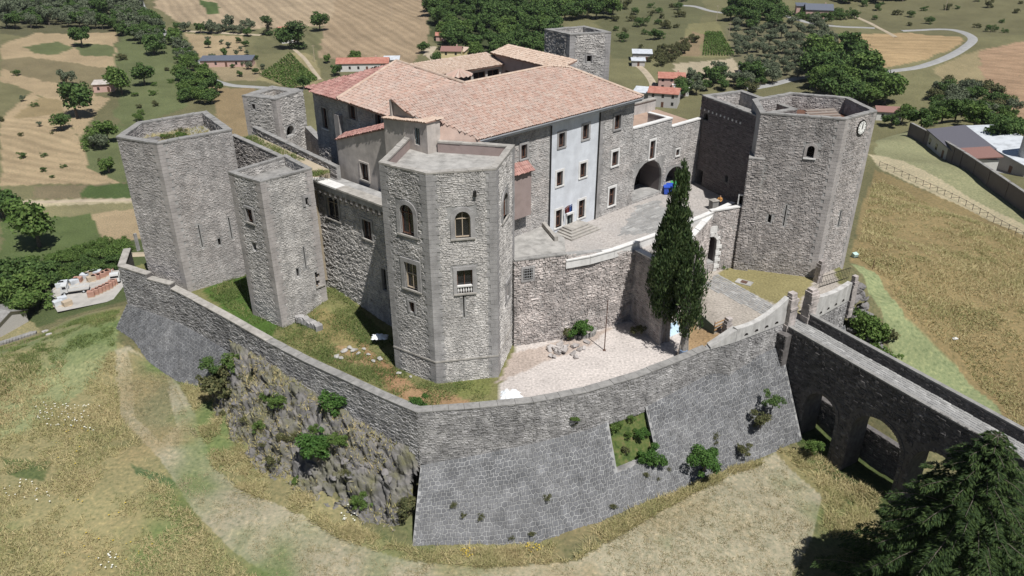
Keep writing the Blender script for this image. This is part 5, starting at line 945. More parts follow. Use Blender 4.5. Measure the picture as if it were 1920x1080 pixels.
for a, b, zt_ in arches:
    ap = arch_pts(a - 0.42, b + 0.42, zt_ + 0.42, 16)
    for (u0_, z0_), (u1_, z1_) in zip(ap, ap[1:]): hb.append((u0_, u1_, -13, max(z0_, z1_)))
facing(fmb, Fb, -12.4, 1.45, 0, BRL - 4, 0.36, 0.22, 0.1, hb, 401)
for a, b, zt_ in arches: 
    facing(fmb, Fb, -12.4, zt_ - (b - a) / 2, a - 0.42, a - 0.02, 0.36, 0.26, 0.1, (), 403); facing(fmb, Fb, -12.4, zt_ - (b - a) / 2, b + 0.02, b + 0.42, 0.36, 0.26, 0.1, (), 404)
wmb.build('wall', M_DMORT, br); fmb.build('rubble_stones', M_BRIDGE, br, 'stuff')
for a, b, zt_ in arches[:4]:
    c_, r_ = (a + b) / 2, (b - a) / 2; n = max(14, int(r_ * math.pi / 0.3))
    for k in range(n):
        t0_, t1_ = math.pi * k / n + 0.012, math.pi * (k + 1) / n - 0.012; P = lambda r, t, o: Fb.P(c_ + r * math.cos(t), zt_ - r_ + r * math.sin(t), o); o = rnd.uniform(0.06, 0.13); mb = MB()
        mb.hexa([P(r_ + 0.01, t0_, o), P(r_ + 0.01, t1_, o), P(r_ + 0.01, t1_, -0.3), P(r_ + 0.01, t0_, -0.3), P(r_ + 0.4, t0_, o), P(r_ + 0.4, t1_, o), P(r_ + 0.4, t1_, -0.3), P(r_ + 0.4, t0_, -0.3)]); mb.build('voussoir', M_BRIDGE, br)
def bstrip(mb, o0, o1, h0, h1, u0=0.0, u1=BRL): mb.hexa([Fb.P(u0, ztop(u0) + h0, o1), Fb.P(u1, ztop(u1) + h0, o1), Fb.P(u1, ztop(u1) + h0, o0), Fb.P(u0, ztop(u0) + h0, o0), Fb.P(u0, ztop(u0) + h1, o1), Fb.P(u1, ztop(u1) + h1, o1), Fb.P(u1, ztop(u1) + h1, o0), Fb.P(u0, ztop(u0) + h1, o0)])
mb = MB(); bstrip(mb, -BW, 0, -0.3, -0.01); mb.build('deck', M_SLAB, br)
for k in range(20):                                    # kerb slabs and coping slabs
    a, b = k * 2 + 0.01, k * 2 + 1.99
    mb = MB(); bstrip(mb, -0.32, 0.08, 0.0, 0.16, a, b); mb.build('kerb_slab', M_GCOPE, br)
    mb = MB(); bstrip(mb, -BW - 0.06, -BW + 0.4, 1.1, 1.24, a, b); mb.build('coping', M_GCOPE, br)
mb = MB(); bstrip(mb, -BW, -BW + 0.35, -0.3, 1.1); mb.build('parapet', M_DMORT, br)
mb = MB(); Fi = Face(Fb.P(0, 0, -BW + 0.35)[:2], Fb.P(BRL, 0, -BW + 0.35)[:2]); facing(mb, Fi, 0.9, 2.6, 0, BRL, 0.36, 0.2, 0.06, (), 407, top=lambda u: ztop(u) + 1.1, bot=lambda u: ztop(u)); mb.build('parapet_stones', M_BRIDGE, br, 'stuff')
cobble_sheet('bridge_road', [Fb.P(0, 0, -0.32)[:2], Fb.P(BRL, 0, -0.32)[:2], Fb.P(BRL, 0, -BW + 0.36)[:2], Fb.P(0, 0, -BW + 0.36)[:2]], 1.5, M_SLAB, 0.6, 0.38, 21, BRD, 0.04, zf=lambda x, y: ztop((Vector((x, y)) - BR0).dot(BRD)))
Fm = Face(Fb.P(-2, 0, -3.3)[:2], Fb.P(34, 0, -3.3)[:2]); ma, mz0 = Fm.hit(1530, 742); mb2, mz1 = Fm.hit(1690, 842)
wall_run('arch_shade_wall', 'added dark wall behind the first two bridge arches, standing in for shade', [Fm.P(ma - 3, 0)[:2], Fm.P(ma, 0)[:2], Fm.P(mb2, 0)[:2], Fm.P(mb2 + 1.2, 0)[:2]], [mz0, mz0, mz1, mz1 - 1.5], [-13, -13, -13, -13], 0.6, M_BRIDGE, None, seed=415, mortar=M_DMORT)  # wall added behind the arches so their openings read as shaded
# abutment chamber beside the gate: stone block with a dark opening
mb = MB(); Fb.box(mb, -2.6, 1.0, -6.5, 0.9, -2.4, 0.9); ab = thing('bridge_abutment', 'dark stone abutment with a shadowed hole where bridge and rampart meet', 'abutment', (*Fb.P(-1, 0)[:2], -6.5)); mb.build('core', M_DMORT, ab)
mb = MB(); facing(mb, Face(Fb.P(-2.6, 0, 0.9)[:2], Fb.P(1.0, 0, 0.9)[:2]), -6.5, 0.9, sw=0.36, sh=0.22, dep=0.09, holes=[(0.5, 2.6, -3.2, -0.9)], seed=409); mb.build('rubble_stones', M_BRIDGE, ab, 'stuff')
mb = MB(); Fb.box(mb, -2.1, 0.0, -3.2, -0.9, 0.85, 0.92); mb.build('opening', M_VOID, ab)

# ---------------------------------------------------------------- rocky slope under the middle rampart
M_ROCK = mat('weathered_rock', [(0.05, 0.048, 0.047), (0.11, 0.105, 0.102), (0.175, 0.165, 0.155), (0.225, 0.2, 0.182)], 0.95, 0.9, 0.35, 1.0, 6, stain=(0.13, 0.125, 0.055), sscale=0.4, samt=0.85)
M_ROCKG = mat('lava_rock', [(0.10, 0.095, 0.095), (0.17, 0.16, 0.155), (0.24, 0.22, 0.21)], 0.95, 0.8, 0.3, 0.9, 8)
rp_ = [Vector(p) for p in [wl[2], wl[3]] + wm[1:]]; rz0 = [-2.9, -3.0, -3.6, -4.0, -4.4, -4.8]; acc = [0.0]
for a, b in zip(rp_, rp_[1:]): acc.append(acc[-1] + (b - a).length)
NU, NV = 230, 76; rv = []
for j in range(NV + 1):
    for i in range(NU + 1):
        s = acc[-1] * i / NU; k = max(q for q in range(len(acc) - 1) if acc[q] <= s + 1e-6); t = min(1, (s - acc[k]) / (acc[k + 1] - acc[k])); p = rp_[k].lerp(rp_[k + 1], t); z0_ = rz0[k] + (rz0[k + 1] - rz0[k]) * t
        d = (rp_[k + 1] - rp_[k]).normalized(); o = Vector((d.y, -d.x)); v = j / NV; wdt = 7.2 - 2.6 * abs(2 * s / acc[-1] - 1) ** 2; q = p + o * (v * wdt - 0.3)
        zg = float(hgt(q.x, q.y)) - 0.45; prof = (1 - v) ** 1.35
        nz_ = float(fbm(np.array(s), np.array(v * 9 + 40), 2.8, 6)) * 2.8 + abs(float(fbm(np.array(s * 1.3 + 70), np.array(v * 11), 1.3, 5))) * 2.2 + abs(float(fbm(np.array(s + 170), np.array(v * 8), 0.5, 3))) * 0.9
        cs_, cv_ = s + nz_ * 0.6, v * wdt + nz_ * 0.5; blk = (_H[int(math.floor(cs_ / 1.4)) & 255, int(math.floor(cv_ / 0.55)) & 255] - 0.5) * 1.3 + (_H[(int(math.floor(cs_ / 0.55)) + 90) & 255, int(math.floor(cv_ / 0.24)) & 255] - 0.5) * 0.7; nz_ = nz_ * 0.7 + float(blk)
        ter = (math.floor(v * 5 + float(vnoise(np.array(s * .5), np.array(3.3))) * 2) % 2) * 0.35
        z = zg + (z0_ + 1.2 - zg) * prof + (nz_ + ter) * min(1, 6 * v + 0.15) * min(1, (1 - v) * 4)
        q = q + o * nz_ * 0.5 * min(1, 5 * v); rv.append((q.x, q.y, z))
rf = [(j * (NU + 1) + i, j * (NU + 1) + i + NU + 1, j * (NU + 1) + i + NU + 2, j * (NU + 1) + i + 1) for j in range(NV) for i in range(NU)]
link('rock_slope', npmesh('rock_slope', rv, rf), M_ROCK, kind='structure')
RVA = np.array(rv).reshape(NV + 1, NU + 1, 3)
def slope_pt(u, v): return RVA[int(v * NV), int(u * NU)]
def blob(r, seed, sub=3, rough=0.35, sq=(1, 1, 0.75)):
    import bmesh
    bm = bmesh.new(); bmesh.ops.create_icosphere(bm, subdivisions=sub, radius=1); q = random.Random(seed); pl_ = [(Vector((q.uniform(-1, 1), q.uniform(-1, 1), q.uniform(-1, 1))).normalized(), q.uniform(0.45, 0.85)) for _ in range(15)]
    for v in bm.verts:
        d = v.co.normalized(); m = 1.0
        for n, c in pl_:
            k = d.dot(n)
            if k > 1e-3: m = min(m, c / k)
        v.co = d * m * (1 + q.uniform(-rough, rough) * 0.25); v.co = Vector((v.co.x * sq[0], v.co.y * sq[1], v.co.z * sq[2])) * r
    me = bpy.data.meshes.new('boulder'); bm.to_mesh(me); bm.free(); return me
BOUL = [blob(1, 40 + k) for k in range(6)]
for b in BOUL: b.materials.append(M_ROCKG)
for k in range(18):
    u, v = rnd.uniform(0.05, 0.97), rnd.uniform(0.3, 0.85); p = slope_pt(u, v); o = link('boulder', BOUL[k % 6], None, loc=(p[0], p[1], p[2] - 0.12)); s = rnd.uniform(0.3, 0.8); o.scale = (s * rnd.uniform(.8, 1.7), s, s * rnd.uniform(.6, 1.3)); o.rotation_euler = (rnd.uniform(-.6, .6), rnd.uniform(-.6, .6), rnd.uniform(0, 6.3))
    tag(o, 'grey lava boulder stuck in the rocky slope below the middle rampart', 'boulder', 'boulders on the rocky slope')
rock = thing('rock_outcrop', 'ragged rubble outcrop right of the far plaster parapet', 'rock', (44, 80, -4))
for k in range(110):
    t = k / 109; c = Vector(lev(1597 + 55 * t + rnd.uniform(-22, 22), 545 + 105 * t + rnd.uniform(-25, 20), 0.4 - 4.5 * t)); me = BOUL[k % 6]; o = link('stone', me, None, rock, loc=(c.x, c.y, 0.2 - 5.0 * t + rnd.uniform(-.6, .5))); s = rnd.uniform(0.3, 0.85); o.scale = (s * rnd.uniform(.8, 1.5), s, s); o.rotation_euler = (rnd.uniform(-.5, .5), rnd.uniform(-.5, .5), rnd.uniform(0, 6.3))

# ---------------------------------------------------------------- leaves, crowns, trees
def leafmesh(name, lobes, n, leaf, seed, surf=0.55, up=0.25, upright=0.0):
    q = np.random.RandomState(seed); L = np.array(lobes, float); vol = L[:, 3] * L[:, 4] * L[:, 5]; vol = vol ** 0.75; ch_ = q.choice(len(L), n, p=vol / vol.sum())
    d = q.normal(size=(n, 3)); d[:, 2] += up * 1.0; d /= np.linalg.norm(d, axis=1)[:, None]; rr_ = (surf + (1 - surf) * q.rand(n)) * (0.85 + 0.3 * q.rand(n)); c = L[ch_, :3] + d * L[ch_, 3:6] * rr_[:, None]
    nrm = d * 0.7 + q.normal(size=(n, 3)) * 0.6; nrm[:, 2] += 0.35; nrm /= np.linalg.norm(nrm, axis=1)[:, None]; a = np.cross(nrm, q.normal(size=(n, 3))); a /= np.linalg.norm(a, axis=1)[:, None]; b = np.cross(nrm, a)
    if upright > 0: a = np.array((0, 0, 1.0)) + d * 0.35 + q.normal(size=(n, 3)) * 0.25; a /= np.linalg.norm(a, axis=1)[:, None]; b = np.cross(a, d + q.normal(size=(n, 3)) * 0.8); b /= np.linalg.norm(b, axis=1)[:, None]
    s = leaf * (0.6 + 0.8 * q.rand(n))[:, None]; e = (0.55 + 0.4 * q.rand(n))[:, None] * (1 - 0.55 * upright)
    V = np.stack([c - a * s, c - b * s * e, c + a * s, c + b * s * e], 1); 
    return npmesh(name, V.reshape(-1, 3), np.arange(n * 4).reshape(-1, 4))
def leafmat(name, cols, tr=0.25): return mat(name, cols, 0.75, 0.7, 0.75, 0, transl=tr, spec=0.2)
L_OAK = leafmat('oak_leaves', [(0.029, 0.057, 0.017), (0.057, 0.105, 0.027), (0.090, 0.146, 0.040), (0.130, 0.187, 0.057)])
L_LITE = leafmat('light_green_leaves', [(0.046, 0.086, 0.018), (0.081, 0.138, 0.029), (0.115, 0.178, 0.046), (0.161, 0.213, 0.057)])
L_OLIVE = leafmat('olive_leaves', [(0.070, 0.089, 0.050), (0.107, 0.132, 0.076), (0.151, 0.176, 0.107), (0.196, 0.215, 0.139)])
L_FIG = leafmat('fig_leaves', [(0.03, 0.075, 0.015), (0.05, 0.115, 0.022), (0.08, 0.155, 0.035), (0.11, 0.19, 0.05)])
L_CYP = leafmat('cypress_foliage', [(0.022, 0.043, 0.015), (0.043, 0.073, 0.025), (0.070, 0.103, 0.035), (0.106, 0.138, 0.050)], 0.12)
L_CED = leafmat('cedar_needles', [(0.012, 0.026, 0.008), (0.024, 0.046, 0.013), (0.044, 0.073, 0.019), (0.068, 0.10, 0.026)], 0.15)
L_SCRUB = leafmat('scrub_leaves', [(0.05, 0.06, 0.025), (0.085, 0.095, 0.04), (0.13, 0.13, 0.055), (0.17, 0.15, 0.07)])
M_BARK = mat('bark', [(0.06, 0.045, 0.035), (0.12, 0.10, 0.08), (0.18, 0.155, 0.13)], 0.95, 4, 0, 0.8, 10)
M_PALEBARK = mat('pale_bark', [(0.16, 0.14, 0.12), (0.27, 0.245, 0.22), (0.35, 0.32, 0.29)], 0.95, 3, 0, 0.8, 10)
def lobes_for(seed, n=15, wide=0.42, z0=0.35, z1=0.9):
    q = random.Random(seed); out_ = [(0, 0, (z0 + z1) / 2, wide * 0.5, wide * 0.5, (z1 - z0) * 0.38)]
    for k in range(n):
        a = q.uniform(0, 6.28); rr_ = q.uniform(0.25, 0.95) * wide; z = q.uniform(z0, z1 - 0.08); s = q.uniform(0.07, 0.22) * (1.25 - abs(z - 0.5)); out_.append((rr_ * math.cos(a), rr_ * math.sin(a), z, s, s, s * 0.8))
    return out_
def trunk_mesh(seed, h=0.5, r=0.03):
    q = random.Random(seed); mb = MB(); mb.tube([(0, 0, -0.04), (0.01, 0.005, h * 0.5), (0.0, 0.015, h)], [r * 1.3, r, r * 0.7], 6)
    for k in range(4):
        a = q.uniform(0, 6.28); mb.tube([(0, 0, h * q.uniform(.6, .95)), (0.12 * math.cos(a), 0.12 * math.sin(a), h + 0.08), (0.24 * math.cos(a), 0.24 * math.sin(a), h + 0.2)], [r * .6, r * .42, r * .15], 5)
    return mb.mesh('trunk')
KIND = {}
def defkind(k, lm, nvar, **kw):
    bark = kw.pop('bark', M_BARK); n = int(kw.pop('n', 800) * 2.2); leaf = kw.pop('leaf', 0.055) * 0.66; th = kw.pop('th', 0.45); tr_ = kw.pop('tr', 0.03); vs = []
    for i in range(nvar):
        seed = hash_(k) + i * 13; c = leafmesh('crown', lobes_for(seed, **kw), n, leaf, seed); c.materials.append(lm); t = trunk_mesh(seed, th, tr_); t.materials.append(bark); vs.append((t, c))
    KIND[k] = vs
def hash_(s): return sum(ord(c_) * (i + 3) for i, c_ in enumerate(s)) % 1000
defkind('oak', L_OAK, 5, n=1100); defkind('light', L_LITE, 3, n=1000); defkind('olive', L_OLIVE, 4, n=800, wide=0.46, z0=0.35, z1=0.88); defkind('scrub', L_SCRUB, 3, n=700, wide=0.55, z0=0.08, z1=0.7, th=0.2)
defkind('bush', L_OAK, 3, n=700, wide=0.6, z0=0.1, z1=0.8, th=0.2); defkind('tallcyp', L_CYP, 2, n=900, wide=0.14, z0=0.1, z1=0.98, leaf=0.035); defkind('fig', L_FIG, 3, n=1500, wide=0.6, z0=0.1, z1=0.85, th=0.25, leaf=0.05); defkind('weed', L_SCRUB, 3, n=260, wide=0.6, z0=0.05, z1=0.8, th=0.2, leaf=0.06, tr=0.012); defkind('greenbush', L_LITE, 3, n=800, wide=0.6, z0=0.08, z1=0.75, th=0.2)
def plant(name, kind, loc, h, label, cat, group=None, sq=1.0):
    t, c = KIND[kind][rnd.randrange(len(KIND[kind]))]; r_ = thing(name, label, cat, tuple(loc), group, rnd.uniform(0, 6.3)); s = h
    for nm, me in (('trunk', t), ('crown', c)):
        o = link(nm, me, None, r_, loc=(0, 0, 0), wc=False); o.scale = (s * sq, s * sq, s)
    return r_
def tp(name, kind, px, py, wpx, label, cat='tree', group=None, sq=1.0):
    """plant whose foot stands at a point of the photograph and which is wpx wide there"""
    g_ = G(px, py); dist = (g_ - Vector((0, 0, CAMH))).length; w = wpx * dist / FPX; return plant(name, kind, (g_.x, g_.y, g_.z - 0.15), w / (0.95 * sq), label, cat, group, sq)
def wood(name, kind, poly, n, wpx, label, group, cat='tree', mind=0.6):
    P = np.array(poly, float); x0_, y0_ = P.min(0); x1_, y1_ = P.max(0); got = []; tries = 0
    while len(got) < n and tries < n * 40:
        tries += 1; x, y = rnd.uniform(x0_, x1_), rnd.uniform(y0_, y1_)
        if not inpoly(np.array([x]), np.array([y]), P)[0]: continue
        w = rnd.uniform(*wpx)
        if any((x - a) ** 2 + ((y - b) * 1.8) ** 2 < (mind * w) ** 2 for a, b in got): continue
        got.append((x, y)); k = kind if isinstance(kind, str) else rnd.choice(kind); tp(name, k, x, y, w, label, cat, group, rnd.uniform(0.85, 1.2))
wood('olive_tree', ('olive', 'olive', 'oak'), [(0, 12), (250, 8), (285, 55), (300, 70), (240, 62), (120, 52), (0, 55)], 110, (18, 30), 'olive tree in the wood filling the far top left corner', 'trees of the top left wood', mind=0.45)
wood('oak_tree', ('oak', 'olive'), [(0, -6), (250, -8), (255, 10), (0, 14)], 30, (26, 46), 'dark round tree along the upper edge of the top left wood', 'dark trees of the top left wood')
wood('hedge_tree', ('oak', 'olive', 'oak'), [(205, 40), (300, 45), (305, 95), (270, 85), (215, 62)], 34, (18, 30), 'tree in the clump left of the winding grey lane', 'trees of the clump by the lane', mind=0.45)
wood('lane_tree', ('oak', 'light', 'olive'), [(318, 72), (338, 74), (372, 130), (352, 142)], 20, (18, 28), 'tree in the dense line along the grey lane', 'line of trees along the lane', mind=0.45)
wood('thicket_tree', ('light', 'oak', 'light'), [(335, 150), (400, 150), (405, 195), (350, 200)], 16, (22, 36), 'leafy tree in the green thicket behind the weedy tower', 'thicket behind the weedy tower')
wood('forest_tree', ('oak', 'oak', 'light', 'oak'), [(803, -10), (1040, -10), (1036, 118), (900, 112), (850, 100), (812, 70)], 95, (26, 48), 'tree in the dense wood behind the palace roof', 'trees of the wood behind the palace', mind=0.42)
wood('forest_tree', ('oak', 'light'), [(1040, -10), (1160, -10), (1150, 40), (1040, 40)], 20, (24, 40), 'tree at the right edge of the wood behind the plain square tower', 'trees at the right edge of the wood', mind=0.45)
wood('grove_olive', 'olive', [(1380, 52), (1540, 48), (1575, 95), (1545, 120), (1490, 150), (1400, 130), (1370, 90)], 85, (13, 23), 'small olive tree in the grove above the polygonal tower with the clock', 'olive grove above the clock tower', mind=0.75)
wood('roadside_tree', 'oak', [(1365, 22), (1450, 20), (1465, 50), (1400, 60), (1370, 45)], 16, (24, 36), 'dark tree in the roadside clump left of the blue-roofed house', 'roadside clump')
wood('clump_tree', ('oak', 'light', 'oak'), [(1530, 120), (1590, 112), (1650, 170), (1665, 205), (1600, 205), (1510, 180)], 26, (38, 62), 'big dark tree in the clump behind the clock tower', 'clump of trees behind the clock tower', mind=0.4)
wood('garden_tree', ('oak', 'olive', 'oak'), [(1270, 165), (1440, 138), (1450, 162), (1320, 172), (1275, 190)], 24, (22, 38), 'garden tree between the red-roofed houses and the dark square tower', 'trees by the houses', mind=0.5)
wood('quarry_scrub', 'scrub', [(1215, 108), (1300, 68), (1310, 85), (1260, 118), (1220, 130)], 22, (14, 22), 'brown-green bush on the bank beside the small vineyard', 'bushes beside the small vineyard', 'bush')
wood('hill_scrub', ('scrub', 'bush'), [(1150, 20), (1290, 0), (1300, 40), (1200, 95), (1150, 95)], 22, (10, 22), 'small dark bush on the open green hillside at the top', 'bushes on the hillside', 'bush', 1.2)
wood('scrub_tree', ('scrub', 'bush', 'olive'), [(1745, 180), (1800, 162), (1860, 180), (1905, 215), (1870, 235), (1760, 225)], 34, (22, 34), 'scrubby bush on the knoll behind the sheds at the right', 'scrub on the knoll', 'bush', 0.5)
wood('shed_tree', ('light', 'oak'), [(1730, 240), (1760, 215), (1900, 240), (1900, 262), (1800, 235)], 14, (26, 40), 'green tree crowding behind the corrugated sheds', 'trees behind the sheds', mind=0.5)
wood('yard_tree', ('light', 'oak', 'greenbush'), [(0, 530), (90, 520), (85, 560), (60, 600), (0, 600)], 14, (40, 70), 'leafy tree in the thicket left of the builders yard', 'thicket left of the builders yard', mind=0.5)
wood('verge_bush', ('greenbush', 'bush', 'greenbush'), [(95, 520), (220, 482), (245, 500), (215, 508), (110, 530)], 24, (22, 34), 'bush in the green strip between lane and builders yard', 'bushes beside the builders yard', 'bush', 0.6)
wood('reed_bush', 'greenbush', [(60, 500), (180, 462), (240, 460), (240, 472), (130, 496)], 30, (16, 26), 'feathery green bush in the strip above the curving track', 'bushes above the curving track', 'bush', 0.6)
wood('orchard_tree', ('oak', 'olive'), [(378, 75), (455, 78), (500, 130), (460, 150), (400, 115)], 24, (9, 15), 'small orchard tree on the pale stubble around the low shed', 'orchard trees', 'tree', 1.6)
wood('top_right_tree', 'oak', [(1560, -5), (1700, -5), (1690, 8), (1570, 8)], 14, (20, 34), 'dark tree along the upper right edge of the view', 'trees along the upper right edge')
wood('field_tree', ('olive', 'oak'), [(330, 55), (470, 58), (480, 70), (340, 66)], 12, (14, 24), 'tree along the track below the pale harvested field', 'trees along the field track')
wood('garden_hedge_tree', 'bush', [(1490, 30), (1600, 26), (1605, 38), (1500, 42)], 16, (12, 20), 'bush of the garden hedge round the blue-roofed house', 'garden hedge bushes', 'bush')
wood('scattered_bush', ('scrub', 'bush', 'olive'), [(0, 100), (200, 130), (200, 330), (0, 340)], 13, (6, 13), 'small lone bush dotted over the dry fields at the left', 'lone bushes on the left fields', 'bush', 2.5)
wood('scattered_bush', ('scrub', 'bush'), [(1610, 0), (1915, 0), (1915, 75), (1830, 60), (1640, 45)], 18, (7, 14), 'small lone bush on the open hill at the upper right', 'lone bushes on the upper right hill', 'bush', 1.6)
wood('scattered_bush', ('scrub', 'greenbush'), [(222, 110), (340, 110), (345, 190), (240, 240)], 16, (7, 16), 'small bush on the green strip above the weedy tower', 'bushes on the green strip', 'bush', 1.8)
for px, py, w, k, lab in [(75, 462, 88, 'light', 'broad bright green tree standing alone in the left meadow'), (8, 412, 62, 'oak', 'dark round tree cut by the left edge of the view'), (145, 222, 62, 'oak', 'dark dense tree on the stubble above the weedy tower, taller of two'), (117, 245, 30, 'oak', 'narrow tree just left of the dark dense tree on the stubble'), (155, 88, 34, 'oak', 'dark tree on the green hump in the upper left field'), (127, 160, 26, 'olive', 'grey thin tree on the dry bank at the left'), (205, 325, 28, 'light', 'small round tree beside the left edge of the weedy tower'), (290, 102, 34, 'oak', 'dark tree at the lower end of the clump by the lane'), (545, 92, 46, 'oak', 'wide dark tree in front of the white farmhouse with red roof'), (600, 58, 34, 'oak', 'dark tree right of the tall conifer by the farmhouse'), (665, 122, 26, 'light', 'small tree in front of the long white house, left one'), (632, 142, 22, 'oak', 'dark bush left of the long white house by the track'), (615, 118, 16, 'light', 'tiny round tree in the field left of the long white house'), (570, 168, 26, 'oak', 'dark tree touching the red corner of the palace roof'), (795, 100, 22, 'oak', 'dark bush by the pale turning circle'), (820, 118, 26, 'bush', 'bush inside the pale turning circle'), (230, 178, 50, 'light', 'bright bush beside the small ruined house'), (272, 160, 38, 'oak', 'dark bush right of the small ruined house'), (210, 165, 30, 'bush', 'bush behind the small ruined house'), (175, 275, 36, 'greenbush', 'loose green tree left of the weedy tower top'), (205, 268, 40, 'light', 'leafy tree next to the weedy tower top'), (190, 280, 30, 'olive', 'greyish tree in the row left of the weedy tower'), (1725, 245, 44, 'oak', 'dark tree at the upper end of the long dark wall'), (1228, 75, 22, 'oak', 'single dark round bush on the open hillside'), (1345, 148, 34, 'olive', 'blue-grey tree below the pale quarry face'), (1880, 285, 60, 'oak', 'wide dark bush beside the asphalt forecourt'), (1910, 265, 40, 'oak', 'dark tree cut by the right edge beside the sheds'), (1690, 232, 34, 'light', 'green tree just right of the clock tower'), (1670, 238, 26, 'oak', 'dark bush close to the right edge of the clock tower'), (1220, 185, 20, 'light', 'green shrub in the garden behind the arched wing'), (1410, 175, 26, 'scrub', 'grey shrub between the dark square tower and the clock tower')]:
    tp('oak_tree' if k == 'oak' else 'tree' if k in ('light', 'olive') else 'shrub', k, px, py, w, lab, 'tree' if k in ('oak', 'light', 'olive') else 'bush')
for px, py, h, lab in [(560, 92, 15, 'tall dark conifer right of the white farmhouse'), (503, 66, 11, 'slim conifer left of the white farmhouse')]:
    g_ = G(px, py); plant('conifer', 'tallcyp', g_, h, lab, 'tree', None, 1.5)

# vineyards
def vine_rows(A, B, C, D, n, label, group, hgt_=0.9):
    A, B, C, D = (G(*p) for p in (A, B, C, D))
    for k in range(n):
        t = (k + 0.5) / n; a = A.lerp(B, t); b = D.lerp(C, t); L = (b - a).length; q = np.random.RandomState(k + 5); m = max(260, int(L * 9)); s = q.rand(m); cx = a.x + (b.x - a.x) * s + q.normal(size=m) * 0.12; cy = a.y + (b.y - a.y) * s + q.normal(size=m) * 0.12
        c = np.stack([cx, cy, hgt(cx, cy) + 0.3 + q.rand(m) * hgt_], 1); d1 = q.normal(size=(m, 3)) * 0.2; d2 = q.normal(size=(m, 3)) * 0.2; V = np.stack([c - d1, c - d2, c + d1, c + d2], 1)
        o = link('vine_row', npmesh('vine_row', V.reshape(-1, 3), np.arange(m * 4).reshape(-1, 4)), L_LITE); tag(o, label, 'vines', group)
vine_rows((484, 142), (545, 100), (597, 150), (545, 168), 15, 'row of vines in the vineyard above the far left tower', 'vineyard rows above the far left tower')
vine_rows((1322, 62), (1352, 62), (1378, 104), (1316, 104), 12, 'row of vines in the small vineyard above the quarry face', 'rows of the small vineyard')

# ---------------------------------------------------------------- cypresses and cedar by the castle
def cypress(name, label, base, H, prof, n, seed, leaf=0.22, trunk=None):
    root = thing(name, label, 'tree', base); q = random.Random(seed); lob = []
    for k in range(110):
        t = q.random(); zz = prof[0][0] + (1 - prof[0][0]) * t; r_ = np.interp(zz, [p[0] for p in prof], [p[1] for p in prof]); a = q.uniform(0, 6.28); rr_ = r_ * q.uniform(0.3, 0.8); s = r_ * q.uniform(0.3, 0.5) + 0.12; lob.append((rr_ * math.cos(a), rr_ * math.sin(a), zz * H, s, s, s * 1.9))
    c = leafmesh('foliage', lob, n, leaf, seed, surf=0.7, up=0.3, upright=1.0); link('foliage', c, L_CYP, root, loc=(0, 0, 0), wc=False)
    mb = MB()
    for tx, ty, tr_, top_ in trunk: mb.tube([(tx * 1.6, ty * 1.6, -0.3), (tx, ty, H * 0.15), (tx * 0.5, ty * 0.5, H * top_)], [tr_ * 1.35, tr_, tr_ * 0.4], 7)
    mb.build('trunk', M_PALEBARK, root, loc=(0, 0, 0), wc=False); return root
cb = lev(1246, 640, 0); cypress('cypress', 'tall dark green cypress in front of the entrance bastion', (cb[0], cb[1], 0), 20.2, [(0.16, 1.2), (0.26, 2.1), (0.45, 2.4), (0.58, 2.0), (0.66, 1.3), (0.8, 1.0), (0.92, 0.65), (1.0, 0.12)], 34000, 4, 0.2, [(-0.25, 0, 0.3, 0.7), (0.15, 0.1, 0.26, 0.6)])
cb = lev(1280, 672, 0); c2 = cypress('cypress', 'thinner straggly cypress with bare limbs and a blue band on its trunk', (cb[0], cb[1], 0.05), 13.2, [(0.22, 0.5), (0.35, 1.3), (0.5, 1.75), (0.65, 1.5), (0.85, 0.9), (1.0, 0.15)], 5600, 9, 0.2, [(0, 0, 0.26, 0.9), (0.3, 0.05, 0.12, 0.6), (-0.3, 0.1, 0.12, 0.55)])
mb = MB(); mb.tube([(0, 0, 0.0), (0, 0, 1.0)], [0.42, 0.4], 10); mb.build('blue_band', plain('blue_paint', (0.16, 0.22, 0.32), 0.8), c2, loc=(0, 0, 0), wc=False)
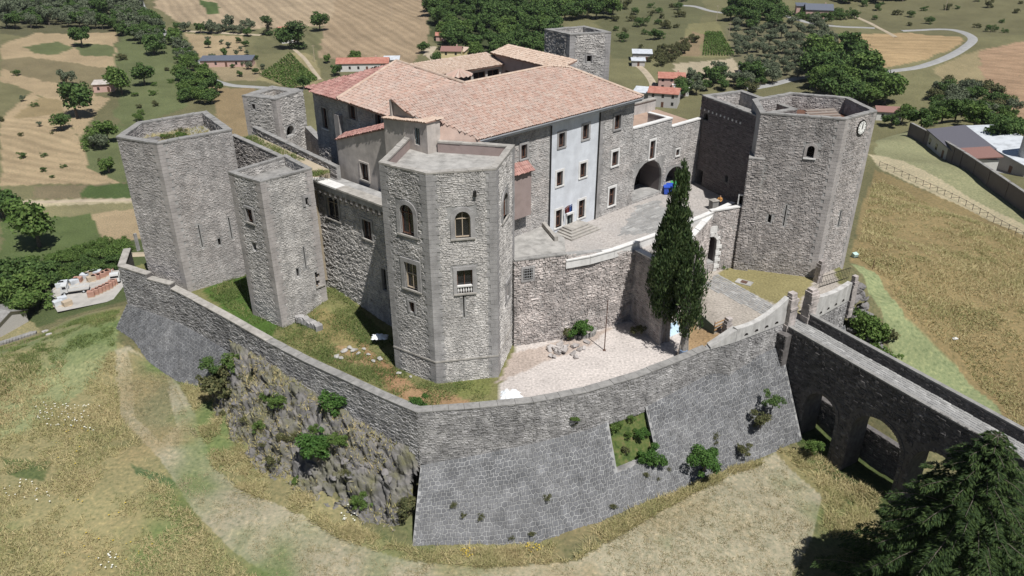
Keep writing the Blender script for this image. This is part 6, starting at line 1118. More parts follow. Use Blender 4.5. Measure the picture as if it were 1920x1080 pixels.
def cedar(base, H, R0, seed):
    root = thing('cedar', 'large dark cedar in the bottom right corner beside the bridge', 'tree', base); q = np.random.RandomState(seed); mb = MB(); mb.tube([(0, 0, -0.5), (0, 0, H * 0.5), (0.1, 0, H)], [0.45, 0.28, 0.04], 8); C = []; A = []
    z = 1.2
    while z < H - 0.3:
        f = (H - z) / H; nb = 9 if f > 0.3 else 7
        for k in range(nb):
            an = 2 * math.pi * k / nb + q.rand() * 0.7 + z * 1.3; L = R0 * f ** 0.75 * (0.75 + 0.4 * q.rand()) + 0.3; d = np.array((math.cos(an), math.sin(an), 0)); sd = np.array((-d[1], d[0], 0)); ri = 0.22 * L; pts = []
            for s in np.linspace(0, 1, 7): pts.append(d * L * s + np.array((0, 0, z + ri * math.sin(s * 1.9) - 0.28 * L * s * s)))
            mb.tube([tuple(p) for p in pts], list(np.linspace(0.07 * f + 0.03, 0.012, 7)), 4, False)
            m = int(L * 95)
            s = 0.12 + 0.88 * q.rand(m) ** 0.8; P = np.stack([np.interp(s, np.linspace(0, 1, 7), [p[i] for p in pts]) for i in range(3)], 1); wv = (0.26 * L * (1.15 - s) + 0.22) * (q.rand(m) * 2 - 1); P = P + sd * wv[:, None]; P[:, 2] -= 0.32 * np.abs(wv) + q.rand(m) * 0.14
            ax = d[None] * 0.55 + sd[None] * (np.sign(wv) * 0.75)[:, None] + q.normal(size=(m, 3)) * 0.22; ax[:, 2] -= 0.28; ax /= np.linalg.norm(ax, axis=1)[:, None]; C.append(P); A.append(ax)
        z += 0.62 + 0.25 * f
    C = np.concatenate(C); A = np.concatenate(A); n = len(C); up = np.array((0, 0, 1.0)) + q.normal(size=(n, 3)) * 0.6; B = np.cross(A, up); B /= np.linalg.norm(B, axis=1)[:, None]; ln_ = (0.14 + 0.2 * q.rand(n))[:, None]; wd = (0.035 + 0.03 * q.rand(n))[:, None]
    V = np.stack([C - A * ln_ * 0.5, C - B * wd + A * ln_ * 0.1, C + A * ln_, C + B * wd + A * ln_ * 0.1], 1)
    link('foliage', npmesh('foliage', V.reshape(-1, 3), np.arange(n * 4).reshape(-1, 4)), L_CED, root, loc=(0, 0, 0), wc=False); mb.build('trunk', M_BARK, root, loc=(0, 0, 0), wc=False)
cedar((33.8, 43.6, -10.0), 20.0, 9.6, 3)

n_b = Vector((nrm_(HOLE[0], .3).x, nrm_(HOLE[0], .3).y, 0))
# ---------------------------------------------------------------- shrubs on and around the walls
def shrub(kind, loc, h, label, name='shrub', group=None): return plant(name, kind, loc, h, label, 'bush', group)
def face_pt(px, py, z): x, y = lev(px, py, z); return (x, y, z)
for px, py, z, h, k, lab in [(1320, 880, -8.6, 3.0, 'fig', 'dense green fig bush on the scarp right of the grassy gap'), (1222, 872, -7.4, 2.3, 'fig', 'green fig bush at the lower right of the grassy gap'), (1448, 765, -5.2, 2.0, 'bush', 'dark green shrub high on the scarp near the bridge'), (1425, 800, -6.8, 2.2, 'scrub', 'brownish scrub on the scarp left of the bridge'), (1390, 850, -9.0, 1.6, 'scrub', 'low dry bush on the scarp foot near the bridge'), (1520, 845, -9.8, 2.0, 'greenbush', 'green weeds at the foot of the first bridge arch'), (785, 768, 0.3, 1.7, 'fig', 'fig bush inside the sharp corner of the rampart'), (635, 770, -3.2, 2.9, 'fig', 'upper fig bush growing out of the rocky slope'), (596, 862, -6.0, 3.6, 'fig', 'large bright fig bush low on the rocky slope'), (400, 742, -6.2, 4.0, 'scrub', 'large dry bush where scarp and rocky slope meet'), (395, 700, -4.8, 2.4, 'bush', 'dark bush beside the end of the left scarp'), (545, 830, -7.0, 2.2, 'scrub', 'dry bush in the middle of the rocky slope'), (720, 850, -6.4, 2.0, 'scrub', 'dry bush on the rocks below the rampart corner'), (765, 960, -8.6, 2.2, 'scrub', 'dry bush beside the corner of the front scarp'), (440, 690, -3.6, 2.0, 'greenbush', 'green climber on the rampart left of the rocky slope'), (1085, 628, 0.4, 2.2, 'fig', 'bright green bush at the foot of the retaining wall'), (1062, 630, 0.2, 1.8, 'scrub', 'dry bush left of the bright bush by the retaining wall'), (1196, 625, 0.2, 1.5, 'scrub', 'weeds at the foot of the shaded bastion wall'), (1000, 806, -3.2, 0.9, 'weed', 'weed tuft on the rampart face, left of three'), (1075, 800, -3.0, 1.0, 'weed', 'weed tuft on the rampart face, middle of three'), (965, 792, -1.9, 0.6, 'weed', 'small weed on the rampart near the white bags'), (1078, 790, -2.0, 0.8, 'greenbush', 'small green shrub on the rampart above the scarp'), (1355, 503, 1.5, 1.1, 'greenbush', 'low green hedge at the foot of the gate wall'), (1368, 497, 1.5, 0.9, 'greenbush', 'green shrub between gate wall and clock tower'), (1068, 545, 5.0, 1.2, 'scrub', 'weeds hanging on the retaining wall')]:
    shrub(k, face_pt(px, py, z), h, lab)
for px, py, w, k, lab in ((1612, 628, 52, 'light', 'bright green bush touching the small scarp beyond the bridge'), (1632, 655, 56, 'light', 'largest bright green bush beyond the bridge parapet'), (1655, 682, 44, 'greenbush', 'green bush on the slope beyond the bridge, third down from the scarp'), (1690, 715, 36, 'scrub', 'dry scrub on the slope beyond the bridge'), (1660, 640, 34, 'scrub', 'dry shrub at the foot of the rubble outcrop')): tp('shrub', k, px, py, w, lab, 'bush')
for a_, b_, h_, k in ((0.25, 0.3, 1.1, 'greenbush'), (0.6, 0.2, 0.9, 'greenbush'), (0.75, 0.6, 1.3, 'fig'), (0.35, 0.75, 0.9, 'scrub'), (0.5, 0.5, 0.8, 'greenbush')):
    p = pos_(HOLE[0] + (HOLE[1] - HOLE[0]) * a_, HOLE[3] * b_) - n_b * 0.7; shrub(k, p, h_, 'low green plant on the grassy bank in the scarp gap', 'shrub', 'plants in the scarp gap')
for k in range(16):                                    # weeds rooted in the scarp joints
    s, t = rnd.uniform(3, acc_[-1] - 2), rnd.uniform(0.55, 0.95); p = pos_(s, t); shrub('weed', p, rnd.uniform(0.4, 0.9), 'small dry weed rooted in the joints of the front basalt scarp', 'weed', 'weeds on the front scarp')
for k in range(20):
    u, v = rnd.uniform(0.03, 0.97), rnd.uniform(0.25, 0.97); p = slope_pt(u, v); shrub(rnd.choice(('scrub', 'weed', 'greenbush')), p, rnd.uniform(0.8, 1.7), 'low scrub between the rocks of the slope below the middle rampart', 'scrub', 'scrub on the rocky slope')
for k in range(12):
    t = rnd.random(); a = rnd.uniform(0, 6.28); shrub('weed' if k % 3 else 'greenbush', (-40.2 + 3.2 * math.cos(a) * t, 89.6 + 3.4 * math.sin(a) * t, 16.75), rnd.uniform(0.6, 1.3), 'weed growing on the open top of the pentagonal tower', 'weed', 'weeds on the pentagonal tower')
for k in range(7):
    o = link('rubble_heap', BOUL[k % 6], None, loc=(-40.5 + rnd.uniform(-2.2, 2.6), 88.2 + rnd.uniform(-0.8, 2.4), 16.9)); o.scale = (rnd.uniform(.6, 1.3), rnd.uniform(.6, 1.1), rnd.uniform(.5, 1.1)); tag(o, 'heap of grey rubble on the open top of the pentagonal tower', 'rubble', 'rubble on the pentagonal tower')

# ---------------------------------------------------------------- grass
def blades(name, pts, n, hmin, hmax, w, m, zf, seed, world=False, avoid=None):
    q = np.random.RandomState(seed); P = np.array(pts if world else GP(pts)); x = []; y = []
    x0_, y0_ = P.min(0); x1_, y1_ = P.max(0); got = 0; X = []; Y = []
    while got < n:
        xx = q.uniform(x0_, x1_, n * 2); yy_ = q.uniform(y0_, y1_, n * 2); k = inpoly(xx, yy_, P) & (fbm(xx, yy_, 1.6) + fbm(xx + 9, yy_, 7) * 1.2 + q.rand(len(xx)) * 0.35 > 0.1)
        if avoid is not None: k &= ~inpoly(xx, yy_, avoid)
        X.append(xx[k]); Y.append(yy_[k]); got += k.sum()
    X = np.concatenate(X)[:n]; Y = np.concatenate(Y)[:n]; Z = zf(X, Y); h = (hmin + (hmax - hmin) * q.rand(n) ** 1.6); a = q.rand(n) * 6.28; l = q.normal(size=(n, 2)) * h[:, None] * 1.0; dx = np.cos(a) * w; dy = np.sin(a) * w
    V = np.stack([np.stack([X - dx, Y - dy, Z - 0.05], 1), np.stack([X + dx, Y + dy, Z - 0.05], 1), np.stack([X + l[:, 0], Y + l[:, 1], Z + h], 1)], 1)
    o = link(name, npmesh(name, V.reshape(-1, 3), np.arange(n * 3).reshape(-1, 3)), m, kind='stuff'); return o
def gm(name, cols): return mat(name, cols, 0.9, 0.22, 0.55, 0, transl=0.2, spec=0.1)
M_DRYG = gm('dry_grass', [(0.184, 0.207, 0.081), (0.287, 0.276, 0.121), (0.380, 0.333, 0.167), (0.494, 0.414, 0.230), (0.414, 0.316, 0.167)])
M_GRNG = gm('green_grass', [(0.069, 0.105, 0.030), (0.113, 0.157, 0.048), (0.175, 0.205, 0.074), (0.315, 0.262, 0.122)])
M_STRG = gm('cut_grass', [(0.200, 0.193, 0.100), (0.331, 0.285, 0.169), (0.447, 0.385, 0.254)])
zg_ = lambda x, y: hgt(x, y)
MOWP = np.array(GP(ZONES[-10][0]))
tag(blades('dry_meadow', [(-60, 690), (215, 660), (225, 780), (330, 930), (430, 1040), (560, 1140), (-60, 1140)], 55000, 0.1, 0.42, 0.045, M_DRYG, zg_, 21, avoid=None), 'tall dry straw-coloured grass on the near left slope', 'grass')
tag(blades('verge_grass', [(340, 720), (420, 730), (620, 960), (780, 1032), (900, 1030), (1010, 1022), (1130, 988), (1300, 905), (1460, 838), (1470, 850), (1300, 925), (1080, 1052), (900, 1064), (760, 1050), (620, 1002), (440, 912), (395, 870), (360, 760)], 34000, 0.12, 0.5, 0.045, M_DRYG, zg_, 22), 'dry grass strip along the foot of scarp and rocks', 'grass')
tag(blades('mown_grass', [(215, 655), (320, 705), (395, 870), (620, 1000), (900, 1062), (1080, 1050), (1300, 920), (1455, 850), (1545, 930), (1480, 1120), (800, 1140), (560, 1120), (330, 915), (230, 790)], 60000, 0.04, 0.13, 0.05, M_STRG, zg_, 23), 'short mown pale grass of the path round the scarp', 'grass')
tag(blades('right_meadow', [(1640, 330), (1990, 500), (1990, 1000), (1905, 830), (1880, 760), (1800, 665), (1710, 595), (1640, 505), (1605, 480)], 55000, 0.12, 0.45, 0.05, M_DRYG, zg_, 24), 'tall brownish grass on the slope right of the clock tower', 'grass')
tag(blades('yard_grass', [lev(*p, 0) for p in ((385, 550), (470, 500), (640, 560), (740, 640), (742, 690), (820, 722), (930, 712), (925, 745), (800, 765), (640, 695), (500, 625))], 26000, 0.08, 0.4, 0.04, M_GRNG, yard_z, 25, world=True), 'green and dry grass between rampart and towers', 'grass')
tag(blades('left_grass', [(-40, 660), (225, 580), (215, 650), (60, 700), (-40, 780)], 26000, 0.06, 0.25, 0.05, M_GRNG, zg_, 26), 'short green grass on the hill left of the rampart', 'grass')
tag(blades('bridge_foot_grass', [(1470, 845), (1530, 850), (1650, 930), (1640, 1010), (1540, 1010), (1550, 930)], 9000, 0.15, 0.55, 0.045, M_DRYG, zg_, 27), 'long dry grass below the bridge arches', 'grass')
bp_ = [pos_(HOLE[0] + (HOLE[1] - HOLE[0]) * a, HOLE[3] * b) for a, b in ((0.04, 0.1), (0.96, 0.1), (0.96, 0.95), (0.04, 0.95))]
walk = [(-33.0, 92.2), (-21.3, 80.6), (-19.8, 82.0), (-31.6, 93.6)]
tag(blades('walk_grass', walk, 5000, 0.1, 0.35, 0.04, M_GRNG, lambda x, y: 16.3 - 0.7 * np.clip((x + 33) / 12, 0, 1), 28, world=True), 'grass on top of the high wall walk', 'grass')
tag(blades('tower_grass', inset(LT, 0.9), 6000, 0.1, 0.4, 0.04, M_DRYG, lambda x, y: 16.78 + 0 * x, 29, world=True), 'dry grass on the open top of the pentagonal tower', 'grass')
rg = np.array(RVA[6:, :, :]).reshape(-1, 3); kk = RS.choice(len(rg), 14000); q_ = rg[kk] + RS.uniform(-.1, .1, (14000, 3)) * (1, 1, 0.2); q_ = q_[fbm(q_[:, 0], q_[:, 1], 2.5) + RS.rand(len(q_)) * 0.2 > 0.05]; h_ = 0.12 + 0.4 * RS.rand(len(q_)) ** 1.5; a_ = RS.rand(len(q_)) * 6.28; l_ = RS.normal(size=(len(q_), 2)) * 0.18; dd = np.stack([np.cos(a_), np.sin(a_), 0 * a_], 1) * 0.05
Vg = np.stack([q_ - dd, q_ + dd, q_ + np.concatenate([l_, h_[:, None]], 1)], 1).reshape(-1, 3); tag(link('slope_grass', npmesh('slope_grass', Vg, np.arange(len(Vg)).reshape(-1, 3)), M_DRYG, kind='stuff'), 'dry grass clinging to the rocky slope', 'grass')
# flowers: pale and yellow heads sprinkled through the meadow
def flowers(name, polys, n, c, seed, label):
    q = np.random.RandomState(seed); V = []
    for pts, k in polys:
        P = np.array(GP(pts)); x0_, y0_ = P.min(0); x1_, y1_ = P.max(0); xx = q.uniform(x0_, x1_, n * 6); yy_ = q.uniform(y0_, y1_, n * 6); m = inpoly(xx, yy_, P); xx = xx[m][:int(n * k)]; yy_ = yy_[m][:int(n * k)]; zz = hgt(xx, yy_) + 0.2 + 0.3 * q.rand(len(xx)); s = 0.05 + 0.05 * q.rand(len(xx))
        for dx, dy in ((-1, 0), (0, -1), (1, 0), (0, 1)): V.append(np.stack([xx + dx * s, yy_ + dy * s, zz], 1))
        V[-4:] = [np.stack(V[-4:], 1).reshape(-1, 3)]
    V = np.concatenate(V); tag(link(name, npmesh(name, V, np.arange(len(V)).reshape(-1, 4)), plain(name + '_petals', c, 0.8), kind='stuff'), label, 'flowers')
flowers('white_flowers', [([(60, 760), (190, 760), (180, 810), (70, 800)], 1), ([(640, 950), (680, 955), (670, 985), (640, 980)], 0.25), ([(0, 900), (120, 910), (110, 950), (0, 940)], 0.3), ([(180, 1040), (220, 1040), (220, 1070), (180, 1070)], 0.2)], 70, (0.75, 0.74, 0.66), 3, 'small white flowers in the dry meadow')
flowers('yellow_flowers', [([(120, 800), (180, 800), (150, 880), (90, 880)], 0.5), ([(860, 1035), (890, 1030), (890, 1050), (865, 1052)], 0.7), ([(985, 1025), (1020, 1020), (1018, 1038), (990, 1040)], 0.7), ([(120, 940), (300, 950), (280, 1070), (100, 1070)], 0.8)], 26, (0.50, 0.36, 0.05), 4, 'yellow flowers in the dry meadow')

# ---------------------------------------------------------------- houses and sheds beyond the castle
M_HWHITE = plain('white_render', (0.56, 0.545, 0.515), 0.85); M_HYEL = plain('yellow_render', (0.60, 0.50, 0.28), 0.85); M_HPINK = plain('pink_render', (0.50, 0.33, 0.28), 0.85); M_HGREY = plain('grey_render', (0.42, 0.40, 0.38), 0.85)
M_RRED = mat('red_roofing', [(0.27, 0.11, 0.08), (0.35, 0.15, 0.11), (0.40, 0.20, 0.15)], 0.85, 0.8, 0, 0.5, 5); M_RBROWN = plain('brown_roofing', (0.22, 0.12, 0.10), 0.85); M_RSLATE = plain('slate_roofing', (0.10, 0.11, 0.135), 0.6); M_RDARK = plain('dark_sheet_roofing', (0.11, 0.105, 0.12), 0.7)
M_CORR = mat('corrugated_sheet', tones((0.52, 0.54, 0.56), (0.7, 1.0, 1.1)), 0.5, 0.6, 0, 0.3, 4, spec=0.5)
def house(name, label, px, py, w, d, h, ang, wm_, rm, rise=1.6, cat='house', kind='gable', win=(3, 1), base=0.6, loc=None):
    g_ = G(px, py) if loc is None else Vector(loc); root = thing(name, label, cat, (g_.x, g_.y, g_.z)); ca_, sa_ = math.cos(R(ang)), math.sin(R(ang)); T = lambda x, y, z: (g_.x + x * ca_ - y * sa_, g_.y + x * sa_ + y * ca_, g_.z + z)
    mb = MB(); mb.prism([T(*p, 0)[:2] for p in ((-w / 2, -d / 2), (w / 2, -d / 2), (w / 2, d / 2), (-w / 2, d / 2))], g_.z - base, g_.z + h)
    if kind == 'gable':
        for x in (-w / 2, w / 2): mb.poly([T(x, -d / 2, h), T(x, d / 2, h), T(x, 0, h + rise)])
    mb.build('wall', wm_, root); mb = MB(); e = 0.45
    if kind == 'gable':
        for s in (-1, 1):
            k = rise * e / (d / 2); mb.hexa([T(-w / 2 - e, s * (d / 2 + e), h - k), T(w / 2 + e, s * (d / 2 + e), h - k), T(w / 2 + e, 0, h + rise), T(-w / 2 - e, 0, h + rise), T(-w / 2 - e, s * (d / 2 + e), h - k + 0.18), T(w / 2 + e, s * (d / 2 + e), h - k + 0.18), T(w / 2 + e, 0, h + rise + 0.18), T(-w / 2 - e, 0, h + rise + 0.18)])
    elif kind == 'mono': mb.hexa([T(-w / 2 - e, -d / 2 - e, h), T(w / 2 + e, -d / 2 - e, h), T(w / 2 + e, d / 2 + e, h + rise), T(-w / 2 - e, d / 2 + e, h + rise), T(-w / 2 - e, -d / 2 - e, h + .2), T(w / 2 + e, -d / 2 - e, h + .2), T(w / 2 + e, d / 2 + e, h + rise + .2), T(-w / 2 - e, d / 2 + e, h + rise + .2)])
    else: mb.hexa([T(-w / 2 - .2, -d / 2 - .2, h), T(w / 2 + .2, -d / 2 - .2, h), T(w / 2 + .2, d / 2 + .2, h), T(-w / 2 - .2, d / 2 + .2, h), T(-w / 2 - .2, -d / 2 - .2, h + .3), T(w / 2 + .2, -d / 2 - .2, h + .3), T(w / 2 + .2, d / 2 + .2, h + .3), T(-w / 2 - .2, d / 2 + .2, h + .3)])
    roof = mb.build('roof', rm, root)
    nw, ns_ = win
    for fl_ in range(ns_):
        for k in range(nw):
            x = -w / 2 + w * (k + 0.5) / nw; z = 0.9 + fl_ * 2.9; zz = (0.0, 2.1) if (fl_ == 0 and k == nw // 2) else (z, z + 1.3); m2 = MB(); m2.hexa([T(x - .5, -d / 2 - .06, zz[0]), T(x + .5, -d / 2 - .06, zz[0]), T(x + .5, -d / 2 + .1, zz[0]), T(x - .5, -d / 2 + .1, zz[0]), T(x - .5, -d / 2 - .06, zz[1]), T(x + .5, -d / 2 - .06, zz[1]), T(x + .5, -d / 2 + .1, zz[1]), T(x - .5, -d / 2 + .1, zz[1])]); m2.build('door' if zz[0] == 0 else 'window', M_WOOD if zz[0] == 0 else M_GLASS, root)
    if kind == 'gable' and h > 3: m2 = MB(); c_ = T(w * 0.25, d * 0.15, 0); m2.box((c_[0], c_[1], g_.z + h + rise * 0.8 + 0.4), (0.6, 0.6, 1.4), R(ang)); m2.build('chimney', M_HPINK, roof)
    return root
house('farmhouse', 'long white house with red roof behind the palace roof', 682, 130, 24, 7.5, 3.6, 4, M_HWHITE, M_RRED, 1.8, win=(6, 1))
house('shed', 'small grey lean-to at the right end of the long white house', 735, 122, 7, 6, 3.0, 4, M_HGREY, M_CORR, 0.6, 'shed', 'mono', (1, 1))
house('villa', 'two-storey yellow house with brown roof by the wood', 848, 115, 9.5, 8, 5.6, -4, M_HYEL, M_RBROWN, 1.5, win=(2, 2))
house('villa', 'small cream annex right of the yellow house by the wood', 866, 108, 5, 6, 3.5, -20, M_HYEL, M_TILEPALE, 1.0, kind='mono', win=(1, 1))
house('cottage', 'tiny red-roofed hut half hidden in the wood above the yellow house', 827, 75, 5, 5, 2.8, 0, M_HPINK, M_RRED, 1.2, 'hut', win=(1, 1))
house('farmhouse', 'white farmhouse with red roof and arched door between dark trees', 541, 76, 9, 11, 5.5, 25, M_HWHITE, M_RRED, 1.8, win=(2, 2))
house('barn', 'long low dark shed by the orchard', 428, 122, 24, 7, 2.8, 4, M_HPINK, M_RSLATE, 0.9, 'shed', 'mono', (5, 1))
house('house', 'pink house with red roof and porch left of the garden trees', 1257, 165, 11, 9, 5.2, -8, M_HPINK, M_RRED, 1.5, win=(3, 2))
house('house', 'grey house with a bright red roof behind the palace corner', 1244, 196, 12, 8.5, 5.6, -18, M_HGREY, M_RRED, 1.5, win=(3, 2))
house('outbuilding', 'low flat building with pale roof beside the grey red-roofed house', 1212, 186, 10, 9, 3.6, -18, M_HGREY, M_CORR, 0.4, 'building', 'mono', (2, 1))
house('outbuilding', 'flat white building corner beside the pink house', 1275, 176, 7, 6, 3.2, -10, M_HWHITE, M_HWHITE, 0.4, 'building', 'flat', (2, 1))
house('outbuilding', 'small grey farm building at the end of the curving lane', 1203, 112, 9, 7, 3.5, -6, M_HGREY, M_CORR, 0.7, 'building', 'mono', (2, 1))
house('outbuilding', 'pale tin shed in front of the small grey farm building', 1196, 122, 6, 5, 2.4, -4, M_HGREY, M_CORR, 0.5, 'shed', 'mono', (1, 1))
house('villa', 'brick house with slate-blue roof at the upper right', 1532, 32, 15, 11, 4.8, -12, M_HPINK, M_RSLATE, 2.6, win=(4, 1))
house('villa', 'small brick wing left of the slate-blue roofed house', 1500, 28, 6, 6, 5.4, -10, M_HPINK, M_RSLATE, 1.0, kind='mono', win=(1, 2))
house('outbuilding', 'white flat-roofed greenhouse below the olive grove', 1415, 138, 14, 7, 2.6, -6, M_HWHITE, M_CORR, 0.7, 'building', 'mono', (3, 1))
house('hut', 'small red-brown roof peeping out right of the clock tower', 1662, 220, 9, 7, 3.0, -12, M_HWHITE, M_RBROWN, 1.2, 'hut', win=(2, 1))
house('ruin', 'small roofless stone ruin beside the bushes in the left fields', 198, 170, 8, 5, 3.2, 12, M_HPINK, M_PLAST, 0.8, 'ruin', 'mono', (2, 1))
house('stone_hut', 'grey stone roof of a low hut at the left edge', 6, 612, 7, 7, 3.0, -20, M_HGREY, M_GCOPE, 1.4, 'hut', win=(1, 1))
# sheds and long wall on the right
wa = [G(x, y) for x, y in ((1703, 254), (1760, 285), (1800, 312), (1850, 348), (1920, 398), (1990, 450))]
lw = thing('boundary_wall', 'long dark stone wall slanting down the right side below the sheds', 'wall', tuple(wa[0]))
for a, b in zip(wa, wa[1:]):
    F = Face((a.x, a.y), (b.x, b.y)); mb = MB(); n = max(1, int(F.L / 5))
    for k in range(n):
        u0_, u1_ = F.L * k / n, F.L * (k + 1) / n; za, zb_ = a.z + (b.z - a.z) * k / n, a.z + (b.z - a.z) * (k + 1) / n; m2 = MB(); m2.hexa([F.P(u0_, za - 1, .2), F.P(u1_, zb_ - 1, .2), F.P(u1_, zb_ - 1, -.2), F.P(u0_, za - 1, -.2), F.P(u0_, za + 3.0, .2), F.P(u1_, zb_ + 3.0, .2), F.P(u1_, zb_ + 3.0, -.2), F.P(u0_, za + 3.0, -.2)]); m2.build('wall_panel', M_DARK, lw)
        m2 = MB(); F.box(m2, u0_, u0_ + 0.35, za - 1, za + 3.1, -.3, .3); m2.build('pier', M_DARK, lw); m2 = MB(); m2.hexa([F.P(u0_ + .36, za + 3.0, .3), F.P(u1_, zb_ + 3.0, .3), F.P(u1_, zb_ + 3.0, -.3), F.P(u0_ + .36, za + 3.0, -.3), F.P(u0_ + .36, za + 3.15, .3), F.P(u1_, zb_ + 3.15, .3), F.P(u1_, zb_ + 3.15, -.3), F.P(u0_ + .36, za + 3.15, -.3)]); m2.build('coping', M_GCOPE, lw)
def along(t, off, up=0.0):
    a, b = wa[0], wa[3]; p = a.lerp(b, t); d = (b - a).normalized(); q = Vector((p.x - d.y * off, p.y + d.x * off)); return (q.x, q.y, float(hgt(q.x, q.y)) + up)
dang = math.degrees(math.atan2((wa[3] - wa[0]).y, (wa[3] - wa[0]).x))
house('shed', 'long shed with dark sheet roof behind the boundary wall', 0, 0, 17, 7, 3.4, dang, M_HGREY, M_RDARK, 1.3, 'shed', 'mono', (4, 1), 3, along(0.36, 5.0))
house('shed', 'low shed with brown roof at the lower end of the dark-roofed shed', 0, 0, 6, 5.5, 2.8, dang, M_HWHITE, M_RBROWN, 0.7, 'shed', 'mono', (2, 1), 3, along(0.64, 4.2))
for k in range(5): house('corrugated_lean_to', 'pale corrugated lean-to in the row behind the dark-roofed shed', 0, 0, 9, 7, 3.2 + 0.3 * (k % 3), dang + (-8, 5, 12, -4, 9)[k], M_HGREY, M_CORR, 0.9, 'shed', 'mono', (1, 1), 4, along(0.15 + 0.13 * k, 13.5 + (k % 2) * 1.5))['group'] = 'corrugated lean-tos behind the dark-roofed shed'
fpoly = [G(x, y) for x, y in ((1838, 302), (1925, 300), (1990, 350), (1990, 420), (1925, 380))]; mb = MB(); mb.poly([(p.x, p.y, p.z + 0.35) for p in fpoly]); mb.build('forecourt', M_ASPH, None, 'structure')
ypoly = [G(x, y) for x, y in ((1812, 262), (1850, 262), (1858, 288), (1835, 300), (1800, 292))]; mb = MB(); mb.poly([(p.x, p.y, p.z + 0.5) for p in ypoly]); mb.build('pale_yard', M_GRAVELY, None, 'structure')
g_ = G(1925, 330); mb = MB(); mb.tube([(g_.x, g_.y, g_.z), (g_.x, g_.y, g_.z + 9)], 2.6, 20); silo = thing('silo', 'pale round tank cut by the right edge beside the forecourt', 'tank', tuple(g_)); mb.build('shell', M_HWHITE, silo); mb = MB(); mb.tube([(g_.x, g_.y, g_.z + 9), (g_.x, g_.y, g_.z + 9.3)], 2.75, 20); mb.build('lid', M_CORR, silo)
g_ = G(1862, 262); house('tent', 'small white tent roof among the sheds at the right', 0, 0, 5, 5, 2.2, 30, M_HWHITE, M_HWHITE, 1.2, 'tent', win=(1, 1), loc=tuple(g_))

# ---------------------------------------------------------------- builders yard in the valley at the left
yp = [G(x, y) for x, y in ((90, 556),)]; cz_ = yp[0].z
YL = cz_ + 0.9
mb = MB(); mb.poly([(*lev(x, y, YL), YL) for x, y in ((90, 556), (108, 585), (200, 566), (250, 545), (236, 505), (150, 524), (100, 540))]); mb.build('builders_yard', M_GRAVELY, None, 'structure')
def ypt(x, y): q = lev(x, y, YL); return (q[0], q[1], YL)
def truck(loc, ang, label):
    root = thing('truck', label, 'truck', loc); ca_, sa_ = math.cos(ang), math.sin(ang); T = lambda x, y, z: (loc[0] + x * ca_ - y * sa_, loc[1] + x * sa_ + y * ca_, loc[2] + z)
    def hx(nm, x0_, x1_, y0_, y1_, z0_, z1_, m, par_, sl=0.0):
        m2 = MB(); m2.hexa([T(x0_, y0_, z0_), T(x1_, y0_, z0_), T(x1_, y1_, z0_), T(x0_, y1_, z0_), T(x0_ + sl, y0_, z1_), T(x1_, y0_, z1_), T(x1_, y1_, z1_), T(x0_ + sl, y1_, z1_)]); return m2.build(nm, m, par_)
    wh = plain('truck_white', (0.55, 0.55, 0.54), 0.4); cab = hx('cab', -3.0, -1.4, -1, 1, 0.6, 2.5, wh, root, 0.35); hx('windscreen', -2.86, -2.5, -0.9, 0.9, 1.6, 2.3, M_GLASS, cab, 0.2); hx('side_window', -2.4, -1.6, -1.03, 1.03, 1.6, 2.2, M_GLASS, cab)
    hx('chassis', -2.9, 3.0, -0.5, 0.5, 0.45, 0.7, M_IRON, root); hx('load_floor', -1.3, 3.1, -1.05, 1.05, 0.75, 0.95, M_GRAVELY, root)
    for y0_, y1_ in ((-1.05, -0.97), (0.97, 1.05)): hx('side_board', -1.3, 3.1, y0_, y1_, 0.95, 1.45, wh, root)
    hx('headboard', -1.3, -1.2, -0.97, 0.97, 0.95, 1.9, wh, root)
    for x in (-2.2, 1.9):
        for y in (-0.95, 0.95): m2 = MB(); m2.tube([T(x, y - 0.13, 0.42), T(x, y + 0.13, 0.42)], 0.42, 12); wl_ = m2.build('wheel', plain('tyre', (0.02, 0.02, 0.02), 0.9), root); m2 = MB(); m2.tube([T(x, y - 0.15, 0.42), T(x, y + 0.15, 0.42)], 0.22, 10); m2.build('rim', M_CORR, wl_)
truck(ypt(142, 548), R(20), 'white flatbed truck standing in the builders yard at the left'); truck(ypt(219, 523), R(110), 'white truck seen from behind next to the rampart corner')
M_BRICKP = mat('orange_brick_stack', [(0.28, 0.15, 0.11), (0.36, 0.20, 0.15), (0.42, 0.27, 0.21)], 0.9, 1.2, 0.4, 0.4, 6)
for k, (x, y) in enumerate([(180, 552), (187, 549), (193, 546), (200, 543), (206, 540), (211, 536), (215, 533), (172, 556)]):
    p = ypt(x, y); root = thing('brick_pallet', 'orange brick stack in the row along the near side of the builders yard', 'bricks', p, 'row of brick stacks'); mb = MB(); mb.box((p[0], p[1], p[2] + .8), (1.5, 1.2, 1.3), .35); mb.build('bricks', M_BRICKP, root); mb = MB(); mb.box((p[0], p[1], p[2] + .08), (1.6, 1.3, .14), .35); mb.build('pallet', M_PALEWOOD, root)
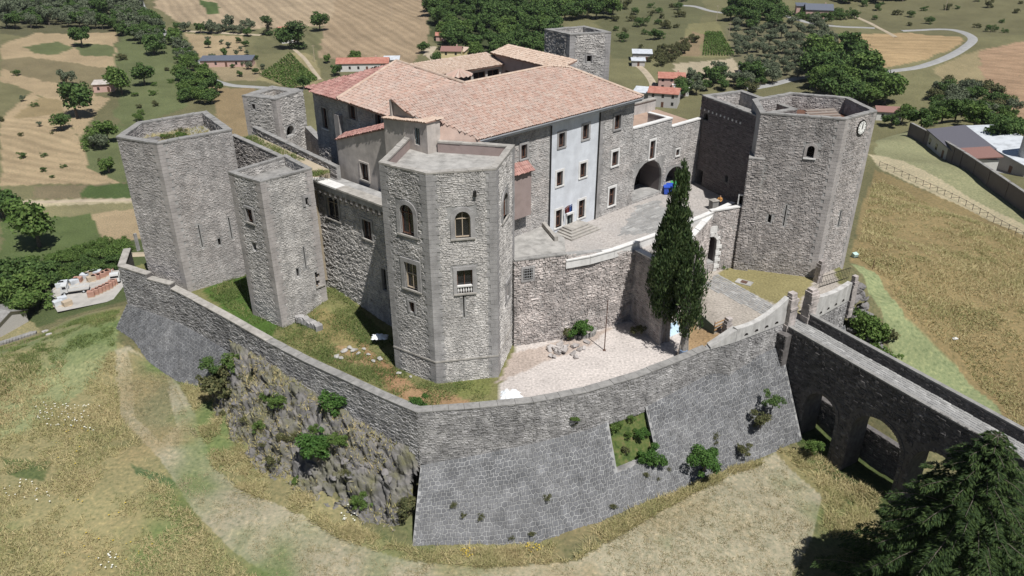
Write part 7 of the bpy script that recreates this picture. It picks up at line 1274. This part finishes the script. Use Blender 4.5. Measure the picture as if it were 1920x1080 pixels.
for k, (x, y, m) in enumerate([(140, 532, 1), (147, 528, 0), (160, 521, 1), (168, 518, 2), (176, 515, 1), (183, 515, 1), (172, 526, 2), (181, 523, 0), (190, 520, 0), (198, 516, 0), (206, 513, 0), (113, 538, 1), (120, 535, 1), (118, 565, 1), (110, 572, 1), (127, 572, 2)]):
    p = ypt(x, y); root = thing('material_stack', ('orange brick heap', 'grey block stack', 'yellow sand-lime stack')[m] + ' at the rear or left side of the builders yard', 'stack', p, ('orange heaps', 'grey stacks', 'yellow stacks')[m]); mb = MB(); mb.box((p[0], p[1], p[2] + .6), (1.9, 1.4, 1.1), rnd.uniform(0, 1)); mb.build('blocks', (M_BRICKP, M_CORR, M_PALEWOOD)[m], root); mb = MB(); mb.box((p[0], p[1], p[2] + .04), (2.1, 1.6, .07), .2); mb.build('pallet', M_PALEWOOD, root)

# ---------------------------------------------------------------- things in the yards and courts
p = lev(1133, 657, 0); pole = thing('pole', 'tall thin rusty pole standing in the gravel yard', 'pole', (p[0], p[1], 0)); mb = MB(); mb.tube([(p[0], p[1], -0.1), (p[0] + 0.05, p[1], 6.0)], [0.06, 0.045], 6); mb.build('shaft', M_RUST, pole); mb = MB(); mb.box((p[0], p[1], 0.03), (0.3, 0.3, 0.06)); mb.build('base_plate', M_RUST, pole)
pl2 = thing('planter', 'low curved kerb of grey stones round the bright bush by the retaining wall', 'planter', (*lev(1085, 628, 0), 0)); c_ = Vector(lev(1083, 622, 0))
for k in range(14):
    a = R(180 + 180 * (k + 0.5) / 14 + 10); mb = MB(); mb.box((c_.x + 1.9 * math.cos(a), c_.y + 1.5 * math.sin(a), 0.2), (0.36, 0.3, 0.5), a + 1.57); mb.build('kerb_stone', M_GCOPE, pl2)
for k in range(30):
    x, y = rnd.gauss(1055, 20), rnd.gauss(654, 6); q = lev(x, y, 0.2); t = Matrix.Rotation(rnd.uniform(-.7, .7), 3, 'X') @ Matrix.Rotation(rnd.uniform(-.6, .6), 3, 'Y'); mb = MB(); mb.box((0, 0, 0), (rnd.uniform(.4, .8), rnd.uniform(.25, .45), rnd.uniform(.18, .3)), 0, t); o = mb.build('stone_block', M_ASHLARP, None, loc=(q[0], q[1], 0.16 + 0.35 * max(0, 1 - abs(x - 1055) / 22) * rnd.random())); o.rotation_euler.z = rnd.uniform(0, 3.1); tag(o, 'loose cut stone block in the pile on the gravel yard', 'stone block', 'pile of cut stone blocks')
M_TARP = plain('white_sheeting', (0.72, 0.74, 0.76), 0.7)
def sheet_heap(label, px, py, z, w, d, h, m, seed):
    q = np.random.RandomState(seed); n = 14; c_ = lev(px, py, z); V = []; 
    for j in range(n + 1):
        for i in range(n + 1):
            u, v = i / n * 2 - 1, j / n * 2 - 1; e = max(0, 1 - max(abs(u), abs(v)) ** 2.5); V.append((c_[0] + u * w / 2 * (1 + .15 * math.sin(j)), c_[1] + v * d / 2 * (1 + .15 * math.sin(i * 1.7)), z - 0.02 + h * e * (0.55 + 0.9 * float(vnoise(np.array(i * .45 + seed), np.array(j * .45)))) ))
    F_ = [(j * (n + 1) + i, j * (n + 1) + i + 1, j * (n + 1) + i + n + 2, j * (n + 1) + i + n + 1) for j in range(n) for i in range(n)]; tag(link('sheeting', npmesh('sheeting', V, F_), m), label, 'sheeting')
sheet_heap('crumpled white sheeting on the grass near the rampart corner', 957, 742, 0.05, 1.8, 1.3, 0.6, M_TARP, 2); sheet_heap('second white bag of rubble right of the crumpled sheeting', 972, 750, 0.05, 1.1, 0.8, 0.45, M_TARP, 4); sheet_heap('white plastic in the shade of the many-sided tower', 712, 632, 1.0, 1.6, 1.0, 0.3, M_TARP, 5)
M_PALEROCK = mat('pale_rock', tones((0.34, 0.325, 0.30), (0.6, 1.0, 1.15)), 0.9, 1.5, 0.4, 0.6, 8)
BL2 = [blob(1, 140 + k, 2, 0.4) for k in range(3)]
for b in BL2: b.materials.append(M_PALEROCK)
for k, (x, y, s) in enumerate([(632, 668, .55), (645, 658, .6), (655, 652, .5), (664, 657, .55), (672, 662, .4), (690, 664, .35), (712, 672, .5), (700, 676, .4), (683, 655, .35), (748, 700, .35), (770, 706, .3), (640, 672, .45)]):
    q = lev(x, y, 0.1); z = float(yard_z(q[0], q[1])); o = link('pale_rock', BL2[k % 3], None, loc=(q[0], q[1], z + 0.12)); o.scale = (s * .95, s * .75, s * .6); o.rotation_euler.z = rnd.uniform(0, 6); tag(o, 'pale rock lying in the grass left of the many-sided tower', 'rock', 'pale rocks in the grass')
rs = thing('ruined_footing', 'jagged remnant of masonry at the foot of the slim square tower', 'ruin', (*lev(575, 605, 0), 0))
for k in range(14):
    t = k / 13; q = lev(560 + 38 * t, 596 + 22 * t, 0.6); z = float(yard_z(*q)); mb = MB(); mb.box((q[0], q[1], z + 0.45 - 0.2 * t + rnd.uniform(-.1, .1)), (rnd.uniform(.5, .9), rnd.uniform(.4, .7), rnd.uniform(.5, 1.0)), rnd.uniform(0, 1.5), Matrix.Rotation(rnd.uniform(-.3, .3), 3, 'X')); mb.build('stone', M_ASHLAR, rs)
# green panel fence and rails by the straggly cypress
fn = thing('site_fence', 'dark green panel fence with wooden rails beside the straggly cypress', 'fence', (*lev(1330, 630, 0.8), 0.5)); A = lev(1310, 598, 1.3); B = lev(1338, 628, 1.0); F = Face(A, B); z = float(yard_z(*A)); mb = MB(); F.box(mb, 0, F.L, z, z + 1.4, -.03, .03); mb.build('panel', plain('green_sheet', (0.035, 0.06, 0.035), 0.6), fn)
C_ = lev(1358, 612, 1.5); F = Face(B, C_); z = float(yard_z(*B))
for h in (0.4, 0.8, 1.2): mb = MB(); F.box(mb, 0, F.L, z + h, z + h + .12, -.03, .03); mb.build('rail', plain('orange_wood', (0.34, 0.20, 0.09), 0.8), fn)
for u in (0.02, F.L): mb = MB(); F.box(mb, u - .05, u + .05, z - .2, z + 1.5, -.08, -.03); mb.build('post', M_WOOD, fn)
bsn = thing('blue_board', 'pale blue sheet leaning behind the trunk of the tall cypress', 'board', (*lev(1263, 622, 0.2), 0)); F = Face(lev(1252, 632, 0), lev(1275, 622, 0)); mb = MB(); mb.hexa([F.P(0, 0, .1), F.P(F.L, 0, .1), F.P(F.L, 0, 0), F.P(0, 0, 0), F.P(0, 1.1, -.5), F.P(F.L, 1.1, -.5), F.P(F.L, 1.1, -.6), F.P(0, 1.1, -.6)]); mb.build('sheet', plain('pale_blue_sheet', (0.42, 0.55, 0.66), 0.6), bsn)
# bins by the small arch
def wheelie(px, py, c, label):
    q = lev(px, py, CZ); root = thing('wheelie_bin', label, 'bin', (q[0], q[1], CZ)); mb = MB(); w, t = 0.3, 0.38; z0_, z1_ = CZ + .08, CZ + 1.0
    mb.hexa([(q[0] - w, q[1] - w, z0_), (q[0] + w, q[1] - w, z0_), (q[0] + w, q[1] + w, z0_), (q[0] - w, q[1] + w, z0_), (q[0] - t, q[1] - t, z1_), (q[0] + t, q[1] - t, z1_), (q[0] + t, q[1] + t, z1_), (q[0] - t, q[1] + t, z1_)]); m = plain(label[:12].replace(' ', '_'), c, 0.4); mb.build('body', m, root); mb = MB(); mb.box((q[0], q[1], CZ + 1.06), (.86, .9, .1), 0, Matrix.Rotation(.1, 3, 'X')); mb.build('lid', m, root)
    for s in (-1, 1): mb = MB(); mb.tube([(q[0] + s * .3, q[1] + .3, CZ + .1), (q[0] + s * .36, q[1] + .3, CZ + .1)], .1, 8); mb.build('wheel', M_IRON, root)
wheelie(1249, 364, (0.03, 0.08, 0.42), 'blue wheelie bin nearest the large arch'); wheelie(1255, 361, (0.03, 0.09, 0.48), 'blue wheelie bin next to the green bin'); wheelie(1263, 357, (0.08, 0.36, 0.12), 'green wheelie bin in front of the small arch')
# flags over the palace door
fg = thing('door_flags', 'blue flag and small tricolour hanging beside the palace door', 'flags', Fp.P(ud - 0.9, 11.0, 0.2))
for k, (c, du) in enumerate((((0.03, 0.09, 0.33), -0.75), ((0.22, 0.05, 0.05), -1.2))):
    u = ud + du; mb = MB(); a = Fp.P(u, 11.0, 0.1); b = Fp.P(u - 0.15, 11.9, 1.1); mb.tube([a, b], 0.025, 5); pol = mb.build('flagpole', M_WHITE, fg); mb = MB()
    for i in range(6):
        o0, o1 = .35 + i * .12, .35 + (i + 1) * .12; w0, w1 = .06 * math.sin(i * 1.6), .06 * math.sin((i + 1) * 1.6); mb.poly([Fp.P(u + w0, 11.15 + o0 * .85, o0), Fp.P(u + w1, 11.15 + o1 * .85, o1), Fp.P(u + w1 + .05, 10.55 + o1 * .6, o1), Fp.P(u + w0 + .05, 10.55 + o0 * .6, o0)])
    mb.build('flag_cloth', plain('flag_cloth_' + ('blue', 'red')[k], c, 0.8), pol)
# grey box, and a person in an orange top, behind the court parapet
q = lev(1337, 392, CZ); bx = thing('stone_box', 'grey square stone box behind the white court parapet', 'box', (q[0], q[1], CZ)); mb = MB(); mb.box((q[0], q[1], CZ + .55), (.85, .8, 1.1), .4); mb.build('body', M_GCOPE, bx); mb = MB(); mb.box((q[0], q[1], CZ + 1.14), (1.0, .95, .08), .4); mb.build('lid', M_COPING, bx)
def person(loc, rz_, label):
    J = {'pel': (0, 0, .95), 'chest': (0, .02, 1.3), 'neck': (0, .03, 1.47), 'head': (0, .05, 1.6), 'top': (0, .05, 1.72), 'ls': (-.19, .02, 1.4), 'le': (-.27, .12, 1.16), 'lh': (-.2, .34, 1.08), 'rs': (.19, .02, 1.4), 're': (.27, .12, 1.16), 'rh': (.2, .34, 1.08), 'lk': (-.11, .03, .5), 'la': (-.12, 0, .08), 'lt': (-.12, .16, .03), 'rk': (.11, .03, .5), 'ra': (.12, 0, .08), 'rt': (.12, .16, .03), 'lhip': (-.1, 0, .9), 'rhip': (.1, 0, .9)}
    for s, n_ in ((-1, 'l'), (1, 'r')):
        h = Vector(J[n_ + 'h'])
        for k in range(4): J[n_ + 'f%d' % k] = tuple(h + Vector((s * (.03 - .02 * k), .09 - .005 * abs(k - 1), -.03)))
        J[n_ + 'th'] = tuple(h + Vector((-s * .05, .05, .01)))
    E = [('pel', 'chest'), ('chest', 'neck'), ('neck', 'head'), ('head', 'top'), ('chest', 'ls'), ('ls', 'le'), ('le', 'lh'), ('chest', 'rs'), ('rs', 're'), ('re', 'rh'), ('pel', 'lhip'), ('lhip', 'lk'), ('lk', 'la'), ('la', 'lt'), ('pel', 'rhip'), ('rhip', 'rk'), ('rk', 'ra'), ('ra', 'rt')] + [(s + 'h', s + f) for s in 'lr' for f in ('f0', 'f1', 'f2', 'f3', 'th')]
    rad_ = {'pel': .14, 'chest': .15, 'neck': .06, 'head': .095, 'top': .085, 'ls': .07, 'rs': .07, 'le': .048, 're': .048, 'lh': .035, 'rh': .035, 'lhip': .1, 'rhip': .1, 'lk': .065, 'rk': .065, 'la': .045, 'ra': .045, 'lt': .04, 'rt': .04}
    ks = list(J); me = bpy.data.meshes.new('body'); me.from_pydata([J[k] for k in ks], [(ks.index(a), ks.index(b)) for a, b in E], []); root = thing('person', label, 'person', loc, None, rz_); o = bpy.data.objects.new('body', me); COL.objects.link(o); o.parent = root
    md = o.modifiers.new('skin', 'SKIN'); sv = me.skin_vertices[0].data
    for i, k in enumerate(ks): r_ = rad_.get(k, .011); sv[i].radius = (r_, r_ * (.75 if k in ('chest', 'pel') else 1)); sv[i].use_root = k == 'pel'
    ss_ = o.modifiers.new('sub', 'SUBSURF'); ss_.levels = ss_.render_levels = 2
    m = bpy.data.materials.new('orange_top_dark_trousers'); n_, l_ = nodes(m); tc = n_.new('ShaderNodeTexCoord'); sx = n_.new('ShaderNodeSeparateXYZ'); l_.new(tc.outputs['Object'], sx.inputs[0]); rp2 = n_.new('ShaderNodeValToRGB'); mr = n_.new('ShaderNodeMapRange'); mr.inputs[2].default_value = 1.8; l_.new(sx.outputs[2], mr.inputs[0]); l_.new(mr.outputs[0], rp2.inputs[0]); rp2.color_ramp.interpolation = 'CONSTANT'; e = rp2.color_ramp.elements; e[0].color = (.03, .03, .04, 1); e[1].position = .52; e[1].color = (.62, .30, .08, 1); x = e.new(.82); x.color = (.42, .25, .17, 1); l_.new(rp2.outputs[0], n_['Principled BSDF'].inputs['Base Color']); me.materials.append(m)
    hair = blob(1, 77, 2, .1, (.11, .115, .1)); link('hair', hair, plain('dark_hair', (.02, .014, .01), .6), root, loc=(0, .03, 1.68), wc=False)
q = lev(1348, 391, CZ); person((q[0], q[1], CZ), 2.6, 'person in an orange top standing behind the white court parapet')
# rustic fence along the right-hand path, and odd bits
fp_ = [G(x, y) for x, y in ((1648, 312), (1690, 330), (1730, 348), (1770, 366), (1810, 386), (1850, 408), (1890, 432), (1930, 456))]
ff = thing('rustic_fence', 'low rustic rail fence along the path right of the clock tower', 'fence', tuple(fp_[0]))
for a, b in zip(fp_, fp_[1:]):
    n = 3
    for k in range(n):
        p0, p1 = a.lerp(b, k / n), a.lerp(b, (k + 1) / n); p0.z = float(hgt(p0.x, p0.y)); p1.z = float(hgt(p1.x, p1.y)); mb = MB(); mb.tube([(p0.x, p0.y, p0.z - .2), (p0.x, p0.y, p0.z + 1.05)], .045, 5); mb.build('post', M_BARK, ff)
        for h0, h1 in ((.95, .95), (.2, .9)): mb = MB(); mb.tube([(p0.x, p0.y, p0.z + h0), (p1.x, p1.y, p1.z + h1)], .03, 5); mb.build('rail', M_BARK, ff)
q = G(1602, 482); sb = thing('floodlight_box', 'pale green floodlight box on the grass right of the clock tower', 'lamp', tuple(q)); mb = MB(); mb.box((q.x, q.y, q.z + .3), (.7, .55, .55), .4, Matrix.Rotation(.3, 3, 'X')); mb.build('housing', plain('pale_green_paint', (.42, .55, .5), .5), sb); mb = MB(); mb.box((q.x, q.y, q.z + .03), (.8, .6, .08), .4); mb.build('foot', M_IRON, sb)
q = G(1790, 636); sb = thing('white_marker', 'small white panel lying on the path edge right of the bridge', 'panel', tuple(q)); mb = MB(); mb.box((q.x, q.y, q.z + .1), (.7, .4, .06), .3); mb.build('plate', M_WHITE, sb)
for px, py, h in ((1636, 505, 1.3),):
    q = G(px, py); o = MB(); o.tube([(q.x, q.y, q.z - .2), (q.x, q.y, q.z + h)], .05, 5); tag(o.build('fence_post', M_WOOD, None), 'single thin dark post on the grass right of the clock tower', 'post')
rl = thing('iron_railing', 'thin iron railing at the foot of the clock tower behind the far plaster parapet', 'railing', (*lev(1550, 530, 1.5), 1.5)); F = Face(lev(1535, 540, 1.5), lev(1590, 522, 1.5))
for k in range(18): mb = MB(); p = F.P(F.L * k / 17, 0); mb.tube([(p[0], p[1], 1.4), (p[0], p[1], 3.0)], .022, 4); mb.build('bar', M_IRON, rl)
for h in (1.6, 2.9): mb = MB(); F.box(mb, 0, F.L, h, h + .05, -.02, .02); mb.build('rail', M_IRON, rl)
q = lev(1395, 530, 1.5); mh = thing('drain_cover', 'square rusty drain cover in a concrete frame by the cobbled gate road', 'drain cover', (q[0], q[1], 1.5)); mb = MB(); mb.box((q[0], q[1], 1.54), (1.9, 1.2, .1), -.6); mb.build('frame', M_TERR, mh); mb = MB(); mb.box((q[0], q[1], 1.6), (.75, .7, .05), -.6); mb.build('plate', M_RUST, mh)
q = (-23.0, 80.8); sk = thing('roof_hatch', 'small dark hatch on the roof of the slim square tower', 'hatch', (q[0], q[1], 16)); mb = MB(); mb.box((q[0], q[1], 16.12), (.9, .9, .25), .8); mb.build('frame', M_COPING, sk); mb = MB(); mb.box((q[0], q[1], 16.26), (.7, .7, .04), .8); mb.build('pane', M_GLASS, sk)
hw_ = [G(x, y) for x, y in ((0, 648), (40, 640), (62, 628))]
ws_ = thing('stone_kerb', 'short line of weathered stones in the grass at the left edge', 'stones', tuple(hw_[0]))
for k in range(12):
    t = k / 11; p = hw_[0].lerp(hw_[2], t); mb = MB(); mb.box((p.x, p.y, float(hgt(p.x, p.y)) + .15), (.95, .6, .55), .35 + rnd.uniform(-.1, .1)); mb.build('stone', M_GCOPE, ws_)
for k in range(2): o = link('grass_rock', BL2[k], None, loc=tuple(G(86 + 6 * k, 622 + 5 * k))); o.scale = (.6, .5, .4); tag(o, ('upper', 'lower')[k] + ' of two grey rocks on the grass left of the rampart', 'rock')
for px, py, h in ((1343, 40, 9), (1366, 72, 8), (735, 40, 9), (1772, 20, 8), (590, 116, 8)):
    q = G(px, py); o = MB(); o.tube([(q.x, q.y, q.z), (q.x, q.y, q.z + h)], [.14, .1], 5); o.tube([(q.x - .8, q.y, q.z + h - .4), (q.x + .8, q.y, q.z + h - .4)], .06, 4); tag(o.build('utility_pole', M_PALEWOOD, None), 'thin utility pole far off among the fields', 'pole', 'utility poles in the fields')

# ---------------------------------------------------------------- air
hz = MB(); hz.prism([(-5600, -5600), (5600, -5600), (5600, 5600), (-5600, 5600)], float(GZ.min()) - 1.5, max(float(GZ.max()), CAMH) + 6)
hm = bpy.data.materials.new('summer_haze'); n_, l_ = nodes(hm); n_.remove(n_['Principled BSDF']); pv = n_.new('ShaderNodeVolumePrincipled'); pv.inputs['Color'].default_value = (0.85, 0.9, 1.0, 1); pv.inputs['Density'].default_value = 0.00004; l_.new(pv.outputs[0], n_['Material Output'].inputs['Volume'])
tag(hz.build('haze', hm, None, 'stuff'), 'thin pale summer haze over the whole valley', 'haze')
